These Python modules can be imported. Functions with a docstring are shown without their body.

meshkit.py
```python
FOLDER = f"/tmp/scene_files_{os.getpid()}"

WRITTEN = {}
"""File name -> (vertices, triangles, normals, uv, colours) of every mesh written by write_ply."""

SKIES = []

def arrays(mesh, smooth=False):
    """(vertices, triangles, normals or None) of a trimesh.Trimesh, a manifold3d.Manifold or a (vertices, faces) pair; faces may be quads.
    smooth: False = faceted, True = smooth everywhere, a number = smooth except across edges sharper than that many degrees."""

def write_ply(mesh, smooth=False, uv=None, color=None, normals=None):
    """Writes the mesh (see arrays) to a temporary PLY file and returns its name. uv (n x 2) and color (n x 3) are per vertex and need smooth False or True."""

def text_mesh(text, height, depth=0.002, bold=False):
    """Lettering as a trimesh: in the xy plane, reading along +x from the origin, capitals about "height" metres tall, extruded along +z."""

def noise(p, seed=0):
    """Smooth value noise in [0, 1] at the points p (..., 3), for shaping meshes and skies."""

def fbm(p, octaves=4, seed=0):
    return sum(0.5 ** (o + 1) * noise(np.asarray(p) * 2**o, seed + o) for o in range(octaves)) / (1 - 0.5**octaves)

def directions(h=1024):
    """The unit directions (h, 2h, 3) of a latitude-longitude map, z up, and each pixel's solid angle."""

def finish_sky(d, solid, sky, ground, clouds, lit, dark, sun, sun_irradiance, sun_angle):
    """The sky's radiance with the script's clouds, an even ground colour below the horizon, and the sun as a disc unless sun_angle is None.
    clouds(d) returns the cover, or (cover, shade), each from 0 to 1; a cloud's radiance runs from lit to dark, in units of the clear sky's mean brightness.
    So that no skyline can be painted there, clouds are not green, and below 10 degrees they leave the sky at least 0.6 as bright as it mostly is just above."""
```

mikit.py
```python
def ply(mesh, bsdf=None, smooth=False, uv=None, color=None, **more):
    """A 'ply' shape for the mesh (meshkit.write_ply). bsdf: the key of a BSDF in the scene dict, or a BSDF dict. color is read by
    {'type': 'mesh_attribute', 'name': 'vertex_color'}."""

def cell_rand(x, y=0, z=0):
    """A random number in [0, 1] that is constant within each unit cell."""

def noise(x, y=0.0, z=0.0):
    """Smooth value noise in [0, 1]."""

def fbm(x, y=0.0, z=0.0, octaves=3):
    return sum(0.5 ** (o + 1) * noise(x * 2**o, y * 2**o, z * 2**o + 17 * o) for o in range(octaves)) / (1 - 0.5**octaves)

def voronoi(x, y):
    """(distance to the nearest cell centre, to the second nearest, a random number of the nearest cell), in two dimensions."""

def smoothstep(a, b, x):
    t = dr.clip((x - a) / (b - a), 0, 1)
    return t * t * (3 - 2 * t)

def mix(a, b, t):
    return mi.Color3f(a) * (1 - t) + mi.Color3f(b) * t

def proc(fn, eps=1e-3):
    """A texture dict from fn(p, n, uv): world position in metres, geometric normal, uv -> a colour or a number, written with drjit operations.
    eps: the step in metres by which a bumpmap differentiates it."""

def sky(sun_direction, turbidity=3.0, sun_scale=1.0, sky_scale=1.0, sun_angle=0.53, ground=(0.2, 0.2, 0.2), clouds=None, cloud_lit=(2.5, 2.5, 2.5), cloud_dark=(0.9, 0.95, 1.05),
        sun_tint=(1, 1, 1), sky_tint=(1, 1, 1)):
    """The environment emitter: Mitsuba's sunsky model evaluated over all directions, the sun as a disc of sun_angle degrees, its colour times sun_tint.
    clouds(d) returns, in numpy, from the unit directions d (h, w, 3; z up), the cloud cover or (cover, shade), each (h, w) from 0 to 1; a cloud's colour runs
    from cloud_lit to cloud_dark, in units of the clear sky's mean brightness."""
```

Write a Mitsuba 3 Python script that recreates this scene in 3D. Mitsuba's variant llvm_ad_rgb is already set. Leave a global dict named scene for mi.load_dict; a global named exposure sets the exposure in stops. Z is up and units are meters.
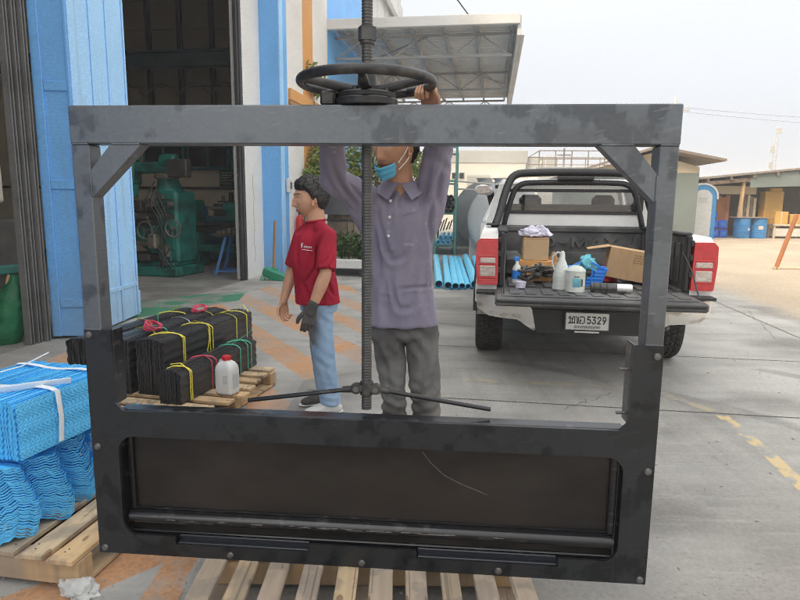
import math, random
import numpy as np, trimesh, mitsuba as mi, drjit as dr
import manifold3d as m3
from shapely.geometry import Polygon, LineString, box as sbox
from shapely.ops import unary_union
from scipy import sparse
import mikit, meshkit
from mikit import noise, fbm, voronoi, cell_rand, smoothstep, mix

random.seed(7)
RNG = np.random.default_rng(7)
T = mi.ScalarTransform4f
PI = math.pi
scene, labels = {}, {}

# ---------------------------------------------------------------- camera, sky, exposure
CAM = np.array([0, 0, 1.5])
pitch, roll = math.radians(9.0), math.radians(0.6)
fwd = np.array([0, math.cos(pitch), -math.sin(pitch)])
up0 = np.array([0, math.sin(pitch), math.cos(pitch)])
up = math.cos(roll) * up0 - math.sin(roll) * np.array([1.0, 0, 0])
scene['camera'] = {'type': 'perspective', 'fov': 67.03, 'near_clip': 0.05, 'far_clip': 3000.0,
                   'to_world': T().look_at(origin=CAM.tolist(), target=(CAM + fwd).tolist(), up=up.tolist())}
SUN = (-0.625, -0.558, 0.547)


def hazy(d):
    """Thin even haze over the whole sky, a little patchy."""
    n = meshkit.fbm(d * np.array([2.0, 2.0, 5.0]), 3, 4)
    s = np.array(SUN) / np.linalg.norm(SUN)
    glow = np.exp(-(np.degrees(np.arccos(np.clip(d @ s, -1, 1))) / 32) ** 2)        # the bright haze round the sun
    lum = 0.62 + 1.15 * np.clip(d[..., 2], 0, 1) + 2.1 * glow                        # and a zenith brighter than the horizon
    return 0.93, np.clip(1 - (lum - 0.62) / (3.6 - 0.62) + 0.05 * (n - 0.5), 0, 1)


scene['sky'] = mikit.sky(SUN, turbidity=6, sun_scale=0.21, sun_angle=10, clouds=hazy, cloud_lit=(3.6, 3.55, 3.4), cloud_dark=(0.575, 0.605, 0.650), sun_tint=(1.0, 0.92, 0.80))
exposure = 3.28


# ---------------------------------------------------------------- helpers
def frame(x=0, y=0, z=0, yaw=0.0):
    """4x4: local x = right, y = away, z = up; yaw turns clockwise seen from above (radians)."""
    c, s = math.cos(yaw), math.sin(yaw)
    m = np.eye(4)
    m[:3, 0], m[:3, 1], m[:3, 3] = (c, -s, 0), (s, c, 0), (x, y, z)
    return m


def rotm(axis, deg, at=(0, 0, 0)):
    return trimesh.transformations.rotation_matrix(math.radians(deg), axis, at)


def shift(x, y, z):
    m = np.eye(4)
    m[:3, 3] = (x, y, z)
    return m


def numbered(key):
    if key not in used:
        used.add(key)
        return key
    k = 1
    while f'{key}_{k:03d}' in used:
        k += 1
    used.add(f'{key}_{k:03d}')
    return f'{key}_{k:03d}'


used, FR = set(), {}


def thing(name, label, cat, fr=None, group=None):
    key = numbered(name)
    labels[key] = {'label': label, 'category': cat}
    if group:
        labels[key]['group'] = group
    FR[key] = np.eye(4) if fr is None else fr
    return key


def merge(parts):
    return trimesh.util.concatenate([p for p in parts]) if isinstance(parts, (list, tuple)) else parts


def obj(name, mesh, mat, parent=None, smooth=30, label=None, kind=None, fr=None):
    key = numbered(name if parent is None else parent + '__' + name)
    mesh = merge(mesh)
    root = key.split('__')[0]
    f = fr if fr is not None else FR.get(root)
    if f is not None:
        mesh = mesh.copy()
        mesh.apply_transform(f)
    scene[key] = mikit.ply(mesh, mat + '_material', smooth)
    if label:
        labels.setdefault(key, {})['label'] = label
    if kind:
        labels.setdefault(key, {})['kind'] = kind
    return key


def solo(name, mesh, mat, label, cat, fr=None, group=None, smooth=30):
    """A thing that is one mesh."""
    key = numbered(name)
    labels[key] = {'label': label, 'category': cat}
    if group:
        labels[key]['group'] = group
    mesh = merge(mesh)
    FR[key] = np.eye(4) if fr is None else fr
    mesh = mesh.copy()
    mesh.apply_transform(FR[key])
    scene[key] = mikit.ply(mesh, mat + '_material', smooth)
    return key


def struct(name, mesh, mat, smooth=False, fr=None):
    key = numbered(name)
    mesh = merge(mesh)
    if fr is not None:
        mesh = mesh.copy()
        mesh.apply_transform(fr)
    scene[key] = mikit.ply(mesh, mat + '_material', smooth)
    labels[key] = {'kind': 'structure'}
    return key


_cv = []
for _a in range(3):
    for _s in np.ndindex(2, 2, 2):
        _cv.append((_a, *[2 * q - 1 for q in _s]))
_cv = np.array(_cv)


def _cverts(h, c):
    v = []
    for a, sx, sy, sz in _cv:
        s = np.array([sx, sy, sz], float)
        q = s * (np.array(h) - c)
        q[a] = s[a] * h[a]
        v.append(q)
    return np.array(v)


_hull = trimesh.convex.convex_hull(_cverts((1, 1, 1), 0.2))
_map = [int(np.argmin(((_cverts((1, 1, 1), 0.2) - p) ** 2).sum(1))) for p in _hull.vertices]
_CF = np.array(_map)[_hull.faces]


def cb(x0, x1, y0, y1, z0, z1, c=0.0):
    """Box by its limits, edges chamfered by c."""
    h = np.array([x1 - x0, y1 - y0, z1 - z0]) / 2
    m = np.array([x1 + x0, y1 + y0, z1 + z0]) / 2
    if c <= 0:
        b = trimesh.creation.box(2 * h)
        b.apply_translation(m)
        return b
    c = min(c, 0.45 * 2 * h.min())
    return trimesh.Trimesh(_cverts(h, c) + m, _CF.copy(), process=False)


def tube(pts, r, n=10, closed=False, caps=True, flat=1.0):
    p = np.asarray(pts, float)
    k = len(p)
    r = np.broadcast_to(np.asarray(r, float), (k,))
    if closed:
        t = np.roll(p, -1, 0) - np.roll(p, 1, 0)
    else:
        t = np.gradient(p, axis=0)
    t /= np.linalg.norm(t, axis=1, keepdims=True) + 1e-12
    a = np.zeros_like(p)
    ref = np.array([0, 0, 1.0]) if abs(t[0, 2]) < 0.9 else np.array([1.0, 0, 0])
    for i in range(k):
        ref = ref - t[i] * (ref @ t[i])
        ref /= np.linalg.norm(ref) + 1e-12
        a[i] = ref
    b = np.cross(t, a)
    ang = np.arange(n) * 2 * PI / n
    v = p[:, None] + r[:, None, None] * (np.cos(ang)[None, :, None] * a[:, None] * flat + np.sin(ang)[None, :, None] * b[:, None])
    v = v.reshape(-1, 3)
    f = []
    for i in range(k if closed else k - 1):
        i2 = (i + 1) % k
        for j in range(n):
            j2 = (j + 1) % n
            f += [(i * n + j, i * n + j2, i2 * n + j2), (i * n + j, i2 * n + j2, i2 * n + j)]
    f = np.array(f)
    if caps and not closed:
        v = np.vstack([v, p[0], p[-1]])
        c0, c1 = len(v) - 2, len(v) - 1
        e = [(c0, (j + 1) % n, j) for j in range(n)] + [(c1, (k - 1) * n + j, (k - 1) * n + (j + 1) % n) for j in range(n)]
        f = np.vstack([f, e])
    return trimesh.Trimesh(v, f, process=False)


def bar(a, b, r, n=8):
    return tube([a, b], r, n)


def beam(a, b, w, h, c=0.0):
    """Rectangular bar from a to b, w wide (sideways), h high."""
    a, b = np.array(a, float), np.array(b, float)
    d = b - a
    L = np.linalg.norm(d)
    d /= L
    s = np.cross(d, [0, 0, 1.0])
    if np.linalg.norm(s) < 1e-6:
        s = np.array([1.0, 0, 0])
    s /= np.linalg.norm(s)
    u = np.cross(s, d)
    m = np.eye(4)
    m[:3, 0], m[:3, 1], m[:3, 2], m[:3, 3] = s, d, u, (a + b) / 2
    g = cb(-w / 2, w / 2, -L / 2, L / 2, -h / 2, h / 2, c)
    g.apply_transform(m)
    return g


def lathe(prof, n=24, at=(0, 0, 0), axis='z'):
    """Solid of revolution from (r, z) rows, bottom to top."""
    p = np.array(prof, float)
    k = len(p)
    ang = np.arange(n) * 2 * PI / n
    v = np.stack([p[:, 0][:, None] * np.cos(ang), p[:, 0][:, None] * np.sin(ang), np.broadcast_to(p[:, 1][:, None], (k, n))], -1).reshape(-1, 3)
    f = []
    for i in range(k - 1):
        for j in range(n):
            j2 = (j + 1) % n
            f += [(i * n + j, i * n + j2, (i + 1) * n + j2), (i * n + j, (i + 1) * n + j2, (i + 1) * n + j)]
    v = np.vstack([v, [0, 0, p[0, 1]], [0, 0, p[-1, 1]]])
    c0, c1 = len(v) - 2, len(v) - 1
    f += [(c0, (j + 1) % n, j) for j in range(n)] + [(c1, (k - 1) * n + j, (k - 1) * n + (j + 1) % n) for j in range(n)]
    m = trimesh.Trimesh(v, np.array(f), process=False)
    if axis == 'x':
        m.apply_transform(rotm((0, 1, 0), 90))
    if axis == 'y':
        m.apply_transform(rotm((1, 0, 0), -90))
    m.apply_translation(at)
    return m


def extr(poly, depth, fr=None):
    """Polygon in xy extruded along +z."""
    gs = getattr(poly, 'geoms', [poly])
    m = trimesh.util.concatenate([trimesh.creation.extrude_polygon(g, depth, engine='earcut') for g in gs if g.area > 1e-9])
    if fr is not None:
        m.apply_transform(fr)
    return m


XZ = np.array([[1, 0, 0, 0], [0, 0, -1, 0], [0, 1, 0, 0], [0, 0, 0, 1.0]])      # (x, y, z) -> (x, -z, y): polygons stand upright, extruded towards -y
YZ = np.array([[0, 0, 1, 0], [1, 0, 0, 0], [0, 1, 0, 0], [0, 0, 0, 1.0]])       # polygon (y, z), extruded along +x


def upright(poly, y0, y1):
    """Polygon in (x, z) as a slab between y0 and y1."""
    m = extr(poly, y1 - y0)
    m.apply_transform(XZ)
    m.apply_translation((0, y1, 0))
    return m


def sidewise(poly, x0, x1):
    """Polygon in (y, z) as a slab between x0 and x1."""
    m = extr(poly, x1 - x0)
    m.apply_transform(YZ)
    m.apply_translation((x0, 0, 0))
    return m


def rrect(x0, x1, z0, z1, r):
    return sbox(x0 + r, z0 + r, x1 - r, z1 - r).buffer(r, quad_segs=6)


def mani(m):
    return m3.Manifold(m3.Mesh(np.asarray(m.vertices, np.float32), np.asarray(m.faces, np.uint32)))


def tri(m):
    q = m.to_mesh()
    return trimesh.Trimesh(np.array(q.vert_properties[:, :3], float), np.array(q.tri_verts, int), process=False)


_ico = trimesh.creation.icosphere(subdivisions=2).vertices


def hull(*balls):
    """Hull of balls (centre, radius or three radii)."""
    return m3.Manifold.hull_points(np.vstack([np.asarray(c, float) + _ico * np.asarray(r, float) for c, r in balls]))


def limb(pts, radii):
    return [hull((pts[i], radii[i]), (pts[i + 1], radii[i + 1])) for i in range(len(pts) - 1)]


def union(ms):
    return m3.Manifold.batch_boolean(list(ms), m3.OpType.Add)


def soften(man, step, it=8, lamb=0.5):
    g = tri(man.refine_to_length(step))
    v, e = np.array(g.vertices), g.edges_unique
    n = len(v)
    A = sparse.coo_matrix((np.ones(2 * len(e)), (np.r_[e[:, 0], e[:, 1]], np.r_[e[:, 1], e[:, 0]])), shape=(n, n)).tocsr()
    A = sparse.diags(1 / np.maximum(np.asarray(A.sum(1)).ravel(), 1)) @ A
    for _ in range(it):                     # Taubin: shrink, then grow
        v = v + lamb * (A @ v - v)
        v = v - (lamb * 0.96) * 0.9 * (A @ v - v)
    g.vertices = v
    return g


def grid_sheet(P, Q, fn, n, m):
    """Open sheet: fn(u, v) -> xyz for u, v in 0..1."""
    u, v = np.meshgrid(np.linspace(0, 1, n), np.linspace(0, 1, m), indexing='ij')
    p = fn(u, v).reshape(-1, 3)
    i, j = np.meshgrid(np.arange(n - 1), np.arange(m - 1), indexing='ij')
    a = (i * m + j).ravel()
    f = np.vstack([np.stack([a, a + m, a + m + 1], 1), np.stack([a, a + m + 1, a + 1], 1)])
    return trimesh.Trimesh(p, f, process=False)


def wob(mesh, amp, freq, seed=0):
    """Slightly uneven: every vertex moved by smooth noise."""
    v = np.array(mesh.vertices)
    d = np.stack([meshkit.fbm(v * freq + 13 * k, 3, seed + k) - 0.5 for k in range(3)], -1)
    mesh.vertices = v + 2 * amp * d
    return mesh


def subdiv(mesh, edge):
    v, f = trimesh.remesh.subdivide_to_size(mesh.vertices, mesh.faces, edge, max_iter=12)
    g = trimesh.Trimesh(v, f, process=False)
    g.merge_vertices(digits_vertex=6)
    return g


# ---------------------------------------------------------------- materials
def M(key, color, rough=0.6, metal=0.0, spec=0.5, bump=None, bscale=1.0, eps=1e-3, **kw):
    """color: a triple or fn(p, n, uv); rough: a number or fn."""
    key += '_material'
    b = {'type': 'principled', 'base_color': {'type': 'rgb', 'value': list(color)} if not callable(color) else mikit.proc(color),
         'roughness': mikit.proc(rough) if callable(rough) else rough, 'metallic': metal, 'specular': spec, **kw}
    if bump is not None:
        b = {'type': 'bumpmap', 'arbitrary': mikit.proc(bump, eps), 'scale': bscale, 'bsdf': b}
    scene[key] = {'type': 'twosided', 'bsdf': b} if 'spec_trans' not in kw else b
    return key


def dirty(base, dark, f=3.0, amt=0.5, lo=0.35, hi=0.75, fine=60.0):
    """Base colour with patches of dirt and a fine grain."""
    def fn(p, n, uv):
        a = smoothstep(lo, hi, fbm(p.x * f + 3, p.y * f, p.z * f, octaves=4)) * amt
        g = 0.9 + 0.2 * noise(p.x * fine, p.y * fine, p.z * fine)
        return mix(base, dark, a) * g
    return fn


def concrete_rgb(p):
    big = fbm(p.x * 0.35 + 7, p.y * 0.35, 0.0, octaves=3)
    mid = fbm(p.x * 1.7, p.y * 1.7, 3.0, octaves=4)
    streak = fbm(p.x * 1.2 + 40, p.y * 9.0, 1.0, octaves=3)
    fine = noise(p.x * 70, p.y * 70, 0.0) * 0.5 + noise(p.x * 190, p.y * 190, 2.0) * 0.5
    c = mix((0.225, 0.213, 0.196), (0.40, 0.385, 0.355), smoothstep(0.25, 0.75, 0.45 * big + 0.35 * mid + 0.2 * streak))
    stain = smoothstep(0.58, 0.78, fbm(p.x * 0.9 + 11, p.y * 0.9 + 5, 0.0, octaves=4))
    c = mix(c, (0.12, 0.112, 0.102), stain * 0.55)
    spots = smoothstep(0.70, 0.78, noise(p.x * 9 + 4, p.y * 13, 5.0)) * smoothstep(0.5, 0.7, mid)
    c = mix(c, (0.16, 0.15, 0.135), spots * 0.0)
    tyre = smoothstep(0.55, 0.75, fbm(p.x * 0.9 + 3 * noise(p.y * 0.25, 5.0), p.y * 0.12, 8.0, octaves=2)) * fbm(p.x * 14, p.y * 0.8, 3.0, octaves=3)
    c = mix(c, (0.17, 0.162, 0.15), tyre * 0.5)
    arc = dr.sqrt(dr.square(p.x + 2.0) + dr.square(p.y - 1.0))
    lane = (1 - smoothstep(0.05, 0.11, dr.abs(arc - 5.6 - 0.1 * noise(p.x, p.y)))) + (1 - smoothstep(0.05, 0.11, dr.abs(arc - 7.05)))
    c = mix(c, (0.13, 0.125, 0.115), lane * smoothstep(0.35, 0.65, fbm(p.x * 3, p.y * 3, 2.0, octaves=4)) * 0.45)
    scr = smoothstep(0.62, 0.74, fbm(p.x * 2.2, p.y * 26.0, 6.0, octaves=4))
    c = mix(c, (0.46, 0.45, 0.42), scr * 0.12)
    speck = smoothstep(0.78, 0.90, noise(p.x * 95, p.y * 95, 9.0)) * smoothstep(0.4, 0.6, noise(p.x * 4, p.y * 4, 3.0))
    c = mix(c, (0.13, 0.125, 0.115), speck * 0.30)
    return c * (0.86 + 0.28 * fine)


def ground_color(p, n, uv):
    c = concrete_rgb(p)
    # the slab ends; beyond it the yard is dusty earth (edge parallel to the workshop)
    s = (p.x + 3.83) * math.cos(0.1484) - (p.y - 6.43) * math.sin(0.1484)
    edge = s + 0.25 * (fbm(p.x * 1.1, p.y * 1.1, 0.0, octaves=3) - 0.5)
    sand = mix((0.30, 0.245, 0.18), (0.43, 0.36, 0.27), fbm(p.x * 0.6, p.y * 0.6, 9.0, octaves=4)) * (0.88 + 0.24 * noise(p.x * 40, p.y * 40))
    dust = smoothstep(8.7, 9.3, edge)
    far = smoothstep(17.0, 26.0, p.y) * 0.6
    return mix(c, sand, dr.maximum(dust, far))


def ground_bump(p, n, uv):
    return 0.0016 * fbm(p.x * 22, p.y * 22, 0.0, octaves=3) + 0.0012 * noise(p.x * 120, p.y * 120)


M('concrete', ground_color, lambda p, n, uv: 0.62 + 0.3 * noise(p.x * 1.5, p.y * 1.5), spec=0.35, bump=ground_bump)


def zone_color(p, n, uv):
    c = concrete_rgb(p)
    q = p.x * 0.866 + p.y * 0.5
    k = (q - 1.80) / 0.64
    fr = k - dr.floor(k)
    wob_ = 0.03 * (noise(p.x * 5, p.y * 5, 2.0) - 0.5)
    on = smoothstep(0.0, 0.03, fr + wob_) * (1 - smoothstep(0.50, 0.53, fr + wob_))
    near = p.y < 3.4
    q2 = (p.x * 0.70 - p.y * 0.71 + 2.55) / 0.42
    f2 = q2 - dr.floor(q2)
    on2 = smoothstep(0.0, 0.04, f2 + wob_) * (1 - smoothstep(0.48, 0.52, f2 + wob_))
    border = smoothstep(-0.99, -0.97, p.x) * (1 - smoothstep(-0.86, -0.84, p.x))
    on = dr.select(near, dr.maximum(on2, border), on)
    wear = smoothstep(0.30, 0.62, fbm(p.x * 2.3 + 5, p.y * 2.3, 0.0, octaves=5) * 0.75 + 0.25 * noise(p.x * 30, p.y * 30))
    orange = mix((0.50, 0.22, 0.085), (0.40, 0.24, 0.13), fbm(p.x * 3, p.y * 3, 4.0)) * (0.85 + 0.3 * noise(p.x * 80, p.y * 80))
    grey = mix(c, (0.40, 0.385, 0.36), 0.45)
    return mix(mix(grey, c, wear * 0.5), orange, on * (0.92 - 0.55 * wear))


M('painted_zone', zone_color, 0.7, spec=0.35, bump=ground_bump)
M('yellow_faint', lambda p, n, uv: mix((0.50, 0.38, 0.20), concrete_rgb(p), 0.62 + 0.38 * smoothstep(0.36, 0.56, fbm(p.x * 11, p.y * 11, 1.0, octaves=5))), 0.7)
M('green_floor', lambda p, n, uv: mix((0.06, 0.20, 0.12), concrete_rgb(p), smoothstep(0.42, 0.66, fbm(p.x * 3, p.y * 3, 1.0, octaves=4)) * 0.8), 0.6)
M('yellow_line', lambda p, n, uv: mix((0.56, 0.42, 0.20), concrete_rgb(p), 0.22 + 0.78 * smoothstep(0.44, 0.60, fbm(p.x * 11, p.y * 11, 1.0, octaves=5))), 0.7)
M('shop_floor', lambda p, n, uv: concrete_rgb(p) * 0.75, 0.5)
M('joint', (0.10, 0.095, 0.085), 0.9)


def paint_patch(p):
    w = fbm(p.x * 3.2 + 12, p.y * 3.2, p.z * 4.0, octaves=3)
    a = smoothstep(0.570, 0.635, 0.52 * w + 0.48 * fbm(p.x * 17 + 2, p.y * 17, p.z * 11, octaves=5) + 0.03)
    b = smoothstep(0.52, 0.66, fbm(p.x * 9 + 9, p.y * 9, p.z * 7 + 8, octaves=5))
    return a, b


def paint_color(p, n, uv):
    a, b = paint_patch(p)
    c = mix((0.138, 0.152, 0.166), (0.056, 0.062, 0.071), a * 0.62)
    c = mix(c, (0.100, 0.104, 0.110), b * 0.5)
    run = smoothstep(0.66, 0.76, fbm(p.x * 60, p.y * 60, p.z * 2.5, octaves=3))
    c = mix(c, (0.19, 0.195, 0.20), run * 0.25)
    scuff = smoothstep(0.70, 0.76, fbm(p.x * 9 + p.z * 30, p.y * 9, p.z * 70 - p.x * 20, octaves=3))
    c = mix(c, (0.24, 0.24, 0.235), scuff * 0.3)
    return c * (0.94 + 0.12 * noise(p.x * 90, p.y * 90, p.z * 90))


def paint_rough(p, n, uv):
    a, b = paint_patch(p)
    return 0.36 - 0.08 * a + 0.08 * b


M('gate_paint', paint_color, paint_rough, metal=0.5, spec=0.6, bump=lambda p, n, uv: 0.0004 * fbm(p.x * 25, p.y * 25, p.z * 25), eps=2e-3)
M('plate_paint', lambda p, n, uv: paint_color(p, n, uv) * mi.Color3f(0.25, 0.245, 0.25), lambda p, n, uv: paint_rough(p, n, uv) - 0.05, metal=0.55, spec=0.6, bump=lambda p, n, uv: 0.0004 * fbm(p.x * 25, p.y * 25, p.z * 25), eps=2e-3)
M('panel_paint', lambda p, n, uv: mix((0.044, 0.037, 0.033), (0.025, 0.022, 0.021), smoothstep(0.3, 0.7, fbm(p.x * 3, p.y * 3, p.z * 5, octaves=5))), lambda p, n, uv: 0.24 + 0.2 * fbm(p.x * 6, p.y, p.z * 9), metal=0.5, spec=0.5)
M('black_gloss', lambda p, n, uv: mix((0.010, 0.010, 0.012), (0.05, 0.05, 0.052), smoothstep(0.62, 0.75, fbm(p.x * 18, p.y * 18, p.z * 40, octaves=4)) * 0.6), 0.2, spec=0.6)
M('rubber_lip', (0.012, 0.014, 0.020), 0.3, spec=0.5)
M('scratch_grey', (0.16, 0.15, 0.14), 0.7)
M('spindle_steel', lambda p, n, uv: mix((0.03, 0.03, 0.03), (0.075, 0.072, 0.066), noise(p.x * 30, p.y * 30, p.z * 25)), 0.42, spec=0.6)
M('bolt_steel', (0.16, 0.155, 0.15), 0.42, metal=0.7)
M('wheel_iron', lambda p, n, uv: mix((0.018, 0.018, 0.019), (0.06, 0.055, 0.05), smoothstep(0.45, 0.7, fbm(p.x * 16, p.y * 16, p.z * 16))), 0.4, spec=0.55)
M('chalk', (0.32, 0.31, 0.29), 0.9)

def door_blue(base, dark):
    g = dirty(base, dark, 1.6, 0.3)

    def fn(p, n, uv):
        low = (1 - smoothstep(0.05, 0.9, p.z + 0.5 * (fbm(p.x * 6, p.y * 6, p.z * 2, octaves=3) - 0.5)))
        run = smoothstep(0.60, 0.75, fbm(p.x * 16, p.y * 16, p.z * 0.6, octaves=3))
        chip = smoothstep(0.84, 0.88, noise(p.x * 40, p.y * 40, p.z * 34)) * smoothstep(0.6, 0.75, noise(p.x * 3, p.y * 3, p.z * 2))
        c = mix(g(p, n, uv), (0.22, 0.30, 0.38), low * 0.45 + run * 0.22)
        return mix(c, (0.14, 0.12, 0.11), chip * 0.45)
    return fn


M('sky_blue_paint', door_blue((0.17, 0.45, 0.86), (0.14, 0.34, 0.62)), 0.45)
M('pale_blue_paint', door_blue((0.36, 0.64, 0.94), (0.27, 0.49, 0.74)), 0.45)
M('deep_blue_paint', dirty((0.10, 0.27, 0.62), (0.08, 0.18, 0.4), 1.6, 0.3), 0.5)
M('white_wall', dirty((0.74, 0.73, 0.70), (0.50, 0.47, 0.42), 0.9, 0.35), 0.8)
M('orange_paint', dirty((0.66, 0.33, 0.11), (0.5, 0.26, 0.1), 1.2, 0.3), 0.7)
M('brown_paint', dirty((0.36, 0.20, 0.09), (0.22, 0.12, 0.06), 1.2, 0.3), 0.7)
M('grey_steel', dirty((0.17, 0.168, 0.165), (0.09, 0.085, 0.08), 3.0, 0.5), 0.5, spec=0.5)
M('dark_steel', dirty((0.045, 0.046, 0.048), (0.03, 0.028, 0.026), 3.0, 0.5), 0.5)
M('cladding', dirty((0.27, 0.245, 0.20), (0.17, 0.15, 0.12), 0.7, 0.6), 0.7)
M('inner_wall', dirty((0.74, 0.68, 0.57), (0.50, 0.45, 0.36), 0.9, 0.5), 0.8)
M('crane_paint', dirty((0.05, 0.10, 0.12), (0.03, 0.05, 0.06), 2.0, 0.5), 0.5)
M('machine_green', dirty((0.022, 0.235, 0.19), (0.025, 0.075, 0.065), 3.5, 0.85), 0.4)
M('machine_dark', dirty((0.05, 0.047, 0.043), (0.10, 0.09, 0.07), 4.0, 0.5), 0.45)
M('machine_bare', dirty((0.30, 0.27, 0.22), (0.12, 0.10, 0.08), 6.0, 0.7), 0.4, metal=0.4)
M('teal_paint', dirty((0.04, 0.17, 0.22), (0.03, 0.09, 0.11), 2.0, 0.4), 0.5)
M('window_dark', (0.012, 0.014, 0.016), 0.12)
M('board_green', dirty((0.03, 0.09, 0.07), (0.05, 0.1, 0.09), 4.0, 0.5), 0.6)
M('galvanised', dirty((0.66, 0.66, 0.65), (0.48, 0.47, 0.45), 1.2, 0.5), 0.55, metal=0.1)
M('truss_steel', dirty((0.36, 0.365, 0.37), (0.22, 0.21, 0.20), 1.5, 0.5), 0.6)
M('leaf', lambda p, n, uv: mix((0.10, 0.17, 0.030), (0.26, 0.28, 0.06), cell_rand(p.x * 9, p.y * 9, p.z * 9)), 0.55)
M('leaf_dark', lambda p, n, uv: mix((0.025, 0.065, 0.014), (0.07, 0.12, 0.025), cell_rand(p.x * 9, p.y * 9, p.z * 9)), 0.55)
M('bark', (0.14, 0.10, 0.06), 0.9)


def wood(base, dark, ax):
    def fn(p, n, uv):
        a, b = (p.x, p.y) if ax == 'y' else (p.y, p.x)
        w = fbm(a * 38 + 3 * noise(b * 1.5, a * 4, 1.0), b * 2.2, p.z * 38, octaves=3)
        ring = 0.5 + 0.5 * dr.sin(a * 160 + 9 * noise(b * 2.0, a * 9, p.z * 9))
        c = mix(base, dark, dr.clip(0.75 * w + 0.18 * ring - 0.1, 0, 1))
        knot = smoothstep(0.86, 0.92, noise(a * 30, b * 11, 7.0))
        split = smoothstep(0.74, 0.80, fbm(a * 90, b * 2.0, 3.0, octaves=2))
        grime = smoothstep(0.5, 0.75, fbm(p.x * 5, p.y * 5, 2.0, octaves=3))
        c = mix(mix(c, (0.16, 0.09, 0.05), knot * 0.7), (0.10, 0.07, 0.045), split * 0.6)
        foot = smoothstep(0.52, 0.66, fbm(p.x * 11 + 4, p.y * 9, 1.0, octaves=4))
        return mix(mix(c, (0.21, 0.185, 0.16), grime * 0.55), (0.16, 0.145, 0.13), foot * 0.4)
    return fn


M('wood_pale', wood((0.60, 0.46, 0.29), (0.40, 0.27, 0.15), 'y'), 0.75)
M('wood_grey', wood((0.47, 0.38, 0.29), (0.27, 0.20, 0.14), 'y'), 0.8)
M('wood_warm', wood((0.62, 0.43, 0.23), (0.42, 0.25, 0.12), 'y'), 0.75)
M('wood_cross', wood((0.52, 0.36, 0.20), (0.34, 0.21, 0.11), 'x'), 0.8)


def pvc(base, hi):
    def fn(p, n, uv):
        return mix(base, hi, fbm(p.x * 6, p.y * 6, p.z * 6)) * (0.9 + 0.2 * noise(p.x * 90, p.y * 90, p.z * 90))
    return fn


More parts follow.
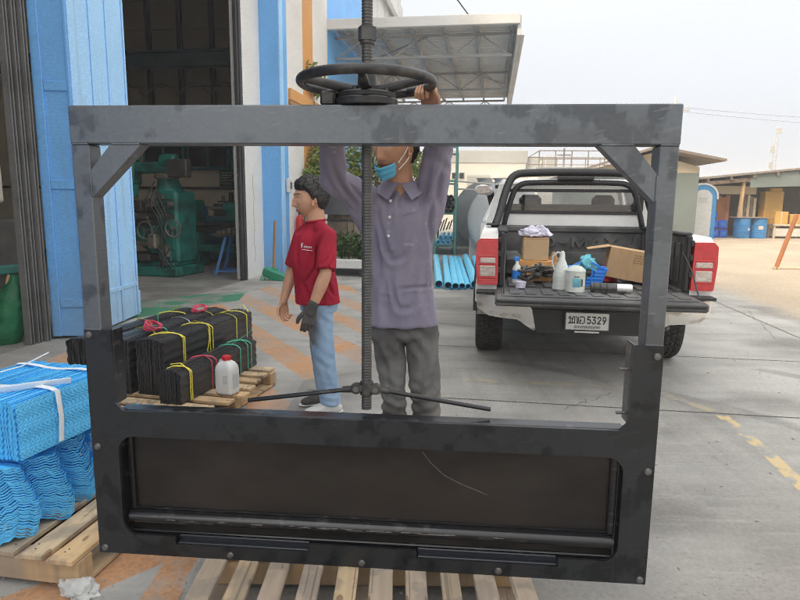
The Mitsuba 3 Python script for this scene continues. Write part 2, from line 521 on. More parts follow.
M('blue_sheet', pvc((0.06, 0.43, 0.82), (0.12, 0.53, 0.88)), 0.35, spec=0.5)
M('black_sheet', pvc((0.020, 0.020, 0.022), (0.040, 0.041, 0.044)), 0.3, spec=0.6)
M('strap_white', (0.72, 0.76, 0.80), 0.45)
M('strap_yellow', (0.72, 0.60, 0.06), 0.5)
M('strap_green', (0.06, 0.42, 0.24), 0.5)
M('strap_red', (0.55, 0.05, 0.10), 0.5)
M('plastic_white', lambda p, n, uv: mix((0.72, 0.72, 0.70), (0.60, 0.59, 0.56), fbm(p.x * 8, p.y * 8, p.z * 8)), 0.4)
M('plastic_red', (0.55, 0.025, 0.03), 0.4)
M('label_grey', (0.5, 0.5, 0.5), 0.6)
M('label_dark', (0.10, 0.10, 0.11), 0.6)
M('paper_waste', dirty((0.50, 0.50, 0.48), (0.3, 0.29, 0.27), 8.0, 0.6), 0.8)
M('green_tarp', dirty((0.02, 0.16, 0.07), (0.01, 0.08, 0.035), 5.0, 0.6), 0.5)
M('plastic_green', (0.03, 0.26, 0.15), 0.45)
M('pipe_blue', pvc((0.10, 0.48, 0.70), (0.16, 0.58, 0.78)), 0.3)
M('pipe_dark', (0.02, 0.03, 0.04), 0.7)
M('rack_green', (0.12, 0.32, 0.27), 0.5)
M('tank_grey', dirty((0.42, 0.43, 0.43), (0.28, 0.28, 0.27), 1.0, 0.5), 0.6)

# ---------------------------------------------------------------- the setting: ground and floors
def sheet(poly_xy, z):
    p = Polygon(poly_xy) if not hasattr(poly_xy, 'geom_type') else poly_xy
    v, f = trimesh.creation.triangulate_polygon(p, engine='earcut')
    f = np.array(f)
    v3 = np.column_stack([v, np.full(len(v), z)])
    nz = np.cross(v3[f[:, 1]] - v3[f[:, 0]], v3[f[:, 2]] - v3[f[:, 0]])[:, 2]
    f[nz < 0] = f[nz < 0][:, ::-1]
    return trimesh.Trimesh(v3, f, process=False)


WYAW = 0.1484
W = frame(-3.83, 6.43, 0, WYAW)            # the workshop's front: local x outwards, y along the wall, z up


def wpt(s, t, z=0.0):
    return (W @ np.array([s, t, z, 1.0]))[:3]


struct('ground', sheet([(-400, -400), (400, -400), (400, 400), (-400, 400)], 0.0), 'concrete')
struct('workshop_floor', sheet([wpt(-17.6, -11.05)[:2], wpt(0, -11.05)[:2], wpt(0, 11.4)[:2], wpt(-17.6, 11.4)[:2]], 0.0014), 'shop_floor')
zone = Polygon([(-2.55, 9.9), (-2.35, 11.2), (-0.95, 11.3), (-0.38, 8.5), (-0.34, 5.35), (-0.82, 5.0), (-0.84, 1.2), (-3.2, 1.2), (-3.4, 7.0)])
struct('painted_hazard_zone', sheet(zone, 0.0012), 'painted_zone')
struct('green_floor_marking', sheet([(-4.1, 8.8), (-3.55, 7.55), (-2.98, 8.45), (-2.50, 9.25), (-2.62, 10.3), (-3.2, 9.95)], 0.0022), 'green_floor')
for k, line in enumerate([[(2.36, 4.23), (2.33, 3.9), (2.28, 3.5), (2.2, 3.05)], [(0.55, 5.08), (1.0, 5.0), (1.6, 4.97), (2.15, 4.72), (2.34, 4.32)]]):
    struct('yellow_floor_line', sheet(LineString(line).buffer(0.045, cap_style=2), 0.0012 + 0.0006 * k), 'yellow_line' if k == 0 else 'yellow_faint')
jo = []
for t in (-1.22, 0.55, 4.55, 8.6, 13.5):
    a, b = wpt(3.3 if t < 4 else 2.2, t), wpt(8.6, t)
    jo.append(sheet(LineString([a[:2], b[:2]]).buffer(0.006, cap_style=2), 0.0030))
for s in (8.35,):
    jo.append(sheet(LineString([wpt(s, -8)[:2], wpt(s, 18)[:2]]).buffer(0.007, cap_style=2), 0.0036))
rs = np.random.default_rng(5)
for (x0, y0, x1, y1) in [(1.25, 4.35, 1.75, 4.75), (4.4, 6.9, 5.2, 9.0), (2.6, 2.9, 3.4, 4.1), (1.0, 5.2, 1.5, 6.1)]:
    n = 14
    q = np.column_stack([np.linspace(x0, x1, n), np.linspace(y0, y1, n)]) + rs.normal(0, 0.02, (n, 2))
    jo.append(sheet(LineString(q).buffer(0.0022, cap_style=2), 0.0042))
struct('ground_joint', jo, 'joint')
# pebbles and scraps lying about
peb = []
for _ in range(230):
    y = rs.uniform(2.0, 10)
    x = rs.uniform(-1.0, 5.0) * (0.3 + y / 10)
    r = rs.uniform(0.003, 0.011)
    m = trimesh.creation.icosphere(subdivisions=1, radius=r)
    m.vertices *= rs.uniform(0.5, 1.2, 3) * np.array([1, 1, 0.6])
    m.apply_translation((x, y, r * 0.4))
    peb.append(m)
for _ in range(90):
    x, y = rs.uniform(-1.6, -0.8), rs.uniform(2.05, 2.6)
    r = rs.uniform(0.0015, 0.004)
    m = trimesh.creation.icosphere(subdivisions=1, radius=r)
    m.apply_translation((x, y, 0.008))
    peb.append(m)
key = solo('gravel_scatter', peb, 'chalk', 'pale grit and small pebbles scattered over the concrete yard', 'gravel')
labels[key]['kind'] = 'stuff'

# ---------------------------------------------------------------- the workshop
B = thing('workshop_building', 'tall workshop with blue columns, white wall and open machine hall on the left', 'building', W)
HB = 9.2
obj('wall', cb(-0.2, 0, 5.46, 6.397, 0, HB), 'white_wall', B)
obj('wall', cb(-0.2, 0, 0.0, 5.46, 6.6, HB), 'white_wall', B)
obj('wall', cb(-0.2, 0, -11.3, -10.6, 0, HB), 'white_wall', B)
for k in range(4):
    obj('parked_door_leaf', cb(-0.12, -0.02, -10.59 + 1.36 * k, -9.25 + 1.36 * k, 0.03, 6.59, 0.01), 'deep_blue_paint', B)
obj('wall', cb(-0.2, 0, -10.6, -5.2, 6.6, HB), 'white_wall', B)
obj('wall', cb(-0.2, 0, -5.2, 0.0, 6.6, HB), 'white_wall', B)
obj('rear_wall', cb(-18, -17.8, -11.3, 12, 0, HB), 'inner_wall', B)
obj('side_wall', cb(-17.8, -0.2, -11.3, -11.1, 0, HB), 'inner_wall', B)
obj('end_wall', cb(-17.8, -0.2, 11.6, 11.8, 0, HB), 'inner_wall', B)
obj('roof', cb(-18, 0.6, -11.3, 24, HB, HB + 0.12), 'galvanised', B)
obj('roof_edge', cb(0.6, 0.75, -11.3, 24, HB - 0.25, HB + 0.12), 'galvanised', B)
# the proud front beyond the door, by colour
for name, t0, t1, mat in (('blue_column', 6.40, 6.92, 'sky_blue_paint'), ('white_panel', 6.92, 8.02, 'white_wall'), ('orange_stripe', 8.02, 8.80, 'orange_paint'),
                          ('white_panel', 8.80, 10.12, 'white_wall'), ('blue_panel', 10.12, 12.3, 'sky_blue_paint'), ('blue_panel', 12.3, 14.6, 'sky_blue_paint')):
    obj(name, cb(-0.2, 0.4, t0, t1 - 0.004, 0, HB, 0.008), mat, B)
for k in range(12):
    t0 = 14.6 + 0.78 * k
    obj('cladding_panel', cb(-0.2, 0.4 + 0.02 * (k % 2), t0, t0 + 0.775, 0, 11.2 - (0.0 if k < 10 else 0.9 * (k - 9)), 0.01), 'galvanised', B)
obj('orange_band', cb(0.402, 0.47, 6.96, 10.6, 3.66, 3.90, 0.01), 'orange_paint', B)
obj('band_underside', cb(0.402, 0.46, 6.96, 10.6, 3.56, 3.657, 0.01), 'brown_paint', B)
obj('blue_corner_trim', cb(0.402, 0.43, 6.40, 6.60, 0, HB, 0.005), 'pale_blue_paint', B)
obj('door_rail', [cb(-0.10, 0.03, 5.36, 5.455, 0, 6.6, 0.01), cb(-0.07, 0.0, 5.30, 5.355, 0, 6.6, 0.01)], 'dark_steel', B)
obj('crack', [beam((0.002, 5.9 + 0.03 * math.sin(k * 1.7), 0.3 + k * 0.16), (0.002, 5.9 + 0.03 * math.sin((k + 1) * 1.7), 0.46 + k * 0.16), 0.004, 0.004) for k in range(11)], 'joint', B)
sw = obj('switch_box', cb(0.432, 0.50, 6.62, 6.84, 1.72, 2.02, 0.012), 'plastic_white', B)
obj('switch_lever', cb(0.5, 0.53, 6.70, 6.76, 1.80, 1.94, 0.008), 'label_dark', sw)

# far end of the hall: cladding panels between dark posts, lower masonry, windows
obj('dado', cb(-17.7, -0.25, 11.46, 11.595, 0, 1.88), 'inner_wall', B)
obj('ledge', cb(-17.7, -0.25, 11.36, 11.595, 1.883, 1.95, 0.01), 'machine_dark', B)
for i in range(8):
    s1 = -0.42 - 0.98 * i
    obj('wall_post', cb(s1 - 0.07, s1 + 0.05, 11.38, 11.54, 3.22, HB - 0.1), 'dark_steel', B)
    for j in range(10):
        z0 = 3.24 + 0.80 * j
        obj('wall_panel', cb(s1 - 0.93, s1 - 0.075, 11.50 + 0.012 * ((i + j) % 2), 11.59, z0, z0 + 0.785, 0.012), 'cladding', B)
obj('crane_beam', [cb(-17.6, -0.3, 9.30, 9.66, 5.28, 5.33), cb(-17.6, -0.3, 9.43, 9.53, 4.98, 5.28), cb(-17.6, -0.3, 9.30, 9.66, 4.93, 4.98)], 'crane_paint', B)
br = []
for i in range(7):
    s0 = -0.5 - 0.98 * i
    br.append(tube([(s0 - 0.98 * u, 11.30, 4.55 + 0.34 * math.sin(PI * u)) for u in np.linspace(0, 1, 9)], 0.022, 6))
obj('truss_bracing', br, 'grey_steel', B)
for s0 in (-7.35,):
    col = [(s0, 10.4, 0), (s0, 10.4, 3.9), (s0 + 0.12, 10.4, 5.4), (s0 + 0.14, 10.4, 7.6), (s0 - 0.2, 10.4, 9.2), (s0 - 1.2, 10.4, 11.0)]
    obj('portal_column', [beam(col[k], col[k + 1], 0.62, 0.40) for k in range(len(col) - 1)], 'grey_steel', B)
for k, s0 in enumerate((-1.55, -2.95, -4.35)):
    w = obj('window', cb(s0 - 1.32, s0, 11.40, 11.59, 2.46, 3.18, 0.01), 'teal_paint', B)
    for q in range(2):
        obj('pane', cb(s0 - 1.24 + 0.62 * q, s0 - 0.70 + 0.62 * q, 11.385, 11.402, 2.54, 3.10), 'window_dark', w)
nb = obj('notice_board', cb(-3.25, -2.65, 11.36, 11.40, 1.96, 2.46, 0.008), 'board_green', B)
obj('notice_line', [cb(-3.19, -2.78 - 0.09 * (k % 3), 11.354, 11.359, 2.36 - 0.075 * k, 2.375 - 0.075 * k) for k in range(5)], 'label_grey', nb)
for k, (s0, t0, z0) in enumerate([(-6.1, 8.6, 4.45), (-5.75, 8.3, 4.28), (-0.75, 10.4, 5.95)]):
    lp = obj('bay_lamp', lathe([(0.16, 0), (0.15, 0.06), (0.06, 0.2), (0.03, 0.3)], 16, (s0, t0, z0)), 'dark_steel', B)
    bk = obj('bulb', lathe([(0.005, -0.05), (0.055, -0.04), (0.07, -0.005)], 14, (s0, t0, z0)), 'plastic_white', lp)
    scene[bk]['emitter'] = {'type': 'area', 'radiance': {'type': 'rgb', 'value': [3.2, 2.1, 0.9]}}

# folding steel door, parked at the left of the opening
D = thing('folding_door', 'light blue folded steel door leaves with hinge straps left of the open hall', 'door', W)
pA, pB, pC = np.array((0.02, 0.06)), np.array((0.385, 0.14)), np.array((0.16, 1.50))


def leaf(a, b, z0, z1, mat, th=0.05):
    """Panel from a to b (s, t), its face towards the yard."""
    d = (b - a) / np.linalg.norm(b - a)
    L = np.linalg.norm(b - a)
    m = np.eye(4)
    m[:3, 0], m[:3, 1], m[:3, 3] = (d[0], d[1], 0), (-d[1], d[0], 0), (a[0], a[1], 0)
    return m, L


mA, LA = leaf(pA, pB, 0, 6.5, '')
mB, LB = leaf(pB, pC, 0, 6.5, '')
def put(m, g):
    g = merge(g).copy()
    g.apply_transform(m)
    return g


lf = obj('leaf', put(mA, cb(0.0, LA, 0.0, 0.045, 0.03, 6.5, 0.006)), 'sky_blue_paint', D, label='darker blue door leaf facing the camera with bolted straps')
obj('frame_rail', put(mA, [cb(0.0, 0.10, -0.022, -0.002, 0.03, 6.5, 0.006), cb(LA - 0.03, LA, -0.02, -0.002, 0.03, 6.5, 0.005)]), 'sky_blue_paint', lf)
for z in (0.35, 1.62, 2.62, 3.7, 4.8):
    st = obj('hinge_strap', put(mA, cb(0.103, LA - 0.033, -0.018, -0.002, z, z + 0.10, 0.006)), 'sky_blue_paint', D)
    obj('strap_bolt', put(mA, [lathe([(0.012, 0), (0.012, 0.012), (0.006, 0.016)], 8, (xx, -0.017, z + zz), 'y') for xx, zz in ((LA - 0.07, 0.07), (LA - 0.06, 0.035))]).apply_transform(np.eye(4)), 'deep_blue_paint', st)
lf = obj('leaf', put(mB, cb(0.0, LB, 0.0, 0.045, 0.03, 6.5, 0.006)), 'pale_blue_paint', D, label='pale blue door leaf seen edge on with upright seams')
for u in (0.0, 0.33, 0.62, 0.95):
    obj('seam_rail', put(mB, cb(u * LB, u * LB + 0.035, -0.016, -0.002, 0.03, 6.5, 0.005)), 'pale_blue_paint', lf)
obj('end_plate', put(mB, [cb(LB - 0.06, LB, -0.02, -0.002, 0.05, 0.35, 0.006), cb(LB * 0.3, LB * 0.95, -0.014, -0.002, 0.42, 0.47, 0.004)]), 'pale_blue_paint', lf)
G_ = thing('roller_door_track', 'grey steel door guide posts standing left of the blue folded door', 'door track', W)
for k, (s0, t0) in enumerate([(0.02, -0.075), (-0.01, -0.165), (-0.02, -0.265)]):
    obj('guide_post', [cb(s0 - 0.04, s0 + 0.04, t0, t0 + 0.014, 0, 6.5, 0.004), cb(s0 - 0.04, s0 + 0.04, t0 + 0.040, t0 + 0.054, 0, 6.5, 0.004), cb(s0 - 0.04, s0 - 0.026, t0 + 0.014, t0 + 0.040, 0, 6.5)], 'grey_steel', G_)

# ---------------------------------------------------------------- canopy on trusses beside the workshop
C_ = thing('canopy', 'grey steel canopy roof on lattice trusses hung from the workshop front', 'canopy', W)
zc = 5.95
for k in range(16):
    t0 = 10.2 + 0.70 * k
    rib = cb(0.42, 5.2, t0, t0 + 0.69, zc + 0.10, zc + 0.125)
    rb = [cb(0.42, 5.2, t0 + q, t0 + q + 0.05, zc + 0.08, zc + 0.10) for q in (0.05, 0.28, 0.51)]
    obj('roof_sheet', [rib] + rb, 'galvanised', C_)
obj('fascia', cb(0.30, 5.26, 10.08, 10.195, zc - 0.05, zc + 0.20, 0.012), 'galvanised', C_)
obj('gutter', [cb(5.2, 5.30, 10.2, 21.4, zc - 0.30, zc + 0.18, 0.01)], 'galvanised', C_)
obj('gutter_lip', [cb(5.30, 5.38, 10.2, 21.4, zc - 0.30, zc - 0.27)], 'galvanised', C_)
for k in range(6):
    s0 = 0.75 + 0.86 * k
    obj('purlin', cb(s0, s0 + 0.06, 10.2, 21.4, zc - 0.02, zc + 0.08), 'truss_steel', C_)
for t0 in (10.9, 15.6, 21.2):
    ms = [cb(0.42, 5.1, t0, t0 + 0.06, zc - 0.09, zc - 0.022), cb(0.42, 5.1, t0, t0 + 0.06, zc - 0.62, zc - 0.56)]
    n = 6
    for q in range(n):
        a, b = 0.45 + 4.6 * q / n, 0.45 + 4.6 * (q + 1) / n
        ms.append(beam((a, t0 + 0.03, zc - 0.59), (b, t0 + 0.03, zc - 0.06) if q % 2 == 0 else (a, t0 + 0.03, zc - 0.06), 0.035, 0.035))
        if q % 2 == 1:
            ms.append(beam((a, t0 + 0.03, zc - 0.06), (b, t0 + 0.03, zc - 0.59), 0.035, 0.035))
    obj('truss', ms, 'truss_steel', C_)
obj('diagonal_brace', [beam((0.5, 10.7, zc - 0.1), (3.0, 13.8, zc - 0.1), 0.04, 0.04), beam((3.0, 10.7, zc - 0.12), (0.5, 13.8, zc - 0.12), 0.04, 0.04), beam((3.0, 13.9, zc - 0.1), (5.0, 17.3, zc - 0.1), 0.04, 0.04),
                       beam((0.45, 12.0, 3.9), (2.9, 14.0, zc - 0.6), 0.05, 0.05), beam((0.45, 17.4, 3.7), (2.9, 17.4, zc - 0.6), 0.06, 0.06)], 'truss_steel', C_)

# ---------------------------------------------------------------- the sluice gate held upright on a pallet
GF = frame(-0.131, 2.092, 0.145, 0.083)
S = thing('sluice_gate', 'big black steel sluice gate frame with handwheel, standing upright on a wooden pallet', 'sluice gate', GF)
HW = 1.036


def bev(mesh):
    return mesh


obj('top_beam', [cb(-HW, HW, 0, 0.085, 1.554, 1.683, 0.004)], 'gate_paint', S)
obj('weld_seam', wob(subdiv(cb(-0.0016, 0.0016, -0.0012, 0.003, 1.557, 1.680), 0.006), 0.0012, 120, 3), 'gate_paint', S)
for s in (-1, 1):
    a, b = sorted((s * (HW - 0.002), s * (HW - 0.066)))
    obj('frame_post', cb(a, b, 0.002, 0.078, 0.875, 1.552, 0.004), 'gate_paint', S)
    # corner brace: flat bar on edge, at 45 degrees
    p = Polygon([(s * 0.892, 1.552), (s * 0.780, 1.552), (s * 0.969, 1.368), (s * 0.969, 1.462)])
    obj('corner_brace', upright(p.buffer(0), 0.004, 0.066), 'gate_paint', S)

# the cut-out face plate: U with two legs and a window below
outline = Polygon([(-HW, 0), (HW, 0), (HW, 0.888), (0.934, 0.888), (0.934, 0.61), (0.905, 0.580), (-0.905, 0.580), (-0.934, 0.61), (-0.934, 0.888), (-HW, 0.888)])
hole = rrect(-0.932, 0.930, 0.082, 0.480, 0.058)
notch = unary_union([sbox(-0.727, 0.050, -0.207, 0.12), sbox(0.202, 0.050, 0.722, 0.12)])
plate = outline.difference(hole.union(notch))
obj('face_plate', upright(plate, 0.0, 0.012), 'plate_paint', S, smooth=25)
for x0, x1 in ((-0.727, -0.207), (0.202, 0.722)):
    obj('seal_lip', [cb(x0 + 0.003, x1 - 0.003, 0.013, 0.05, 0.040, 0.0525, 0.003), cb(x0 + 0.003, x1 - 0.003, 0.03, 0.042, 0.050, 0.074, 0.003)], 'rubber_lip', S)
# return flanges behind the plate
for s in (-1, 1):
    a, b = sorted((s * 0.934, s * 0.946))
    obj('leg_flange', cb(a, b, 0.014, 0.085, 0.60, 0.888, 0.003), 'black_gloss', S)
prof = [(0.014, 0.50), (0.014, 0.570)] + [(0.014 + 0.010 * (1 - math.cos(u)), 0.570 + 0.010 * math.sin(u)) for u in np.linspace(0.2, PI / 2, 5)] + [(0.076, 0.580)] + [(0.076 + 0.012 * math.sin(u), 0.568 + 0.012 * math.cos(u)) for u in np.linspace(0.2, PI / 2, 5)] + [(0.088, 0.50)]
obj('top_rail', sidewise(Polygon(prof), -0.930, 0.930), 'black_gloss', S, smooth=40)
obj('side_flange', [cb(-0.948, -0.934, 0.014, 0.085, 0.05, 0.50, 0.003), cb(0.932, 0.946, 0.014, 0.085, 0.05, 0.50, 0.003), cb(-0.934, 0.932, 0.014, 0.085, 0.484, 0.498, 0.002)], 'black_gloss', S)
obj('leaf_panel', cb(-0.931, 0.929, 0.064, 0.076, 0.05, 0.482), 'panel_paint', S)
obj('weld_bead', [wob(subdiv(tube([(-0.916 + 0.0305 * k, 0.060, 0.165) for k in range(61)], 0.0045, 6), 0.05), 0.002, 40, 1)], 'black_gloss', S)
obj('panel_stiffener', cb(-0.925, -0.905, 0.045, 0.064, 0.16, 0.47, 0.006), 'black_gloss', S)
obj('panel_stiffener', cb(0.900, 0.925, 0.040, 0.064, 0.16, 0.47, 0.006), 'black_gloss', S)
obj('seal_roll', [tube([(-0.924, 0.046, 0.136), (0.922, 0.046, 0.136)], 0.0245, 20), cb(-0.926, 0.924, 0.050, 0.066, 0.108, 0.160, 0.004)], 'black_gloss', S, smooth=50)
obj('bottom_sill', [cb(-0.93, 0.93, 0.05, 0.075, 0.012, 0.075, 0.004)], 'black_gloss', S)
scr = []
pp = [(0.215, 0.445), (0.25, 0.40), (0.30, 0.355), (0.36, 0.325), (0.425, 0.30), (0.46, 0.285)]
obj('scratch', [beam((pp[k][0], 0.0632, pp[k][1]), (pp[k + 1][0], 0.0632, pp[k + 1][1]), 0.0010, 0.0016) for k in range(5)], 'scratch_grey', S)
rub = []
r2 = np.random.default_rng(12)
for k in range(46):
    x = r2.normal(-0.05, 0.33)
    if abs(x) < 0.9:
        l = r2.uniform(0.01, 0.05)
        rub.append(cb(x, x + l, 0.0208, 0.0222, 0.1365 + r2.normal(0, 0.004), 0.1375 + r2.normal(0, 0.004) + 0.002, 0))
obj('scuff_mark', [cb(min(b.bounds[0][0], 0.9), min(b.bounds[1][0], 0.91), 0.0208, 0.0218, 0.1355 + 0.002 * (i % 3), 0.1372 + 0.002 * (i % 3)) for i, b in enumerate(rub)], 'scratch_grey', S, kind='stuff')
for a, b in (((-1.032, 1.5535), (-0.974, 1.5535)), ((0.974, 1.5535), (1.032, 1.5535)), ((-0.890, 1.5535), (-0.785, 1.5535)), ((0.785, 1.5535), (0.890, 1.5535)), ((-0.971, 1.455), (-0.971, 1.372)), ((0.971, 1.455), (0.971, 1.372)), ((-1.030, 0.8885), (-0.972, 0.8885)), ((0.972, 0.8885), (1.030, 0.8885))):
    n = 14
    q = [(a[0] + (b[0] - a[0]) * u, 0.0035, a[1] + (b[1] - a[1]) * u) for u in np.linspace(0, 1, n)]
    obj('weld_bead', tube(q, [0.0036 + 0.0009 * (k % 2) for k in range(n)], 7), 'gate_paint', S, smooth=True)
for (x, z) in [(-1.018, 0.868), (-1.014, 0.436), (-1.012, 0.022), (-0.511, 0.019), (-0.003, 0.019), (0.506, 0.020), (1.014, 0.018), (1.013, 0.434), (1.014, 0.850)]:
    obj('bolt', lathe([(0.0135, 0), (0.0135, 0.004), (0.0105, 0.009), (0.004, 0.0105)], 14, (0, 0, 0)).apply_transform(rotm((1, 0, 0), 90)).apply_translation((x, 0.001, z)), 'bolt_steel', S)
for z in (0.79, 0.63):
    obj('stud', tube([(0.945, 0.05, z), (0.905, 0.05, z)], 0.006, 8), 'bolt_steel', S)

# spindle: a real thread
def threaded(x, y, z0, z1, r, pitch, depth=0.0022, n=18):
    k = int((z1 - z0) / pitch * 4)
    pr = []
    for i in range(k + 1):
        pr.append((r - depth * (0.5 - 0.5 * math.cos(2 * PI * i / 4.0)), z0 + (z1 - z0) * i / k))
    return lathe(pr, n, (x, y, 0))


SX, SY = 0.004, 0.075
obj('spindle', threaded(SX, SY, 0.60, 2.62, 0.0195, 0.0105), 'spindle_steel', S, smooth=60)
hexa = Polygon([(0.031 * math.cos(a), 0.031 * math.sin(a)) for a in np.arange(6) * PI / 3])
obj('spindle_nut', [extr(hexa, 0.045).apply_translation((SX, SY, 1.902)), lathe([(0.025, 0), (0.025, 0.010)], 20, (SX, SY, 1.892))], 'wheel_iron', S)
# handwheel
ZW, RW = 1.766, 0.226
Hh = obj('handwheel', tube([(SX + RW * math.cos(a), SY + RW * math.sin(a), ZW) for a in np.arange(64) * 2 * PI / 64], 0.0165, 16, closed=True), 'wheel_iron', S, smooth=True)
for k in range(5):
    a = -PI / 2 + k * 2 * PI / 5 + 0.05
    pts, rr = [], []
    for u in np.linspace(0, 1, 9):
        r = 0.03 + (RW - 0.03) * u
        z = ZW - 0.030 * (1 - u) ** 1.3
        pts.append((SX + r * math.cos(a), SY + r * math.sin(a), z))
        rr.append(0.0185 - 0.006 * u)
    obj('spoke', tube(pts, rr, 12, flat=1.0), 'wheel_iron', Hh, smooth=True)
obj('hub', lathe([(0.040, ZW - 0.045), (0.043, ZW - 0.042), (0.043, ZW - 0.03), (0.034, ZW - 0.02), (0.031, ZW + 0.03), (0.026, ZW + 0.034)], 24, (SX, SY, 0)), 'wheel_iron', Hh)
# bearing housing on the beam
gh = obj('bearing_housing', [lathe([(0.105, 1.686), (0.107, 1.690), (0.107, 1.706), (0.104, 1.710)], 40, (SX, SY, 0)), lathe([(0.097, 1.710), (0.100, 1.713), (0.100, 1.726), (0.096, 1.730)], 40, (SX, SY, 0)),
                             lathe([(0.055, 1.730), (0.047, 1.738)], 28, (SX, SY, 0))], 'wheel_iron', S, smooth=35)
for k in range(8):
    a = (k + 0.5) * PI / 4
    obj('housing_bolt', extr(Polygon([(0.011 * math.cos(q), 0.011 * math.sin(q)) for q in np.arange(6) * PI / 3]), 0.011).apply_translation((SX + 0.078 * math.cos(a), SY + 0.078 * math.sin(a), 1.7305)), 'wheel_iron', gh)
obj('bearing_block', [cb(-0.152, -0.10, 0.03, 0.14, 1.684, 1.735, 0.008), cb(-0.135, -0.06, 0.045, 0.12, 1.722, 1.742, 0.006)], 'wheel_iron', S)
# stays with eye ends
for s in (-1, 1):
    y = 0.06
    e = (SX + s * 0.036, y, 0.682)
    r = obj('stay_rod', [tube([(e[0] + s * 0.022, y, 0.678), (SX + s * 0.46, y + 0.04, 0.606)], 0.0085, 12)], 'black_gloss', S, smooth=40)
    ring = lathe([(0.009, -0.011), (0.020, -0.011), (0.022, 0), (0.020, 0.011), (0.009, 0.011)], 20, axis='y')
    ring.apply_translation(e)
    obj('eye', [ring, tube([(e[0] + s * 0.018, y, 0.679), (e[0] + s * 0.05, y + 0.004, 0.674)], 0.0125, 12)], 'wheel_iron', r)
    obj('pin', lathe([(0.011, -0.018), (0.011, 0.018)], 10, e, 'y'), 'bolt_steel', r)
obj('stay_collar', [lathe([(0.024, 0.655), (0.026, 0.66), (0.026, 0.70), (0.024, 0.705)], 20, (SX, SY, 0)), cb(SX - 0.04, SX + 0.04, 0.052, 0.068, 0.67, 0.695, 0.003)], 'wheel_iron', S)


# ---------------------------------------------------------------- pallets
def pallet(label, fr, x0, x1, y0, y1, boards, woods, group=None, cross='wood_cross', seed=1, top=0.145):
    rp = np.random.default_rng(seed)
    P = thing('pallet', label, 'pallet', fr, group)
    for k, (a, b) in enumerate(boards):
        g = subdiv(cb(a, b, y0 + rp.uniform(-0.012, 0.012), y1 + rp.uniform(-0.012, 0.012), top - 0.022, top, 0.003), 0.25)
        obj('deck_board', wob(g, 0.002, 5, seed + k), woods[k % len(woods)], P)
    if boards:
        nl = []
        for a, b in boards:
            for yy in (y0 + 0.045, y0 + 0.07, (y0 + y1) / 2, y1 - 0.06):
                nl.append(lathe([(0.0034, top - 0.001), (0.0034, top + 0.0012)], 7, (a + (b - a) * rp.uniform(0.2, 0.8), yy + rp.uniform(-0.012, 0.012), 0)))
        obj('nail_heads', nl, 'dark_steel', P, kind='stuff')
    for yy in (y0 + 0.012, (y0 + y1) / 2 - 0.045, y1 - 0.10):
        obj('bearer', cb(x0, x1, yy, yy + 0.09, 0.026, top - 0.024, 0.004), cross, P)
    for a, b in ((x0, x0 + 0.1), ((x0 + x1) / 2 - 0.05, (x0 + x1) / 2 + 0.05), (x1 - 0.1, x1)):
        obj('bottom_board', cb(a, b, y0 + 0.02, y1 - 0.02, 0.007, 0.025, 0.002), woods[0], P)
    return P


PN = [(-0.735, -0.655), (-0.555, -0.515), (-0.545, -0.430)]
bds = [(-0.738 + 0.128 * k + 0.004 * math.sin(k * 2.1), -0.738 + 0.128 * k + 0.077 + 0.006 * math.cos(k * 1.3)) for k in range(10)]
pallet('weathered slatted pallet under the sluice gate with gaps between narrow boards', frame(0, 0, 0, 0.0), -0.74, 0.49, 1.42, 2.98, bds, ['wood_grey', 'wood_pale', 'wood_grey'], seed=3)

# ---------------------------------------------------------------- bundles of plastic sheets
def upright_pack(w, l, h, n, seed, wave=0.004, lam=0.05, dome=0.02, yjit=0.006):
    """n corrugated sheets standing side by side across x; their long edges run along y."""
    rp = np.random.default_rng(seed)
    out = []
    th = w / n
    nz = max(10, int(h / lam * 4))
    ys = np.linspace(0, l, 6)
    for k in range(n):
        x0 = -w / 2 + th * k
        u = 2 * (k + 0.5) / n - 1
        hk = h - dome * abs(u) ** 2.5 + rp.uniform(-0.003, 0.003)
        z = np.linspace(0, hk, nz)
        off = wave * np.sin(2 * PI * z / lam + rp.uniform(-0.3, 0.3))
        ya, yb = rp.uniform(-yjit, yjit, 2)
        lean = rp.uniform(-0.003, 0.003)
        A = np.zeros((len(ys), nz, 3))
        A[..., 0] = x0 + off[None] + lean * (z / h)[None]
        A[..., 1] = (ys / l * (l + yb - ya) + ya)[:, None] + 0.006 * np.sin(z * 30 + k)[None] * 0.5
        A[..., 2] = z[None]
        Bm = A.copy()
        Bm[..., 0] += th * 0.72
        v = np.vstack([A.reshape(-1, 3), Bm.reshape(-1, 3)])
        i, j = np.meshgrid(np.arange(len(ys) - 1), np.arange(nz - 1), indexing='ij')
        a = (i * nz + j).ravel()
        q = np.stack([a, a + nz, a + nz + 1, a + 1], 1)
        N = len(ys) * nz
        f = [np.vstack([q[:, [0, 2, 1]], q[:, [0, 3, 2]]]), np.vstack([q[:, [0, 1, 2]], q[:, [0, 2, 3]]]) + N]
        loop = [i_ * nz + 0 for i_ in range(len(ys))] + [(len(ys) - 1) * nz + j_ for j_ in range(1, nz)] + [i_ * nz + nz - 1 for i_ in range(len(ys) - 2, -1, -1)] + [j_ for j_ in range(nz - 2, 0, -1)]
        m = len(loop)
        e = []
        for c in range(m):
            p, r = loop[c], loop[(c + 1) % m]
            e += [(p, r, r + N), (p, r + N, p + N)]
        f.append(np.array(e))
        out.append(trimesh.Trimesh(v, np.vstack(f), process=False))
    return out


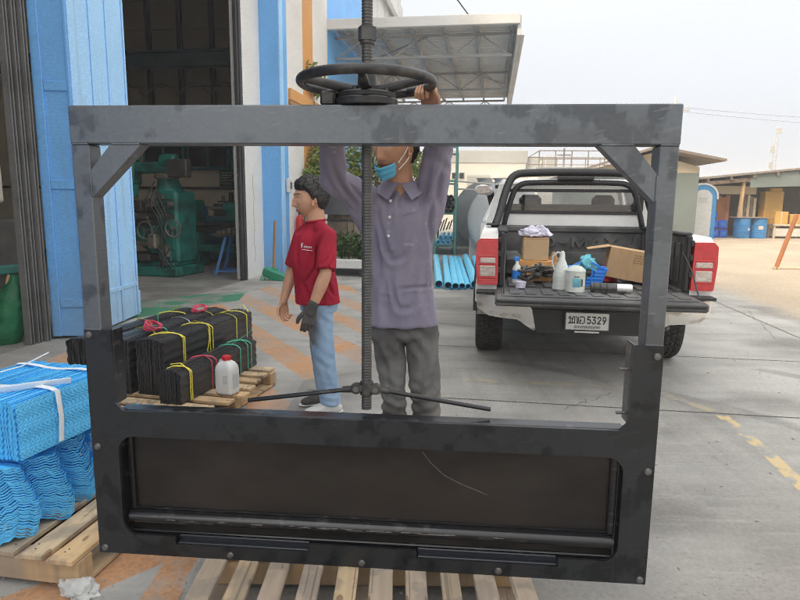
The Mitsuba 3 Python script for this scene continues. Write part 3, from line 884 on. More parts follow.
def strap(w, l0, h, mat, parent, y, tail=None, width=0.012, slant=0.0, dome=0.02, seed=0):
    rp = np.random.default_rng(seed)
    pts = []
    hw = w / 2 + 0.008
    for u in np.linspace(0.02, 1, 7):
        pts.append((hw, y, h * u - dome if u > 0.95 else h * u))
    for u in np.linspace(0, 1, 10)[1:-1]:
        x = hw - 2 * hw * u
        pts.append((x, y + slant * u, h + 0.006 - dome * abs(2 * u - 1) ** 2.5 + 0.004 * rp.uniform(0, 1)))
    for u in np.linspace(1, 0.02, 7):
        pts.append((-hw, y + slant, h * u - dome if u > 0.95 else h * u))
    g = [tube(pts, width / 2, 6, flat=0.3)]
    if tail:
        g.append(tube(tail, width / 2, 6, flat=0.35))
    return obj('strap', g, mat, parent, smooth=True)


# black bundles on their pallet
BY = 0.24
BF = frame(-1.46, 3.93, 0.145, BY)
pb = [(-0.98 + 0.135 * k, -0.98 + 0.135 * k + 0.095) for k in range(11)]
pallet('orange tinted pallet under the black sheet bundles, its boards showing beside the white canister', BF @ shift(0, 0, -0.145), -0.98, 0.20, -0.25, 1.02, [], ['wood_warm', 'wood_pale'], seed=8)
PK = 'pallet_001'
rp = np.random.default_rng(21)
for k, xe in enumerate((0.17, 0.21, 0.27, 0.30, 0.26, 0.22, 0.20, 0.18)):
    y0 = -0.22 + 0.165 * k
    g = subdiv(cb(-0.99, xe, y0, y0 + 0.10, 0.122, 0.144, 0.003), 0.25)
    obj('deck_board', wob(g, 0.002, 5, 40 + k), ['wood_warm', 'wood_pale', 'wood_cross'][k % 3], PK)


def black_pack(label, x, y, z, w, l, h, n, seed, straps, yaw=0.0):
    fr = BF @ shift(x, y, z) @ rotm((0, 0, 1), -math.degrees(yaw))
    P = thing('sheet_bundle', label, 'plastic sheets', fr, None)
    obj('sheet_pack', upright_pack(w, l, h, n, seed, wave=0.004, lam=0.06, dome=0.028), 'black_sheet', P, smooth=40)
    for i, (yy, mat, sl, tail) in enumerate(straps):
        strap(w, l, h, mat, P, yy, tail, slant=sl, dome=0.028, seed=seed + i)
    return P


b1 = black_pack('low black sheet bundle tied with yellow, red and green straps beside the white canister', -0.082, -0.02, 0, 0.165, 1.08, 0.235, 14, 1,
                [(0.10, 'strap_yellow', 0.02, [(0.085, 0.1, 0.22), (0.0, 0.13, 0.255), (-0.06, 0.1, 0.25)]), (0.12, 'strap_yellow', -0.05, None), (0.38, 'strap_red', 0.04, None), (0.44, 'strap_red', -0.09, None),
                 (0.80, 'strap_green', -0.05, [(0.02, 0.8, 0.24), (0.10, 0.86, 0.30), (0.16, 0.9, 0.36)]), (0.92, 'strap_green', 0.05, None), (0.98, 'strap_green', -0.10, None)])
b2 = black_pack('tall black sheet bundle with three yellow straps behind the low bundle', -0.33, 0.12, 0, 0.23, 1.30, 0.405, 18, 2,
                [(0.22, 'strap_yellow', 0.0, None), (0.24, 'strap_yellow', -0.10, None), (0.58, 'strap_yellow', 0.10, [(0.11, 0.58, 0.38), (0.13, 0.56, 0.30), (0.125, 0.53, 0.20), (0.135, 0.50, 0.10)]), (0.62, 'strap_yellow', -0.08, None), (1.0, 'strap_yellow', 0.05, None), (1.18, 'strap_yellow', -0.06, [(0.0, 1.18, 0.43), (0.07, 1.22, 0.46), (0.13, 1.2, 0.40)])])
b3 = black_pack('black sheet bundle with a red rag and upright green strap end, second row', -0.60, 0.10, 0, 0.24, 1.36, 0.40, 18, 3,
                [(0.30, 'strap_yellow', 0.08, None), (0.44, 'strap_green', -0.02, [(0.06, 0.42, 0.41), (0.075, 0.40, 0.47), (0.07, 0.41, 0.56), (0.09, 0.42, 0.60)]), (0.75, 'strap_white', 0.10, None), (1.1, 'strap_yellow', 0.05, None)])
b4 = black_pack('black sheet bundle with yellow ties in the rearmost row next to the blue door', -0.86, 0.06, 0, 0.23, 1.36, 0.39, 17, 4,
                [(0.3, 'strap_yellow', 0.05, None), (0.66, 'strap_yellow', 0.12, None), (1.15, 'strap_yellow', -0.1, [(0.0, 1.1, 0.39), (0.03, 1.1, 0.43), (0.06, 1.12, 0.45), (0.02, 1.14, 0.41)])])


def rag(seed, size, flat=0.35):
    g = trimesh.creation.icosphere(subdivisions=3, radius=1.0)
    v = np.array(g.vertices)
    r = 0.55 + 0.9 * meshkit.fbm(v * 2.3 + seed * 7, 4, seed)
    v = v * r[:, None] * np.array(size)
    v[:, 2] = np.where(v[:, 2] < 0, v[:, 2] * flat, v[:, 2])
    g.vertices = v
    return g


solo('red_strap_coil', [tube([(0.05 * math.cos(a * 1.3 + 0.3 * k) * (1 + 0.3 * k), 0.05 * math.sin(a * 1.3) * 1.6, 0.008 * k + 0.012 * math.sin(a)) for a in np.linspace(0, 5.2, 22)], 0.009, 6, flat=0.4) for k in range(4)],
     'strap_red', 'coil of red strapping lying on the second black bundle', 'strapping', BF @ shift(-0.50, 0.40, 0.425), smooth=True)
solo('red_strap_coil', [tube([(0.04 * math.cos(a * 1.3 + 0.3 * k) * (1 + 0.3 * k), 0.05 * math.sin(a * 1.3) * 2.0, 0.008 * k + 0.012 * math.sin(a)) for a in np.linspace(0, 5.2, 22)], 0.009, 6, flat=0.4) for k in range(3)],
     'strap_red', 'red strapping scrap on the far end of the rear black bundles', 'strapping', BF @ shift(-0.62, 1.22, 0.42), smooth=True)

# white canister with a red cap
CF = frame(-1.232, 4.185, 0.147, 0.35)
J = thing('canister', 'white plastic canister with red cap standing on the pallet by the black bundles', 'canister', CF)
rings = []
for z, w, d in [(0, 0.058, 0.046), (0.006, 0.068, 0.056), (0.02, 0.072, 0.060), (0.165, 0.072, 0.060), (0.20, 0.068, 0.056), (0.228, 0.050, 0.042), (0.243, 0.026, 0.024), (0.252, 0.022, 0.022)]:
    a = np.arange(32) * 2 * PI / 32
    c, s = np.cos(a), np.sin(a)
    e = 0.38
    rings.append(np.stack([w * np.sign(c) * abs(c) ** e, d * np.sign(s) * abs(s) ** e, np.full(32, z)], -1))
v = np.vstack(rings)
f = []
for i in range(len(rings) - 1):
    for j in range(32):
        j2 = (j + 1) % 32
        f += [(i * 32 + j, i * 32 + j2, (i + 1) * 32 + j2), (i * 32 + j, (i + 1) * 32 + j2, (i + 1) * 32 + j)]
obj('bottle', trimesh.Trimesh(v, np.array(f), process=False), 'plastic_white', J, smooth=50)
obj('cap', [lathe([(0.024, 0.244), (0.030, 0.246), (0.030, 0.272), (0.027, 0.277)], 20), *[cb(-0.002, 0.002, 0.0285, 0.032, 0.248, 0.27).apply_transform(rotm((0, 0, 1), 24 * k)) for k in range(15)]], 'plastic_red', J)
obj('label', [cb(0.0735, 0.0748, -0.03, 0.03, 0.05, 0.15)], 'label_grey', J)
obj('label_print', [cb(0.005, 0.045, -0.0605, -0.0612, 0.135 - 0.016 * k, 0.142 - 0.016 * k) for k in range(4)], 'label_grey', J)
obj('handle', tube([(-0.05, 0, 0.205), (-0.055, 0, 0.235), (-0.03, 0, 0.25), (-0.018, 0, 0.246)], 0.009, 10), 'plastic_white', J, smooth=True)

# blue bundles on the left pallet
LYAW = 0.26
LF = frame(-1.56, 2.19, 0, LYAW)
bl = [(-0.62, -0.52), (-0.49, -0.39), (-0.36, -0.27), (-0.24, -0.15), (-0.115, -0.035), (0.0, 0.10), (0.135, 0.235)]
pallet('pale wooden pallet under the blue sheet bundles at the left edge', frame(-1.475, 2.16, 0, 0.16), -0.85, 0.245, 0.0, 1.15, [(a + 0.008, b + 0.008) for a, b in [(-0.84, -0.74), (-0.70, -0.61), (-0.57, -0.47), (-0.43, -0.33), (-0.29, -0.19), (-0.135, -0.035), (0.0, 0.10), (0.13, 0.235)]], ['wood_pale', 'wood_warm', 'wood_pale'], seed=15)


def layered_pack(w, l, h, n, seed, bulge=0.03):
    """n thin wavy sheets lying on each other, edges uneven, the pile sagging into curves."""
    rp = np.random.default_rng(seed)
    out = []
    nx, ny = 15, 13
    th = h / n
    for k in range(n):
        zf = (k + 0.5) / n
        ox = 0.010 * math.sin(zf * 5 + seed) + rp.uniform(-0.003, 0.003)
        oy = bulge * math.sin(zf * PI * 1.2 + 0.3) + rp.uniform(-0.003, 0.003)

        def sheet_fn(u, v, dz):
            x = -w / 2 + w * u + ox + 0.005 * np.sin(v * 40 + k)
            y = l * v + (oy - 0.050 * np.abs(2 * u - 1) ** 2.6) * np.where(v < 0.5, -1, 1) + 0.009 * np.sin(u * 2 * PI * 1.0 + seed + zf * 1.5) + 0.004 * np.sin(u * 26)
            z = h * zf + dz + 0.018 * np.sin(u * PI * 2 + 0.5 + seed) * (1 - 0.3 * zf) - 0.03 * np.abs(2 * u - 1) ** 2.2 * zf + 0.0035 * np.sin(u * 30 + v * 4)
            return np.stack([x, y, z], -1)

        a = grid_sheet(0, 0, lambda u, v: sheet_fn(u, v, th * 0.36), nx, ny)
        b = grid_sheet(0, 0, lambda u, v: sheet_fn(u, v, -th * 0.30), nx, ny)
        N = nx * ny
        loop = [i * ny for i in range(nx)] + [(nx - 1) * ny + j for j in range(1, ny)] + [i * ny + ny - 1 for i in range(nx - 2, -1, -1)] + [j for j in range(ny - 2, 0, -1)]
        e = []
        for c in range(len(loop)):
            p, r = loop[c], loop[(c + 1) % len(loop)]
            e += [(p, p + N, r), (r, p + N, r + N)]
        keep = [np.array(e)]
        if k >= n - 1:
            keep.append(a.faces)
        if k == 0:
            keep.append(b.faces[:, ::-1] + N)
        out.append(trimesh.Trimesh(np.vstack([a.vertices, b.vertices]), np.vstack(keep), process=False))
    return out


for i, lab in enumerate(['first lower blue bundle from the left, cut by the edge of the photo', 'second lower blue bundle from the left, its wavy end over the pallet boards', 'third lower blue bundle from the left, under the strapped blue block', 'fourth lower blue bundle from the left, beside the gate leg']):
    yc = 0.085 + 0.178 * i
    P = thing('blue_sheet_bundle', lab, 'plastic sheets', LF @ shift(0.03 + 0.02 * (i % 2) - 0.012 * i, yc, 0.150) @ rotm((0, 0, 1), 90))
    obj('sheet_pack', layered_pack(0.168, 0.60, 0.305 - 0.012 * (i % 2), 30, 31 + i), 'blue_sheet', P, smooth=False)
# the strapped block on top: rows of standing sheets with an embossed outer face
TF = LF @ shift(0.03, 0.09, 0.475) @ rotm((0, 0, 1), 0)
P = thing('blue_sheet_bundle', 'square block of blue plastic sheets with white straps on top of the lower blue bundles', 'plastic sheets', TF)
hT, wT, lT = 0.235, 0.50, 0.56
for r in range(4):
    w0 = wT / 4
    ms = upright_pack(w0 * 0.985, lT, hT, 12, 60 + r, wave=0.003, lam=0.026, dome=0.004, yjit=0.004)
    for m in ms:
        m.apply_translation((-w0 * (r + 0.5), 0, 0))
    obj('sheet_pack', ms, 'blue_sheet', P, smooth=40)


def emb(u, v):
    x = 0.006 + 0.0032 * np.sin((u * lT / 0.011) * PI + 5 * np.sin(v * hT / 0.045 * PI)) * np.sin(v * hT / 0.0145 * PI)
    return np.stack([x, lT * u, hT * v], -1)


obj('embossed_face', grid_sheet(0, 0, emb, 230, 100), 'blue_sheet', P, smooth=True)
for y0, sl in ((0.20, -0.04), (0.47, 0.0)):
    pts = [(0.014, y0, 0.01), (0.014, y0 + 0.01, hT * 0.5), (0.013, y0, hT - 0.004), (-0.02, y0, hT + 0.006)] + [(-0.02 - 0.46 * u, y0 + sl * u, hT + 0.006 + 0.006 * math.sin(u * 9)) for u in np.linspace(0.1, 1, 8)]
    obj('strap', tube(pts, 0.014, 8, flat=0.14), 'strap_white', P, smooth=True)
obj('strap', tube([(-wT * 0.52, -0.006, 0.0), (-wT * 0.5, -0.008, hT), (-wT * 0.42, 0.06, hT + 0.012), (-wT * 0.2, 0.16, hT + 0.02), (-0.01, 0.3, hT + 0.012)], 0.016, 8, flat=0.15), 'strap_white', P, smooth=True)
obj('strap', tube([(-wT * 0.75, 0.1, hT + 0.01), (-wT * 0.6, 0.14, hT + 0.05), (-wT * 0.42, 0.24, hT + 0.075), (-wT * 0.30, 0.33, hT + 0.12)], 0.013, 8, flat=0.2), 'strap_white', P, smooth=True)
# a single low pack seen through the gate
P = thing('blue_sheet_bundle', 'small flat blue pack lying behind the gate leg near the black bundles', 'plastic sheets', frame(-1.66, 3.50, 0, 0.15))
ms = upright_pack(0.16, 0.22, 0.215, 16, 77, wave=0.003, lam=0.02, dome=0.003, yjit=0.01)
obj('sheet_pack', ms, 'blue_sheet', P, smooth=40)
solo('wax_paper_scrap', wob(rag(3, (0.085, 0.06, 0.05), 0.3), 0.018, 30, 5), 'paper_waste', 'crumpled greyish paper scrap on the ground by the left pallet', 'paper', frame(-1.235, 2.14, 0.008, 0.5), smooth=25)

# rolled tarpaulin left of the door track
P = thing('rolled_tarpaulin', 'rolled green tarpaulin with tan hem leaning by the door track at far left', 'tarpaulin', frame(-4.10, 6.25, 0, 0.2))
prt = [((-0.10 + 0.20 * u), 0, 0.74 * u) for u in np.linspace(0, 1, 14)]
obj('cloth_roll', wob(subdiv(tube(prt, [0.13, 0.15, 0.16, 0.16, 0.155, 0.15, 0.15, 0.14, 0.13, 0.12, 0.10, 0.08, 0.05, 0.03], 16), 0.05), 0.02, 12, 4), 'green_tarp', P, smooth=True)
obj('hem', wob(tube([(p[0] + (0.13 - 0.10 * i / 13) * -0.9, -0.05, p[2]) for i, p in enumerate(prt)], 0.014, 8), 0.01, 10, 2), 'wood_warm', P, smooth=True)

# broom against the wall
P = thing('broom', 'green plastic broom head with brown handle leaning by the blue column', 'broom', frame(-2.50, 11.75, 0, 0.15))
obj('handle', tube([(-0.02, 0.12, 0.16), (-0.05, 0.34, 1.15)], 0.028, 10), 'brown_paint', P)
obj('broom_head', [subdiv(cb(-0.24, 0.26, -0.06, 0.10, 0.02, 0.20, 0.03), 0.1).apply_transform(rotm((0, 1, 0), 20)), cb(-0.08, 0.06, 0.06, 0.16, 0.12, 0.24, 0.02)], 'plastic_green', P)
obj('bristles', [bar((-0.2 + 0.03 * k, -0.05 + 0.02 * (k % 3), 0.10), (-0.22 + 0.033 * k, -0.09 + 0.02 * (k % 3), 0.01 + 0.0), 0.010, 5) for k in range(15)], 'plastic_green', P)

# ---------------------------------------------------------------- machines in the hall
MF = frame(-4.95, 12.65, 0.004, 0.25)
P = thing('milling_machine', 'green milling machine with wheels and dark table just inside the hall', 'milling machine', MF)
obj('base', [cb(-0.75, 0.62, -0.5, 0.5, 0, 0.20, 0.03), cb(-0.60, 0.5, -0.42, 0.42, 0.20, 0.28, 0.03)], 'machine_green', P)
obj('column', [cb(0.05, 0.55, -0.30, 0.40, 0.26, 1.72, 0.05), m3 and tri(hull(((0.20, 0.05, 1.70), (0.26, 0.30, 0.06)), ((0.12, 0.05, 2.02), (0.17, 0.22, 0.05))))], 'machine_green', P)
obj('door_plate', cb(0.15, 0.48, -0.325, -0.302, 0.55, 1.15, 0.012), 'machine_green', P)
for k in range(6):
    obj('louver', cb(0.16, 0.44, -0.312, -0.298, 1.28 + 0.05 * k, 1.305 + 0.05 * k, 0.004), 'machine_dark', P)
obj('gear_cover', [cb(0.10, 0.40, -0.345, -0.302, 0.30, 0.52, 0.02)], 'machine_green', P)
obj('switch_panel', cb(0.30, 0.50, -0.36, -0.302, 1.18, 1.26, 0.008), 'machine_dark', P)
for x in (0.33, 0.40, 0.47):
    obj('push_button', lathe([(0.014, 0), (0.014, 0.014)], 10).apply_transform(rotm((1, 0, 0), 90)).apply_translation((x, -0.361, 1.22)), 'plastic_red' if x < 0.35 else 'machine_bare', P)
obj('turret_ring', lathe([(0.235, 1.96), (0.25, 1.98), (0.25, 2.05), (0.235, 2.07)], 28, (0.12, 0.05, 0)), 'machine_bare', P)
obj('ram', [cb(-0.62, 0.62, -0.12, 0.20, 2.07, 2.30, 0.04)], 'machine_green', P)
obj('head', [cb(-0.78, -0.52, -0.20, 0.16, 1.82, 2.36, 0.06), lathe([(0.09, 1.60), (0.10, 1.66), (0.12, 1.84)], 20, (-0.65, -0.02, 0)), lathe([(0.14, 2.34), (0.15, 2.40), (0.15, 2.62), (0.10, 2.68)], 24, (-0.62, 0.0, 0))], 'machine_green', P)
obj('motor', [lathe([(0.13, 0), (0.14, 0.03), (0.14, 0.30), (0.10, 0.34)], 22, (0.1, -0.05, 2.32), 'x')], 'machine_green', P)
obj('spindle_nose', lathe([(0.02, 1.42), (0.03, 1.44), (0.05, 1.52), (0.06, 1.62)], 16, (-0.65, -0.02, 0)), 'machine_bare', P)
obj('control_box', cb(0.36, 0.80, -0.30, -0.10, 1.98, 2.34, 0.02), 'machine_dark', P)
obj('knee', [cb(-0.50, 0.06, -0.36, 0.36, 0.62, 1.02, 0.06), tri(hull(((-0.25, 0, 0.62), (0.24, 0.28, 0.04)), ((-0.02, 0, 0.36), (0.1, 0.2, 0.04))))], 'machine_green', P)
obj('saddle', cb(-0.56, 0.0, -0.42, 0.42, 1.02, 1.14, 0.02), 'machine_dark', P)
obj('table', [cb(-0.78, -0.06, -0.75, 0.75, 1.15, 1.27, 0.015), *[cb(-0.70 + 0.16 * k, -0.66 + 0.16 * k, -0.74, 0.74, 1.271, 1.28) for k in range(4)]], 'machine_dark', P)
obj('vise', [cb(-0.58, -0.22, -0.2, 0.2, 1.285, 1.40, 0.02), cb(-0.52, -0.28, -0.30, -0.16, 1.30, 1.52, 0.02)], 'machine_dark', P)
obj('workpiece', cb(-0.9, -0.35, -0.14, 0.12, 1.45, 1.56, 0.01), 'machine_bare', P)
for (x, y, z, r, ax) in ((-0.05, -0.52, 0.93, 0.17, 'y'), (0.55, -0.45, 0.98, 0.17, 'y'), (-0.40, -0.86, 1.2, 0.13, 'y'), (-0.85, -0.1, 0.72, 0.13, 'x')):
    w = obj('handwheel', tube([(r * math.cos(a), r * math.sin(a), 0) for a in np.arange(24) * 2 * PI / 24], 0.016, 8, closed=True).apply_transform(rotm((1, 0, 0), 90) if ax == 'y' else rotm((0, 1, 0), 90)).apply_translation((x, y, z)), 'machine_bare', P, smooth=True)
    sp = [tube([(0, 0, 0), (r * math.cos(a), r * math.sin(a), 0)], 0.010, 6) for a in (0.3, 2.4, 4.5)] + [lathe([(0.03, -0.06), (0.03, 0.03)], 12)]
    g = merge(sp)
    g.apply_transform(rotm((1, 0, 0), 90) if ax == 'y' else rotm((0, 1, 0), 90))
    g.apply_translation((x, y, z))
    obj('wheel_spokes', g, 'machine_bare', w)
obj('feed_screw', [lathe([(0.045, -0.6), (0.045, 0.3)], 16, (-0.35, -0.42, 0.66), 'x'), cb(0.02, 0.20, -0.56, -0.34, 0.56, 0.86, 0.03)], 'machine_bare', P)
for k in range(4):
    obj('hose', tube([(0.10 + 0.05 * k, -0.33, 1.9 - 0.1 * k), (-0.05 + 0.1 * k, -0.42, 1.55), (0.2 + 0.08 * k, -0.45, 1.2), (0.45 - 0.15 * k, -0.46, 0.55 + 0.1 * k), (0.2 + 0.1 * k, -0.5, 0.2)], 0.016, 7), 'machine_dark', P, smooth=True)
obj('coolant_tray', [cb(-0.75, 0.0, -0.50, 0.46, 0.30, 0.44, 0.02)], 'machine_dark', P)
obj('swarf_guard', cb(-0.80, -0.77, -0.5, 0.5, 1.2, 1.5, 0.005), 'machine_dark', P)
for k, (x, z) in enumerate([(0.20, 1.55), (0.42, 1.42), (0.30, 0.85)]):
    obj('name_plate', cb(x - 0.06, x + 0.06, -0.330, -0.300, z, z + 0.08, 0.003), 'machine_bare', P)
obj('oil_pump', [lathe([(0.05, 0.4), (0.06, 0.42), (0.06, 0.62), (0.02, 0.66)], 14, (0.36, -0.40, 0))], 'machine_bare', P)
obj('knee_screw', lathe([(0.05, 0.2), (0.05, 0.40)], 14, (-0.2, 0, 0)), 'machine_bare', P)
obj('lever', [bar((0.0, -0.45, 1.05), (0.1, -0.62, 1.2), 0.012), bar((-0.3, -0.5, 1.1), (-0.28, -0.7, 1.0), 0.012)], 'machine_bare', P)

L_ = thing('lathe', 'green metal lathe with raised tailstock against the rear of the hall', 'lathe', frame(-4.0, 14.35, 0.004, 0.15))
obj('bed', [cb(-1.4, 1.5, -0.20, 0.20, 0.82, 0.98, 0.02), cb(-1.4, 1.5, -0.24, -0.14, 0.96, 1.03, 0.01)], 'machine_dark', L_)
obj('leg', cb(-1.3, -0.7, -0.25, 0.25, 0, 0.82, 0.03), 'machine_green', L_)
obj('leg', cb(0.85, 1.4, -0.25, 0.25, 0, 0.82, 0.03), 'machine_green', L_)
obj('chip_tray', cb(-0.72, 0.86, -0.33, 0.30, 0.36, 0.50, 0.02), 'machine_green', L_)
obj('tailstock', [cb(-0.12, 0.40, -0.16, 0.16, 1.03, 1.22, 0.04), lathe([(0.10, -0.30), (0.13, -0.26), (0.13, 0.34), (0.09, 0.40)], 22, (0.12, 0, 1.36), 'x'), cb(-0.10, 0.30, -0.12, 0.12, 1.18, 1.36, 0.04)], 'machine_green', L_)
obj('quill', [lathe([(0.02, -0.72), (0.045, -0.60), (0.045, -0.28)], 14, (0.12, 0, 1.36), 'x'), bar((0.52, 0, 1.36), (0.60, 0, 1.36), 0.03)], 'machine_bare', L_)
obj('tail_wheel', [bar((0.58, -0.12, 1.28), (0.58, 0.12, 1.44), 0.018), bar((0.58, 0.1, 1.28), (0.58, -0.1, 1.44), 0.018)], 'machine_bare', L_)
obj('headstock', [cb(-1.38, -0.75, -0.26, 0.26, 0.98, 1.55, 0.05)], 'machine_green', L_)
obj('carriage', [cb(0.62, 1.05, -0.34, 0.3, 0.98, 1.10, 0.03), cb(0.70, 0.98, -0.40, -0.30, 0.68, 1.0, 0.02)], 'machine_bare', L_)

DP = thing('drill_press', 'dark green pillar drill behind the milling machine', 'drill press', frame(-6.35, 14.2, 0.004, 0.2))
obj('base', cb(-0.3, 0.3, -0.35, 0.3, 0, 0.10, 0.02), 'machine_green', DP)
obj('pillar', lathe([(0.07, 0.1), (0.07, 1.95)], 18), 'machine_bare', DP)
obj('table', [cb(-0.26, 0.26, -0.42, 0.05, 0.92, 0.98, 0.015), cb(-0.1, 0.1, -0.12, 0.1, 0.80, 0.92, 0.02)], 'machine_dark', DP)
obj('head', [cb(-0.17, 0.17, -0.42, 0.22, 1.55, 2.0, 0.05), cb(-0.15, 0.15, -0.44, 0.2, 2.003, 2.12, 0.04)], 'machine_green', DP)
obj('chuck', lathe([(0.02, 1.28), (0.035, 1.30), (0.05, 1.38), (0.05, 1.55)], 14, (0, -0.25, 0)), 'machine_bare', DP)
obj('feed_handle', [bar((0.18, -0.25, 1.7), (0.34, -0.25 + 0.2 * math.cos(a), 1.7 + 0.2 * math.sin(a)), 0.012, 6) for a in (0.4, 2.5, 4.6)], 'machine_bare', DP)
TC = thing('tool_cabinet', 'dark teal tool cabinet with drawers standing against the rear of the hall', 'cabinet', frame(-5.05, 15.9, 0.004, 0.15))
obj('carcass', cb(-0.9, 0.9, -0.3, 0.3, 0.05, 1.15, 0.012), 'teal_paint', TC)
for k in range(5):
    for q in range(2):
        dr0 = obj('drawer', cb(-0.86 + 0.88 * q, -0.02 + 0.88 * q, -0.325, -0.303, 0.10 + 0.205 * k, 0.285 + 0.205 * k, 0.008), 'teal_paint', TC)
        obj('pull', cb(-0.56 + 0.88 * q, -0.32 + 0.88 * q, -0.345, -0.326, 0.20 + 0.205 * k, 0.225 + 0.205 * k, 0.004), 'machine_bare', dr0)
for k, (x, w, h, mat, lab) in enumerate([(-0.6, 0.3, 0.34, 'cladding', 'brown box at the left end of the dark teal tool cabinet'), (-0.15, 0.22, 0.22, 'deep_blue_paint', 'blue tool box on the middle of the dark teal tool cabinet'), (0.45, 0.4, 0.28, 'machine_dark', 'dark machine part on the right end of the tool cabinet')]):
    bx_ = thing('tool_box', lab, 'box', FR[TC] @ shift(x, 0, 1.152))
    obj('case', cb(-w / 2, w / 2, -0.15, 0.15, 0, h, 0.015), mat, bx_)
    obj('lid', cb(-w / 2 - 0.006, w / 2 + 0.006, -0.156, 0.156, h + 0.002, h + 0.03, 0.008), mat, bx_)
SHF = thing('wall_shelf', 'long dark wall shelf with small parts above the lathe', 'shelf', frame(-3.55, 17.1, 0.004, 0.15))
obj('board', cb(-1.6, 1.2, -0.15, 0.15, 1.50, 1.54, 0.005), 'machine_dark', SHF)
obj('bracket', [beam((x, 0.12, 1.3), (x, -0.12, 1.49), 0.03, 0.03) for x in (-1.4, -0.2, 1.0)], 'dark_steel', SHF)
rz = np.random.default_rng(44)
for k in range(11):
    x = -1.5 + 0.24 * k
    w, h = rz.uniform(0.05, 0.09), rz.uniform(0.1, 0.24)
    solo('parts_tin', lathe([(w, 0), (w, h), (w * 0.8, h + 0.01)], 12), ['machine_bare', 'machine_dark', 'cladding', 'teal_paint'][k % 4], 'small tin on the dark wall shelf above the lathe, ' + ['first', 'second', 'third', 'fourth', 'fifth', 'sixth', 'seventh', 'eighth', 'ninth', 'tenth', 'last'][k] + ' from left', 'tin', FR[SHF] @ shift(x, 0, 1.541), 'tins on the wall shelf')
Q = thing('trestle', 'blue steel trestle table with splayed legs in the hall doorway', 'trestle', frame(-3.52, 12.75, 0.004, 0.12))
obj('top', cb(-0.36, 0.42, -0.28, 0.28, 0.80, 0.86, 0.01), 'machine_dark', Q)
for sx in (-1, 1):
    for sy in (-1, 1):
        obj('leg', beam((0.04 + sx * 0.14, sy * 0.16, 0.80), (0.02 + sx * 0.33, sy * 0.24, 0.0), 0.06, 0.06, 0.006), 'deep_blue_paint', Q)
obj('cross_bar', [beam((-0.36, -0.23, 0.08), (0.4, -0.23, 0.08), 0.04, 0.04), beam((-0.36, 0.23, 0.08), (0.4, 0.23, 0.08), 0.04, 0.04)], 'deep_blue_paint', Q)
solo('scrap_metal', [wob(cb(-0.28 + 0.12 * k, -0.20 + 0.12 * k, -0.2, 0.15 + 0.02 * k, 0.0, 0.05 + 0.03 * (k % 3), 0.006), 0.01, 8, k) for k in range(5)], 'machine_bare', 'rusty metal offcuts lying on the blue trestle table', 'metal scrap', frame(-3.52, 12.75, 0.866, 0.2))
# dark bulk of a second machine seen past the door track at far left
N_ = thing('press_machine', 'dark machine with a round gauge in the gloom at the far left edge', 'machine', frame(-5.9, 8.1, 0.004, 0.3))
obj('body', [cb(-0.7, 0.6, -0.4, 0.4, 0, 1.25, 0.05), cb(-0.5, 0.4, -0.3, 0.3, 1.25, 1.45, 0.04)], 'machine_dark', N_)
obj('cabinet', cb(-0.35, 0.50, -0.32, 0.3, 1.46, 1.98, 0.03), 'inner_wall', N_)
obj('gauge', lathe([(0.12, -0.02), (0.12, 0.02), (0.08, 0.03)], 24).apply_transform(rotm((1, 0, 0), 90)).apply_translation((0.30, -0.34, 1.76)), 'machine_dark', N_)
obj('bed_plate', cb(-0.8, 0.7, -0.55, 0.5, 0.52, 0.64, 0.02), 'machine_green', N_)

# ---------------------------------------------------------------- pickup truck with its tailgate down
M('truck_white', lambda p, n, uv: mix((0.80, 0.80, 0.78), (0.68, 0.66, 0.62), smoothstep(0.5, 0.75, fbm(p.x * 3, p.y * 3, p.z * 4))), 0.28, spec=0.5, clearcoat=0.6, clearcoat_gloss=0.9)
M('liner', lambda p, n, uv: mix((0.055, 0.055, 0.057), (0.125, 0.122, 0.118), smoothstep(0.35, 0.7, fbm(p.x * 4, p.y * 4, p.z * 4, octaves=4))), 0.5, spec=0.5)
M('black_plastic', (0.022, 0.022, 0.023), 0.45, spec=0.5)
M('chrome', lambda p, n, uv: mix((0.80, 0.78, 0.74), (0.50, 0.46, 0.40), smoothstep(0.5, 0.75, fbm(p.x * 9, p.y * 9, p.z * 14))), 0.34, metal=0.6)
M('brushed', lambda p, n, uv: mix((0.55, 0.53, 0.49), (0.30, 0.28, 0.25), noise(p.x * 70, p.y * 70, p.z * 2)), 0.35, metal=0.5)
M('tyre', lambda p, n, uv: mix((0.022, 0.021, 0.020), (0.05, 0.046, 0.042), noise(p.x * 20, p.y * 20, p.z * 20)), 0.8)
M('lamp_red', lambda p, n, uv: mix((0.42, 0.008, 0.012), (0.66, 0.03, 0.03), smoothstep(0.3, 0.7, 0.5 + 0.5 * dr.sin(p.z * 520)) * 0.6 + 0.4 * noise(p.x * 30, p.y * 30, p.z * 24)), 0.12, spec=0.6, clearcoat=0.8, bump=lambda p, n, uv: 0.0008 * dr.sin(p.z * 520), eps=1e-3)
M('lamp_dark_red', (0.40, 0.012, 0.014), 0.15, spec=0.6, clearcoat=0.8)
M('lamp_clear', lambda p, n, uv: mix((0.62, 0.56, 0.50), (0.40, 0.30, 0.26), noise(p.x * 60, p.y * 60, p.z * 60)), 0.12, spec=0.7, clearcoat=0.8)
M('plate_white', (0.72, 0.72, 0.68), 0.5)
M('ink', (0.035, 0.035, 0.035), 0.6)
M('seat_cloth', (0.05, 0.047, 0.043), 0.9)
scene['glass_material'] = {'type': 'thindielectric', 'int_ior': 1.5}
M('carton', lambda p, n, uv: mix((0.46, 0.30, 0.16), (0.36, 0.22, 0.115), fbm(p.x * 7, p.y * 7, p.z * 7)) * (0.93 + 0.14 * noise(p.x * 90, p.y * 9, p.z * 9)), 0.8)
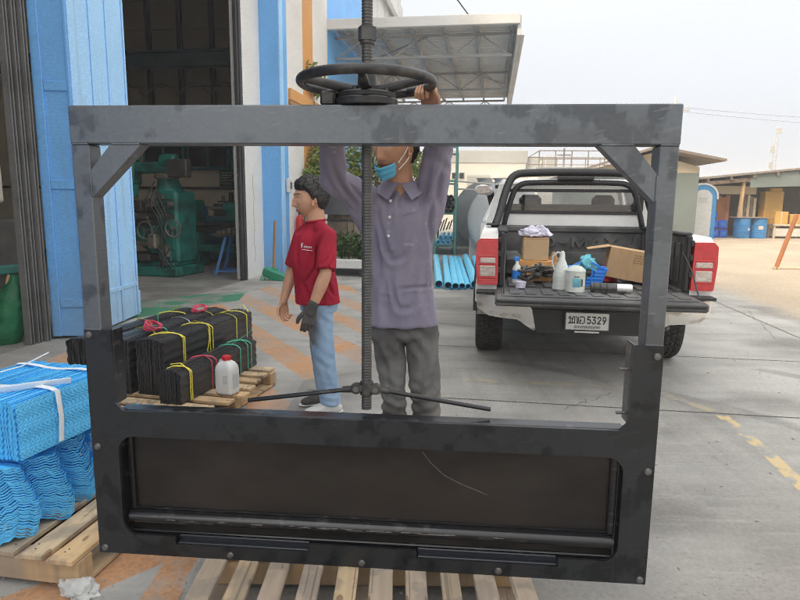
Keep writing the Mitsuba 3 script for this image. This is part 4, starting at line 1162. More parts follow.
M('carton_pale', lambda p, n, uv: mix((0.55, 0.38, 0.22), (0.44, 0.29, 0.16), fbm(p.x * 7, p.y * 7, p.z * 7)), 0.8)
M('carton_print', (0.26, 0.15, 0.075), 0.8)
M('basket_blue', (0.03, 0.22, 0.70), 0.4)
M('cloth_cyan', dirty((0.16, 0.52, 0.60), (0.08, 0.2, 0.24), 14, 0.6), 0.9)
M('cloth_red', dirty((0.50, 0.03, 0.05), (0.25, 0.02, 0.03), 12, 0.6), 0.9)
M('bag_plastic', dirty((0.66, 0.64, 0.74), (0.45, 0.42, 0.52), 20, 0.5), 0.4)
M('cloth_print', dirty((0.55, 0.30, 0.16), (0.12, 0.14, 0.07), 22, 0.9), 0.8)
M('tool_steel', dirty((0.10, 0.098, 0.095), (0.05, 0.045, 0.04), 9, 0.6), 0.4, metal=0.5)
M('can_white', dirty((0.62, 0.65, 0.60), (0.40, 0.42, 0.38), 8, 0.5), 0.45)

TY = 0.15
TF_ = frame(1.640, 5.150, 0, TY)
K = thing('pickup_truck', 'white pickup truck with its tailgate lowered and a black roll bar behind the cab', 'pickup truck', TF_)
# bed sides: profile in (y, z) with the wheel arch cut out
side = Polygon([(0.0, 0.66), (0.0, 0.78), (0.0, 1.215), (0.03, 1.255), (1.56, 1.275), (1.60, 0.52), (1.30, 0.52), (0.46, 0.60), (0.05, 0.66)])
arch = Polygon([(0.98 + 0.50 * math.cos(a), 0.44 + 0.50 * math.sin(a)) for a in np.linspace(0, 2 * PI, 40)])
for s in (-1, 1):
    a, b = sorted((s * 0.80, s * 0.985))
    g = sidewise(side.difference(arch), a, b)
    v = np.array(g.vertices)
    v[:, 0] -= s * 0.045 * np.clip((v[:, 2] - 1.05) / 0.22, 0, 1) ** 2 * (abs(v[:, 0]) > 0.9)
    g.vertices = v
    obj('bed_side', g, 'truck_white', K, smooth=35)
    arc = [(s * 0.985, 0.98 + 0.50 * math.cos(u), 0.44 + 0.50 * math.sin(u)) for u in np.linspace(0.1, PI - 0.1, 18)]
    obj('wheel_arch', tube(arc, 0.03, 8), 'black_plastic', K, smooth=True)
    a, b = sorted((s * 0.800, s * 0.715))
    obj('bed_rail', cb(a, b, 0.02, 1.56, 1.262, 1.292, 0.012), 'black_plastic', K)
    a, b = sorted((s * 0.798, s * 0.745))
    ribs = [cb(a, b, 0.03, 1.55, 0.80, 1.262, 0.01)]
    for k in range(8):
        y = 0.12 + 0.18 * k
        aa, bb = sorted((s * 0.744, s * 0.728))
        ribs.append(cb(aa, bb, y, y + 0.10, 0.86, 1.20, 0.008))
    ribs.append(cb(*sorted((s * 0.745, s * 0.55)), 0.62, 1.34, 0.81, 1.02, 0.04))
    obj('side_liner', ribs, 'liner', K)
    # rear post beside the lamp, hinge and strap
    a, b = sorted((s * 0.785, s * 0.742))
    obj('rear_post', [cb(a, b, -0.03, 0.05, 0.80, 1.27, 0.01), *[cb(*sorted((s * 0.800, s * 0.77)), -0.045, -0.01, z, z + 0.05, 0.006) for z in (0.92, 1.06, 1.18)]], 'black_plastic', K)
    # tail lamp, wrapping the corner
    poly = Polygon([(0.792, 0.815), (0.800, 1.215), (0.950, 1.215), (0.984, 1.18), (0.988, 1.02), (0.972, 0.815)])
    if s < 0:
        poly = Polygon([(-x, z) for x, z in poly.exterior.coords])
    lamp = obj('tail_lamp', upright(poly.buffer(-0.012).buffer(0.012), -0.05, 0.075), 'lamp_red', K, smooth=30)
    for z0, z1, mat in ((0.885, 0.985, 'lamp_clear'), (1.0, 1.055, 'lamp_clear')):
        a, b = sorted((s * 0.815, s * 0.955))
        obj('reflector', cb(a, b, -0.056, -0.02, z0, z1, 0.010), mat, lamp)
    a, b = sorted((s * 0.805, s * 0.965))
    for z0 in (0.988, 1.058, 0.868):
        obj('lamp_band', cb(a, b, -0.054, -0.02, z0, z0 + 0.009, 0.002), 'lamp_dark_red', lamp)
    # bright bumper corner
    pr = Polygon([(0.455, 0.43), (0.50, 0.455), (0.62, 0.535), (0.86, 0.555), (0.965, 0.615), (0.985, 0.735), (0.55, 0.742), (0.52, 0.73)])
    if s < 0:
        pr = Polygon([(-x, z) for x, z in pr.exterior.coords])
    g = subdiv(upright(pr.buffer(-0.015).buffer(0.015), -0.175, -0.01), 0.12)
    v = np.array(g.vertices)
    v[:, 1] += 0.16 * np.clip((abs(v[:, 0]) - 0.72) / 0.27, 0, 1) ** 2 + 0.03 * np.clip((0.64 - v[:, 2]) / 0.12, 0, 1) ** 2
    g.vertices = v
    obj('bumper_corner', g, 'chrome', K, smooth=40)
    obj('bumper_rub', cb(*sorted((s * 0.52, s * 0.975)), -0.14, -0.01, 0.744, 0.772, 0.006), 'black_plastic', K)
    # mud flap
    a, b = sorted((s * 0.70, s * 0.975))
    obj('mud_flap', [cb(a, b, 0.46, 0.468, 0.46, 0.64, 0.002), *[cb(a + 0.02 + 0.05 * k, a + 0.025 + 0.05 * k, 0.455, 0.461, 0.462, 0.638) for k in range(6)]], 'brushed', K)
    # door mirror
    mr = obj('door_mirror', tri(hull(((s * 0.99, 2.30, 1.69), (0.10, 0.045, 0.062)), ((s * 0.92, 2.33, 1.67), (0.06, 0.04, 0.05)))), 'truck_white', K, smooth=True)
    obj('mirror_glass', upright(rrect(s * 0.98 - 0.085, s * 0.98 + 0.085, 1.645, 1.735, 0.04), 2.238, 2.262), 'lamp_clear', mr)
    obj('mirror_arm', tri(hull(((s * 0.90, 2.36, 1.66), 0.045), ((s * 0.84, 2.45, 1.45), 0.05))), 'black_plastic', mr, smooth=True)
    # cab side
    cs = Polygon([(1.63, 0.50), (1.63, 1.30), (3.35, 1.24), (3.55, 0.50)])
    obj('cab_side', sidewise(cs, *sorted((s * 0.93, s * 0.985))), 'truck_white', K)
    fw = Polygon([(3.552, 0.5), (3.36, 1.235), (4.9, 1.08), (5.2, 0.85), (5.2, 0.5)]).difference(Polygon([(4.25 + 0.48 * math.cos(a), 0.44 + 0.48 * math.sin(a)) for a in np.linspace(0, 2 * PI, 40)]))
    obj('front_wing', sidewise(fw, *sorted((s * 0.86, s * 0.985))), 'truck_white', K)
    for (y0, z0, y1, z1) in ((1.68, 1.30, 1.86, 1.78), (2.55, 1.27, 2.50, 1.80), (3.32, 1.24, 2.80, 1.78)):
        obj('pillar', beam((s * 0.93, y0, z0), (s * 0.72, y1, z1), 0.06, 0.09, 0.01), 'truck_white', K)
    obj('side_glass', [trimesh.Trimesh([(s * 0.915, 1.72, 1.31), (s * 0.915, 3.28, 1.25), (s * 0.715, 2.80, 1.77), (s * 0.715, 1.90, 1.77)], [(0, 1, 2), (0, 2, 3)], process=False)], 'glass', K, smooth=False)
obj('bed_floor', [cb(-0.80, 0.80, 0.0, 1.60, 0.72, 0.795), *[cb(-0.70 + 0.155 * k, -0.615 + 0.155 * k, 0.02, 1.5, 0.793, 0.812, 0.006) for k in range(10)]], 'liner', K)
fwl = [cb(-0.80, 0.80, 1.545, 1.60, 0.78, 1.285, 0.01), cb(-0.70, 0.70, 1.528, 1.546, 0.86, 1.00, 0.01), cb(-0.76, 0.76, 1.520, 1.546, 1.215, 1.275, 0.012)]
for s in (-1, 1):
    fwl.append(upright(Polygon([(s * 0.60, 0.86), (s * 0.74, 0.86), (s * 0.74, 1.2), (s * 0.66, 1.2)]), 1.515, 1.546))
obj('front_liner', fwl, 'liner', K)
tm = meshkit.text_mesh('D-MAX', 0.105, 0.030, bold=True)
tm.vertices *= np.array([1.55, 1, 1])
c = tm.bounds.mean(0)
tm.apply_translation((-c[0], -c[1], 0))
tm.apply_transform(np.array([[1, 0, 0, 0.10], [0, 0, -1, 1.538], [0, 1, 0, 1.11], [0, 0, 0, 1.0]]))
obj('embossed_lettering', tm, 'liner', K)
# tailgate, hinged at the floor, lying open
g = obj('tailgate', [cb(-0.815, 0.775, -0.56, -0.03, 0.735, 0.788, 0.02), cb(-0.815, 0.775, -0.585, -0.55, 0.715, 0.785, 0.016)], 'liner', K, label='lowered tailgate with ribbed black liner')
tg = [cb(-0.76, 0.72, -0.53, -0.05, 0.788, 0.797, 0.005)]
for k in range(11):
    x = -0.70 + 0.13 * k
    tg.append(cb(x, x + 0.085, -0.45, -0.14, 0.796, 0.806, 0.006))
obj('tailgate_liner', tg, 'liner', g)
obj('tailgate_edge', cb(-0.80, 0.76, -0.592, -0.57, 0.742, 0.772, 0.008), 'black_plastic', g)
obj('tailgate_skin', cb(-0.81, 0.77, -0.56, -0.04, 0.728, 0.737, 0.003), 'truck_white', g)
for s in (-1, 1):
    obj('stay_cable', tube([(s * 0.735, 0.03, 1.13), (s * 0.745, -0.22, 0.98), (s * 0.745, -0.43, 0.80)], 0.006, 6), 'black_plastic', K)
# centre bumper with number plate
obj('bumper_centre', [cb(-0.515, 0.515, -0.185, -0.03, 0.63, 0.755, 0.015), upright(Polygon([(-0.50, 0.632), (0.50, 0.632), (0.45, 0.43), (-0.45, 0.43)]), -0.155, -0.05)], 'black_plastic', K)
obj('step_ribs', [cb(-0.48, 0.48, -0.18 + 0.03 * k, -0.165 + 0.03 * k, 0.754, 0.764, 0.003) for k in range(3)], 'black_plastic', K)
NPX = -0.045
npl = obj('number_plate', [cb(NPX - 0.182, NPX + 0.182, -0.205, -0.198, 0.470, 0.628, 0.003), cb(NPX - 0.1, NPX + 0.1, -0.204, -0.199, 0.452, 0.469)], 'plate_white', K)
obj('plate_frame', upright(rrect(NPX - 0.186, NPX + 0.186, 0.466, 0.632, 0.008).difference(sbox(NPX - 0.174, 0.478, NPX + 0.174, 0.620)), -0.209, -0.203), 'ink', npl)


def plate_text(s, h, x, z):
    t = meshkit.text_mesh(s, h, 0.0025, bold=True)
    t.apply_translation((-t.bounds[0][0], 0, 0))
    w = t.bounds[1][0]
    t.apply_transform(np.array([[1, 0, 0, x], [0, 0, -1, -0.2052], [0, 1, 0, z], [0, 0, 0, 1.0]]))
    return t, w


pt = []
t1, w1 = plate_text('1', 0.060, NPX - 0.155, 0.530)
t1.vertices[:, 0] = (t1.vertices[:, 0] - (NPX - 0.155)) * 0.75 + NPX - 0.155
pt.append(t1)
t2, w2 = plate_text('5329', 0.062, NPX - 0.002, 0.530)
t2.vertices[:, 0] = (t2.vertices[:, 0] - (NPX - 0.002)) * (0.155 / w2) + NPX - 0.002
pt.append(t2)


def strokes(lines, x, z, sx, sz, r):
    q = unary_union([LineString([(x + sx * a, z + sz * b) for a, b in l]).buffer(r) for l in lines])
    return upright(q, -0.2077, -0.2052)


# two Thai consonants between the digits
pt.append(strokes([[(0.0, 0.55), (0.12, 0.55), (0.12, 0.75), (0.0, 0.75), (0.0, 0.55), (0.08, 0.4), (0.08, 0.0)], [(0.08, 0.75), (0.25, 1.0), (0.42, 0.8), (0.42, 0.0)], [(0.42, 0.8), (0.58, 1.0), (0.78, 0.8), (0.78, 0.0), (0.95, 0.0), (0.95, 0.9)], [(0.08, 0.0), (0.25, 0.12), (0.42, 0.0)]], NPX - 0.125, 0.532, 0.055, 0.058, 0.0032))
pt.append(strokes([[(0.0, 0.5), (0.22, 0.5), (0.22, 0.35), (0.0, 0.35), (0.0, 0.0), (0.75, 0.0), (0.9, 0.2), (0.9, 0.8), (0.7, 1.0), (0.15, 1.0), (0.0, 0.8)]], NPX - 0.060, 0.532, 0.042, 0.056, 0.0036))
for k in range(12):
    a = NPX - 0.105 + 0.018 * k
    q = [(0, 0), (0, 0.8), (0.5, 1.0), (0.9, 0.7), (0.9, 0)] if k % 3 else [(0.9, 0), (0.2, 0.1), (0.1, 0.6), (0.9, 1.0), (0.9, 0.3)]
    pt.append(strokes([q], a, 0.490, 0.0125, 0.022, 0.0016))
obj('plate_characters', pt, 'ink', npl)
# cab: floor pan, rear panel, roof, panes, seats
obj('cab_rear', [upright(Polygon([(-0.93, 1.0), (0.93, 1.0), (0.93, 1.30), (0.80, 1.725), (-0.80, 1.725), (-0.93, 1.30)]).difference(rrect(-0.735, 0.735, 1.43, 1.665, 0.05)), 1.625, 1.665)], 'truck_white', K)
obj('window_seal', upright(rrect(-0.755, 0.755, 1.41, 1.685, 0.06).difference(rrect(-0.715, 0.715, 1.447, 1.650, 0.05)), 1.612, 1.630), 'black_plastic', K)
obj('rear_window', trimesh.Trimesh([(-0.725, 1.622, 1.435), (0.725, 1.622, 1.435), (0.725, 1.622, 1.66), (-0.725, 1.622, 1.66)], [(0, 1, 2), (0, 2, 3)], process=False), 'glass', K, smooth=False)
obj('roof', tri(hull(((-0.62, 1.86, 1.745), (0.10, 0.14, 0.055)), ((0.62, 1.86, 1.745), (0.10, 0.14, 0.055)), ((-0.60, 2.75, 1.755), (0.10, 0.12, 0.05)), ((0.60, 2.75, 1.755), (0.10, 0.12, 0.05)))), 'truck_white', K, smooth=40)
obj('windscreen', trimesh.Trimesh([(-0.86, 3.34, 1.24), (0.86, 3.34, 1.24), (0.70, 2.84, 1.75), (-0.70, 2.84, 1.75)], [(0, 1, 2), (0, 2, 3)], process=False), 'glass', K, smooth=False)
obj('cab_floor', [cb(-0.92, 0.92, 1.64, 3.5, 0.50, 0.75), cb(-0.90, 0.90, 3.0, 3.34, 0.75, 1.27, 0.05)], 'seat_cloth', K)
obj('rear_bench', [cb(-0.86, 0.86, 1.78, 1.95, 0.75, 1.52, 0.05), cb(-0.84, 0.84, 1.70, 2.7, 1.715, 1.73)], 'seat_cloth', K)
for s in (-1, 1):
    st = obj('seat', [cb(s * 0.42 - 0.24, s * 0.42 + 0.24, 2.1, 2.25, 0.75, 1.46, 0.05)], 'seat_cloth', K)
    obj('headrest', cb(s * 0.42 - 0.13, s * 0.42 + 0.13, 2.08, 2.18, 1.46, 1.63, 0.05), 'seat_cloth', st)
obj('bonnet', tri(hull(((-0.78, 3.4, 1.15), (0.06, 0.06, 0.10)), ((0.78, 3.4, 1.15), (0.06, 0.06, 0.10)), ((-0.72, 5.05, 0.95), (0.08, 0.10, 0.12)), ((0.72, 5.05, 0.95), (0.08, 0.10, 0.12)), ((-0.78, 3.4, 0.8), 0.05), ((0.78, 3.4, 0.8), 0.05), ((-0.7, 5.1, 0.6), 0.1), ((0.7, 5.1, 0.6), 0.1))), 'truck_white', K, smooth=40)
# things tucked on the parcel shelf, seen through the rear window
for k, (x, w, h, mat) in enumerate([(-0.55, 0.12, 0.09, 'cloth_cyan'), (-0.30, 0.16, 0.10, 'cloth_print'), (0.02, 0.10, 0.06, 'label_grey'), (0.22, 0.2, 0.07, 'seat_cloth')]):
    pass
# roll bar
rb = [(-0.83, 1.20, 1.28), (-0.80, 1.26, 1.36), (-0.715, 1.42, 1.68), (-0.66, 1.47, 1.80), (-0.58, 1.49, 1.845), (0, 1.50, 1.86), (0.58, 1.49, 1.845), (0.66, 1.47, 1.80), (0.715, 1.42, 1.68), (0.80, 1.26, 1.36), (0.83, 1.20, 1.28)]
from scipy.interpolate import CubicSpline, PchipInterpolator
uu = np.cumsum([0] + [np.linalg.norm(np.subtract(rb[i + 1], rb[i])) for i in range(len(rb) - 1)])
cs_ = PchipInterpolator(uu, np.array(rb))
r1 = obj('roll_bar', tube(cs_(np.linspace(0, uu[-1], 60)), 0.042, 14), 'black_plastic', K, smooth=True)
rb2 = [(-0.73, 1.50, 1.29), (-0.69, 1.51, 1.46), (-0.60, 1.52, 1.70), (-0.5, 1.525, 1.745), (0, 1.53, 1.755), (0.5, 1.525, 1.745), (0.60, 1.52, 1.70), (0.69, 1.51, 1.46), (0.73, 1.50, 1.29)]
uu = np.cumsum([0] + [np.linalg.norm(np.subtract(rb2[i + 1], rb2[i])) for i in range(len(rb2) - 1)])
cs_ = PchipInterpolator(uu, np.array(rb2))
obj('inner_hoop', tube(cs_(np.linspace(0, uu[-1], 60)), 0.030, 12), 'black_plastic', r1, smooth=True)
obj('brake_light', cb(-0.18, 0.20, 1.44, 1.49, 1.775, 1.815, 0.010), 'black_plastic', r1)
for s in (-1, 1):
    obj('bar_foot', cb(s * 0.85 - 0.07, s * 0.85 + 0.07, 1.10, 1.40, 1.292, 1.312, 0.006), 'black_plastic', r1)
# wheels with tread blocks
RT = 0.395
for (y0, tag_) in ((0.98, 'rear'), (4.25, 'front')):
    for s in (-1, 1):
        x0 = s * 0.855
        pr = [(0.24, -0.13), (0.33, -0.135), (0.375, -0.125), (RT - 0.008, -0.10), (RT - 0.012, 0), (RT - 0.008, 0.10), (0.375, 0.125), (0.33, 0.135), (0.24, 0.13)]
        w = obj('wheel', lathe(pr, 40, axis='x', at=(x0, y0, RT)), 'tyre', K, smooth=40)
        tr = []
        for k in range(48):
            for j, xx in enumerate((-0.095, -0.045, 0.008, 0.058)):
                b = cb(xx, xx + 0.038, -0.0185, 0.0185, RT - 0.013, RT + 0.001, 0.003)
                b.apply_transform(rotm((0, 0, 1), 12 * (1 if j % 2 else -1), ((xx + 0.019), 0, 0)))
                b.apply_transform(rotm((1, 0, 0), 7.5 * k + (3.7 if j % 2 else 0)))
                b.apply_translation((x0, y0, RT))
                tr.append(b)
        obj('tread_block', tr, 'tyre', w, kind='stuff')
        obj('rim', lathe([(0.02, 0.075), (0.12, 0.08), (0.20, 0.09), (0.235, 0.125), (0.24, 0.10), (0.24, -0.10)] if s > 0 else [(0.24, 0.10), (0.24, -0.10), (0.235, -0.125), (0.20, -0.09), (0.12, -0.08), (0.02, -0.075)], 28, axis='x', at=(x0, y0, RT)), 'brushed', w)
obj('rear_axle', [bar((-0.8, 0.98, 0.42), (0.8, 0.98, 0.42), 0.05), tri(hull(((0.1, 0.98, 0.42), 0.13))), cb(-0.42, -0.34, -0.02, 4.6, 0.55, 0.70), cb(0.34, 0.42, -0.02, 4.6, 0.55, 0.70)], 'black_plastic', K)
obj('exhaust', tube([(0.30, 2.5, 0.45), (0.45, 1.3, 0.50), (0.62, 0.4, 0.48), (0.68, 0.10, 0.46)], 0.03, 10), 'grey_steel', K, smooth=True)

# ---------------------------------------------------------------- load in the bed; local coordinates of the truck, floor at 0.812
def on(x, y, z=0.813, yaw=0.0):
    return TF_ @ frame(x, y, z, yaw)


P = thing('spouted_jug', 'dirty white plastic jug with long neck and side handle on the tailgate', 'jug', on(-0.270, -0.16, 0.806))
obj('body', lathe([(0.060, 0), (0.070, 0.01), (0.068, 0.12), (0.060, 0.17), (0.040, 0.22), (0.024, 0.26), (0.020, 0.31), (0.010, 0.325)], 26), 'can_white', P, smooth=45)
obj('handle', tube([(-0.055, 0, 0.16), (-0.080, 0, 0.22), (-0.075, 0, 0.28), (-0.035, 0, 0.315), (-0.012, 0, 0.30)], 0.008, 8), 'can_white', P, smooth=True)
P = thing('paint_can', 'round white can with faded label beside the jug on the tailgate', 'can', on(-0.165, -0.24, 0.806))
obj('body', lathe([(0.078, 0), (0.080, 0.004), (0.078, 0.010), (0.078, 0.165), (0.081, 0.172), (0.076, 0.180), (0.05, 0.205), (0.02, 0.215)], 28), 'can_white', P, smooth=40)
obj('label', [upright(sbox(-0.03, 0.045, 0.03, 0.115), -0.0810, -0.0795)], 'cloth_cyan', P)
obj('label_print', [cb(-0.022, 0.020, -0.0825, -0.0815, 0.125, 0.132), cb(0.036, 0.05, -0.075, -0.0715, 0.05, 0.11)], 'label_dark', P)
solo('plastic_cup', lathe([(0.040, 0), (0.042, 0.004), (0.048, 0.055), (0.045, 0.055), (0.04, 0.006)], 22), 'bag_plastic', 'small pale plastic cup at the left end of the tailgate', 'cup', on(-0.60, -0.12, 0.806))
P = thing('spray_bottle', 'white and blue plastic bottle standing at the left side of the truck bed', 'bottle', on(-0.625, 0.14))
obj('body', lathe([(0.038, 0), (0.042, 0.01), (0.042, 0.12), (0.034, 0.15), (0.016, 0.17), (0.014, 0.20)], 20), 'plastic_white', P, smooth=45)
obj('wrap', lathe([(0.0425, 0.04), (0.0428, 0.042), (0.0428, 0.115), (0.0425, 0.117)], 20), 'basket_blue', P)
obj('nozzle', cb(-0.03, 0.015, -0.012, 0.012, 0.198, 0.235, 0.006), 'basket_blue', P)
P = thing('carton', 'small square tan carton standing on an orange box, stuffed with a plastic bag', 'carton', on(-0.455, 0.42, 1.005, -0.05))
obj('box', [cb(-0.115, 0.115, -0.08, 0.08, 0, 0.205, 0.002)], 'carton_pale', P)
obj('tape', cb(-0.114, 0.114, -0.0815, -0.0803, 0.19, 0.204), 'carton', P)
P = thing('carton', 'low orange carton with white label under the small square carton', 'carton', on(-0.44, 0.42, 0.813, 0.1))
obj('box', cb(-0.15, 0.15, -0.10, 0.10, 0, 0.188, 0.003), 'orange_paint', P)
obj('sticker', cb(-0.03, 0.09, -0.1025, -0.1004, 0.07, 0.15), 'plate_white', P)
solo('plastic_bag', wob(rag(4, (0.14, 0.10, 0.085), 0.2), 0.03, 22, 6).apply_translation((0, 0, 0.02)), 'bag_plastic', 'crumpled lilac white plastic bag on top of the small square carton', 'plastic bag', on(-0.46, 0.44, 1.215), smooth=25)
solo('rag_bundle', wob(rag(9, (0.075, 0.09, 0.23), 0.1), 0.03, 16, 3), 'cloth_print', 'bundle of patterned rags stuffed right of the small carton', 'rag', on(-0.285, 0.46, 0.83), smooth=25)
# loose clamps and bars
rt = np.random.default_rng(33)
for k in range(16):
    x, y = rt.uniform(-0.66, -0.28), rt.uniform(0.02, 0.34)
    a = rt.uniform(-1.3, 1.3)
    L = rt.uniform(0.12, 0.26)
    z = 0.83 + 0.016 * k * 0.5
    d = np.array([math.cos(a), math.sin(a) * 0.6, rt.uniform(-0.15, 0.25)]) * L / 2
    c = np.array([x, y, z + 0.02])
    g = [beam(c - d, c + d, 0.026, 0.020, 0.004)]
    if k % 2:
        g.append(lathe([(0.030, -0.014), (0.034, -0.01), (0.034, 0.01), (0.030, 0.014)], 14, c + d))
        g.append(beam(c - d, c - d + np.array([0.02, 0.05, 0.03]), 0.02, 0.02))
    solo('steel_clamp', g, 'tool_steel', 'dark steel clamp or bar in the loose heap at the left of the truck bed', 'tool', TF_, 'steel clamps heaped in the truck bed')
P = thing('basket', 'blue slatted plastic basket in the middle of the truck bed', 'basket', on(-0.03, 0.16, 0.813, 0.1))
w0, w1, d0, d1, hh = 0.125, 0.165, 0.09, 0.12, 0.15
def lerp(a, b, u): return a + (b - a) * u
obj('floor', cb(-w0, w0, -d0, d0, 0, 0.012, 0.003), 'basket_blue', P)
for nm, sx, sy in (('front_wall', 0, -1), ('rear_wall', 0, 1), ('side_wall', -1, 0), ('side_wall', 1, 0)):
    ms = []
    for j in range(5):
        u0 = 0.0 + 0.2 * j
        top_cut = j == 4
        z0, z1 = hh * u0, hh * (u0 + 0.145)
        wx, dy = lerp(w0, w1, u0 + 0.07), lerp(d0, d1, u0 + 0.07)
        if sy:
            if nm == 'front_wall' and j >= 3:
                ms += [cb(-wx, -wx * 0.45, sy * dy - 0.005, sy * dy + 0.005, z0, z1, 0.002), cb(wx * 0.45, wx, sy * dy - 0.005, sy * dy + 0.005, z0, z1, 0.002)]
            else:
                ms.append(cb(-wx, wx, sy * dy - 0.005, sy * dy + 0.005, z0, z1, 0.002))
        else:
            ms.append(cb(sx * wx - 0.005, sx * wx + 0.005, -dy, dy, z0, z1, 0.002))
    for q in (-1, -0.33, 0.33, 1):
        if sy:
            ms.append(beam((q * w0, sy * d0, 0), (q * w1, sy * d1, hh), 0.016, 0.012))
        else:
            ms.append(beam((sx * w0, q * d0, 0), (sx * w1, q * d1, hh), 0.016, 0.012))
    obj(nm, ms, 'basket_blue', P)
obj('rim', [tube([(-w1 * 1.05, -d1, hh), (-w1 * 1.05, d1, hh), (w1 * 1.05, d1, hh), (w1 * 1.05, -d1, hh)], 0.010, 8), beam((-w1, -d1, hh), (-w1 * 0.3, -d1 * 0.6, hh + 0.055), 0.014, 0.014), beam((w1, -d1, hh), (w1 * 0.3, -d1 * 0.6, hh + 0.055), 0.014, 0.014)], 'basket_blue', P)
solo('cyan_cloth', wob(rag(2, (0.085, 0.075, 0.10), 0.5), 0.03, 20, 8), 'cloth_cyan', 'cyan cloth bundled in the top of the blue basket', 'cloth', on(-0.02, 0.16, 0.97), smooth=25)
solo('dark_cloth', wob(rag(6, (0.06, 0.05, 0.05), 0.6), 0.02, 20, 3), 'seat_cloth', 'dark oily rag at the front of the blue basket', 'cloth', on(-0.03, 0.09, 0.905), smooth=25)
solo('red_cloth', wob(rag(11, (0.12, 0.11, 0.12), 0.2), 0.03, 18, 9), 'cloth_red', 'red cloth lying between the blue basket and the big carton', 'cloth', on(0.18, 0.46, 0.83), smooth=25)
P = thing('carton', 'big brown carton with an open flap tipped on its side in the truck bed', 'carton', on(0.40, 0.42, 0.845, 0.10) @ rotm((0, 1, 0), 9))
obj('box', cb(-0.23, 0.25, -0.16, 0.16, 0, 0.27, 0.003), 'carton', P)
obj('flap', tri(m3.Manifold.hull_points(np.array([(-0.23, -0.155, 0.27), (-0.23, 0.155, 0.27), (-0.42, -0.10, 0.205), (-0.42, 0.13, 0.205), (-0.23, -0.155, 0.275), (-0.23, 0.155, 0.275), (-0.42, -0.10, 0.21), (-0.42, 0.13, 0.21)]))), 'carton', P)
pr_ = []
rq = np.random.default_rng(3)
for r in range(4):
    x = -0.02
    while x < 0.17:
        w = rq.uniform(0.008, 0.03)
        pr_.append(cb(x, x + w, -0.1622, -0.1606, 0.225 - 0.022 * r, 0.235 - 0.022 * r))
        x += w + 0.007
obj('print', pr_, 'carton_print', P)
P = thing('grease_gun', 'silver and black cylindrical power tool lying on the tailgate', 'power tool', on(0.115, -0.26, 0.846, 0.05))
obj('barrel', lathe([(0.030, -0.16), (0.038, -0.155), (0.038, 0.02), (0.040, 0.025), (0.040, 0.045)], 22, axis='x'), 'tool_steel', P)
obj('grip', lathe([(0.036, 0.045), (0.036, 0.15), (0.030, 0.165)], 22, axis='x'), 'chrome', P)
obj('cradle', [cb(-0.14, 0.12, -0.03, 0.03, -0.040, -0.018, 0.004), *[lathe([(0.0395, -0.14 + 0.05 * k), (0.0405, -0.138 + 0.05 * k), (0.0405, -0.128 + 0.05 * k), (0.0395, -0.126 + 0.05 * k)], 22, axis='x') for k in range(3)]], 'ink', P)
solo('plank_offcut', wob(subdiv(cb(-0.19, 0.2, -0.03, 0.03, 0, 0.04, 0.004), 0.1), 0.003, 9), 'wood_cross', 'short wooden offcut lying behind the jug in the truck bed', 'wood', on(-0.13, 0.40, 0.815, 0.15))
solo('red_cable', [tube([(0.06 * math.cos(a) * (1 + 0.1 * math.sin(3 * a)), 0.05 * math.sin(a), 0.01 + 0.006 * math.sin(2.3 * a)) for a in np.linspace(0, 11, 50)], 0.007, 6)], 'cloth_red', 'small coil of red cable between the jug and the blue basket', 'cable', on(-0.15, 0.10, 0.815), smooth=True)

# ---------------------------------------------------------------- yard behind: pipes, rack, tanks, planter, plants
ORD = ['first', 'second', 'third', 'fourth', 'fifth', 'sixth', 'last']
for k, (x0, x1, y0, r) in enumerate([(0.70, 0.98, 10.85, 0.075), (0.86, 1.22, 10.72, 0.07), (0.985, 1.38, 10.66, 0.065), (1.11, 1.50, 10.72, 0.06), (1.225, 1.62, 10.78, 0.05), (1.36, 1.80, 10.80, 0.085), (1.53, 2.02, 10.7, 0.07)]):
    d = np.array([x1 - x0, 5.9]) / math.hypot(x1 - x0, 5.9)
    a, b = np.array([x0, y0, r + 0.001]), np.array([x0 + d[0] * 5.9, y0 + d[1] * 5.9, r + 0.001])
    P = thing('pipe', ORD[k] + ' pale blue plastic pipe from the left, lying on the concrete beside the truck', 'pipe', None, 'blue pipes lying on the yard floor')
    n = 18
    ang = np.arange(n) * 2 * PI / n
    s = np.cross((b - a) / np.linalg.norm(b - a), [0, 0, 1])
    rings = []
    for (c, rr) in ((a, r), (b, r), (b, r * 0.86), (a, r * 0.86)):
        rings.append(c + rr * (np.cos(ang)[:, None] * s + np.sin(ang)[:, None] * np.array([0, 0, 1.0])))
    v = np.vstack(rings)
    f = []
    for i in range(4):
        i2 = (i + 1) % 4
        for j in range(n):
            j2 = (j + 1) % n
            f += [(i * n + j, i2 * n + j, i2 * n + j2), (i * n + j, i2 * n + j2, i * n + j2)]
    obj('tube_wall', trimesh.Trimesh(v, np.array(f), process=False), 'pipe_blue', P, smooth=40)
    labels.pop(P + '__tube_wall', None)
R_ = thing('pipe_rack', 'tall green steel rack holding dark and blue pipes behind the man in grey', 'rack', frame(1.02, 18.3, 0, 0.1))
for x in (0, 0.62):
    for y in (0, 2.6):
        obj('post', cb(x - 0.035, x + 0.035, y - 0.035, y + 0.035, 0, 3.25, 0.006), 'rack_green', R_)
for z in (0.28, 1.24, 2.2, 3.18):
    obj('shelf_bar', [cb(0.036, 0.584, -0.03, 0.03, z - 0.03, z + 0.03), cb(0.036, 0.584, 2.57, 2.63, z - 0.03, z + 0.03), cb(-0.03, 0.03, 0.036, 2.564, z - 0.03, z + 0.03), cb(0.59, 0.65, 0.036, 2.564, z - 0.03, z + 0.03)], 'rack_green', R_)
rr = np.random.default_rng(6)
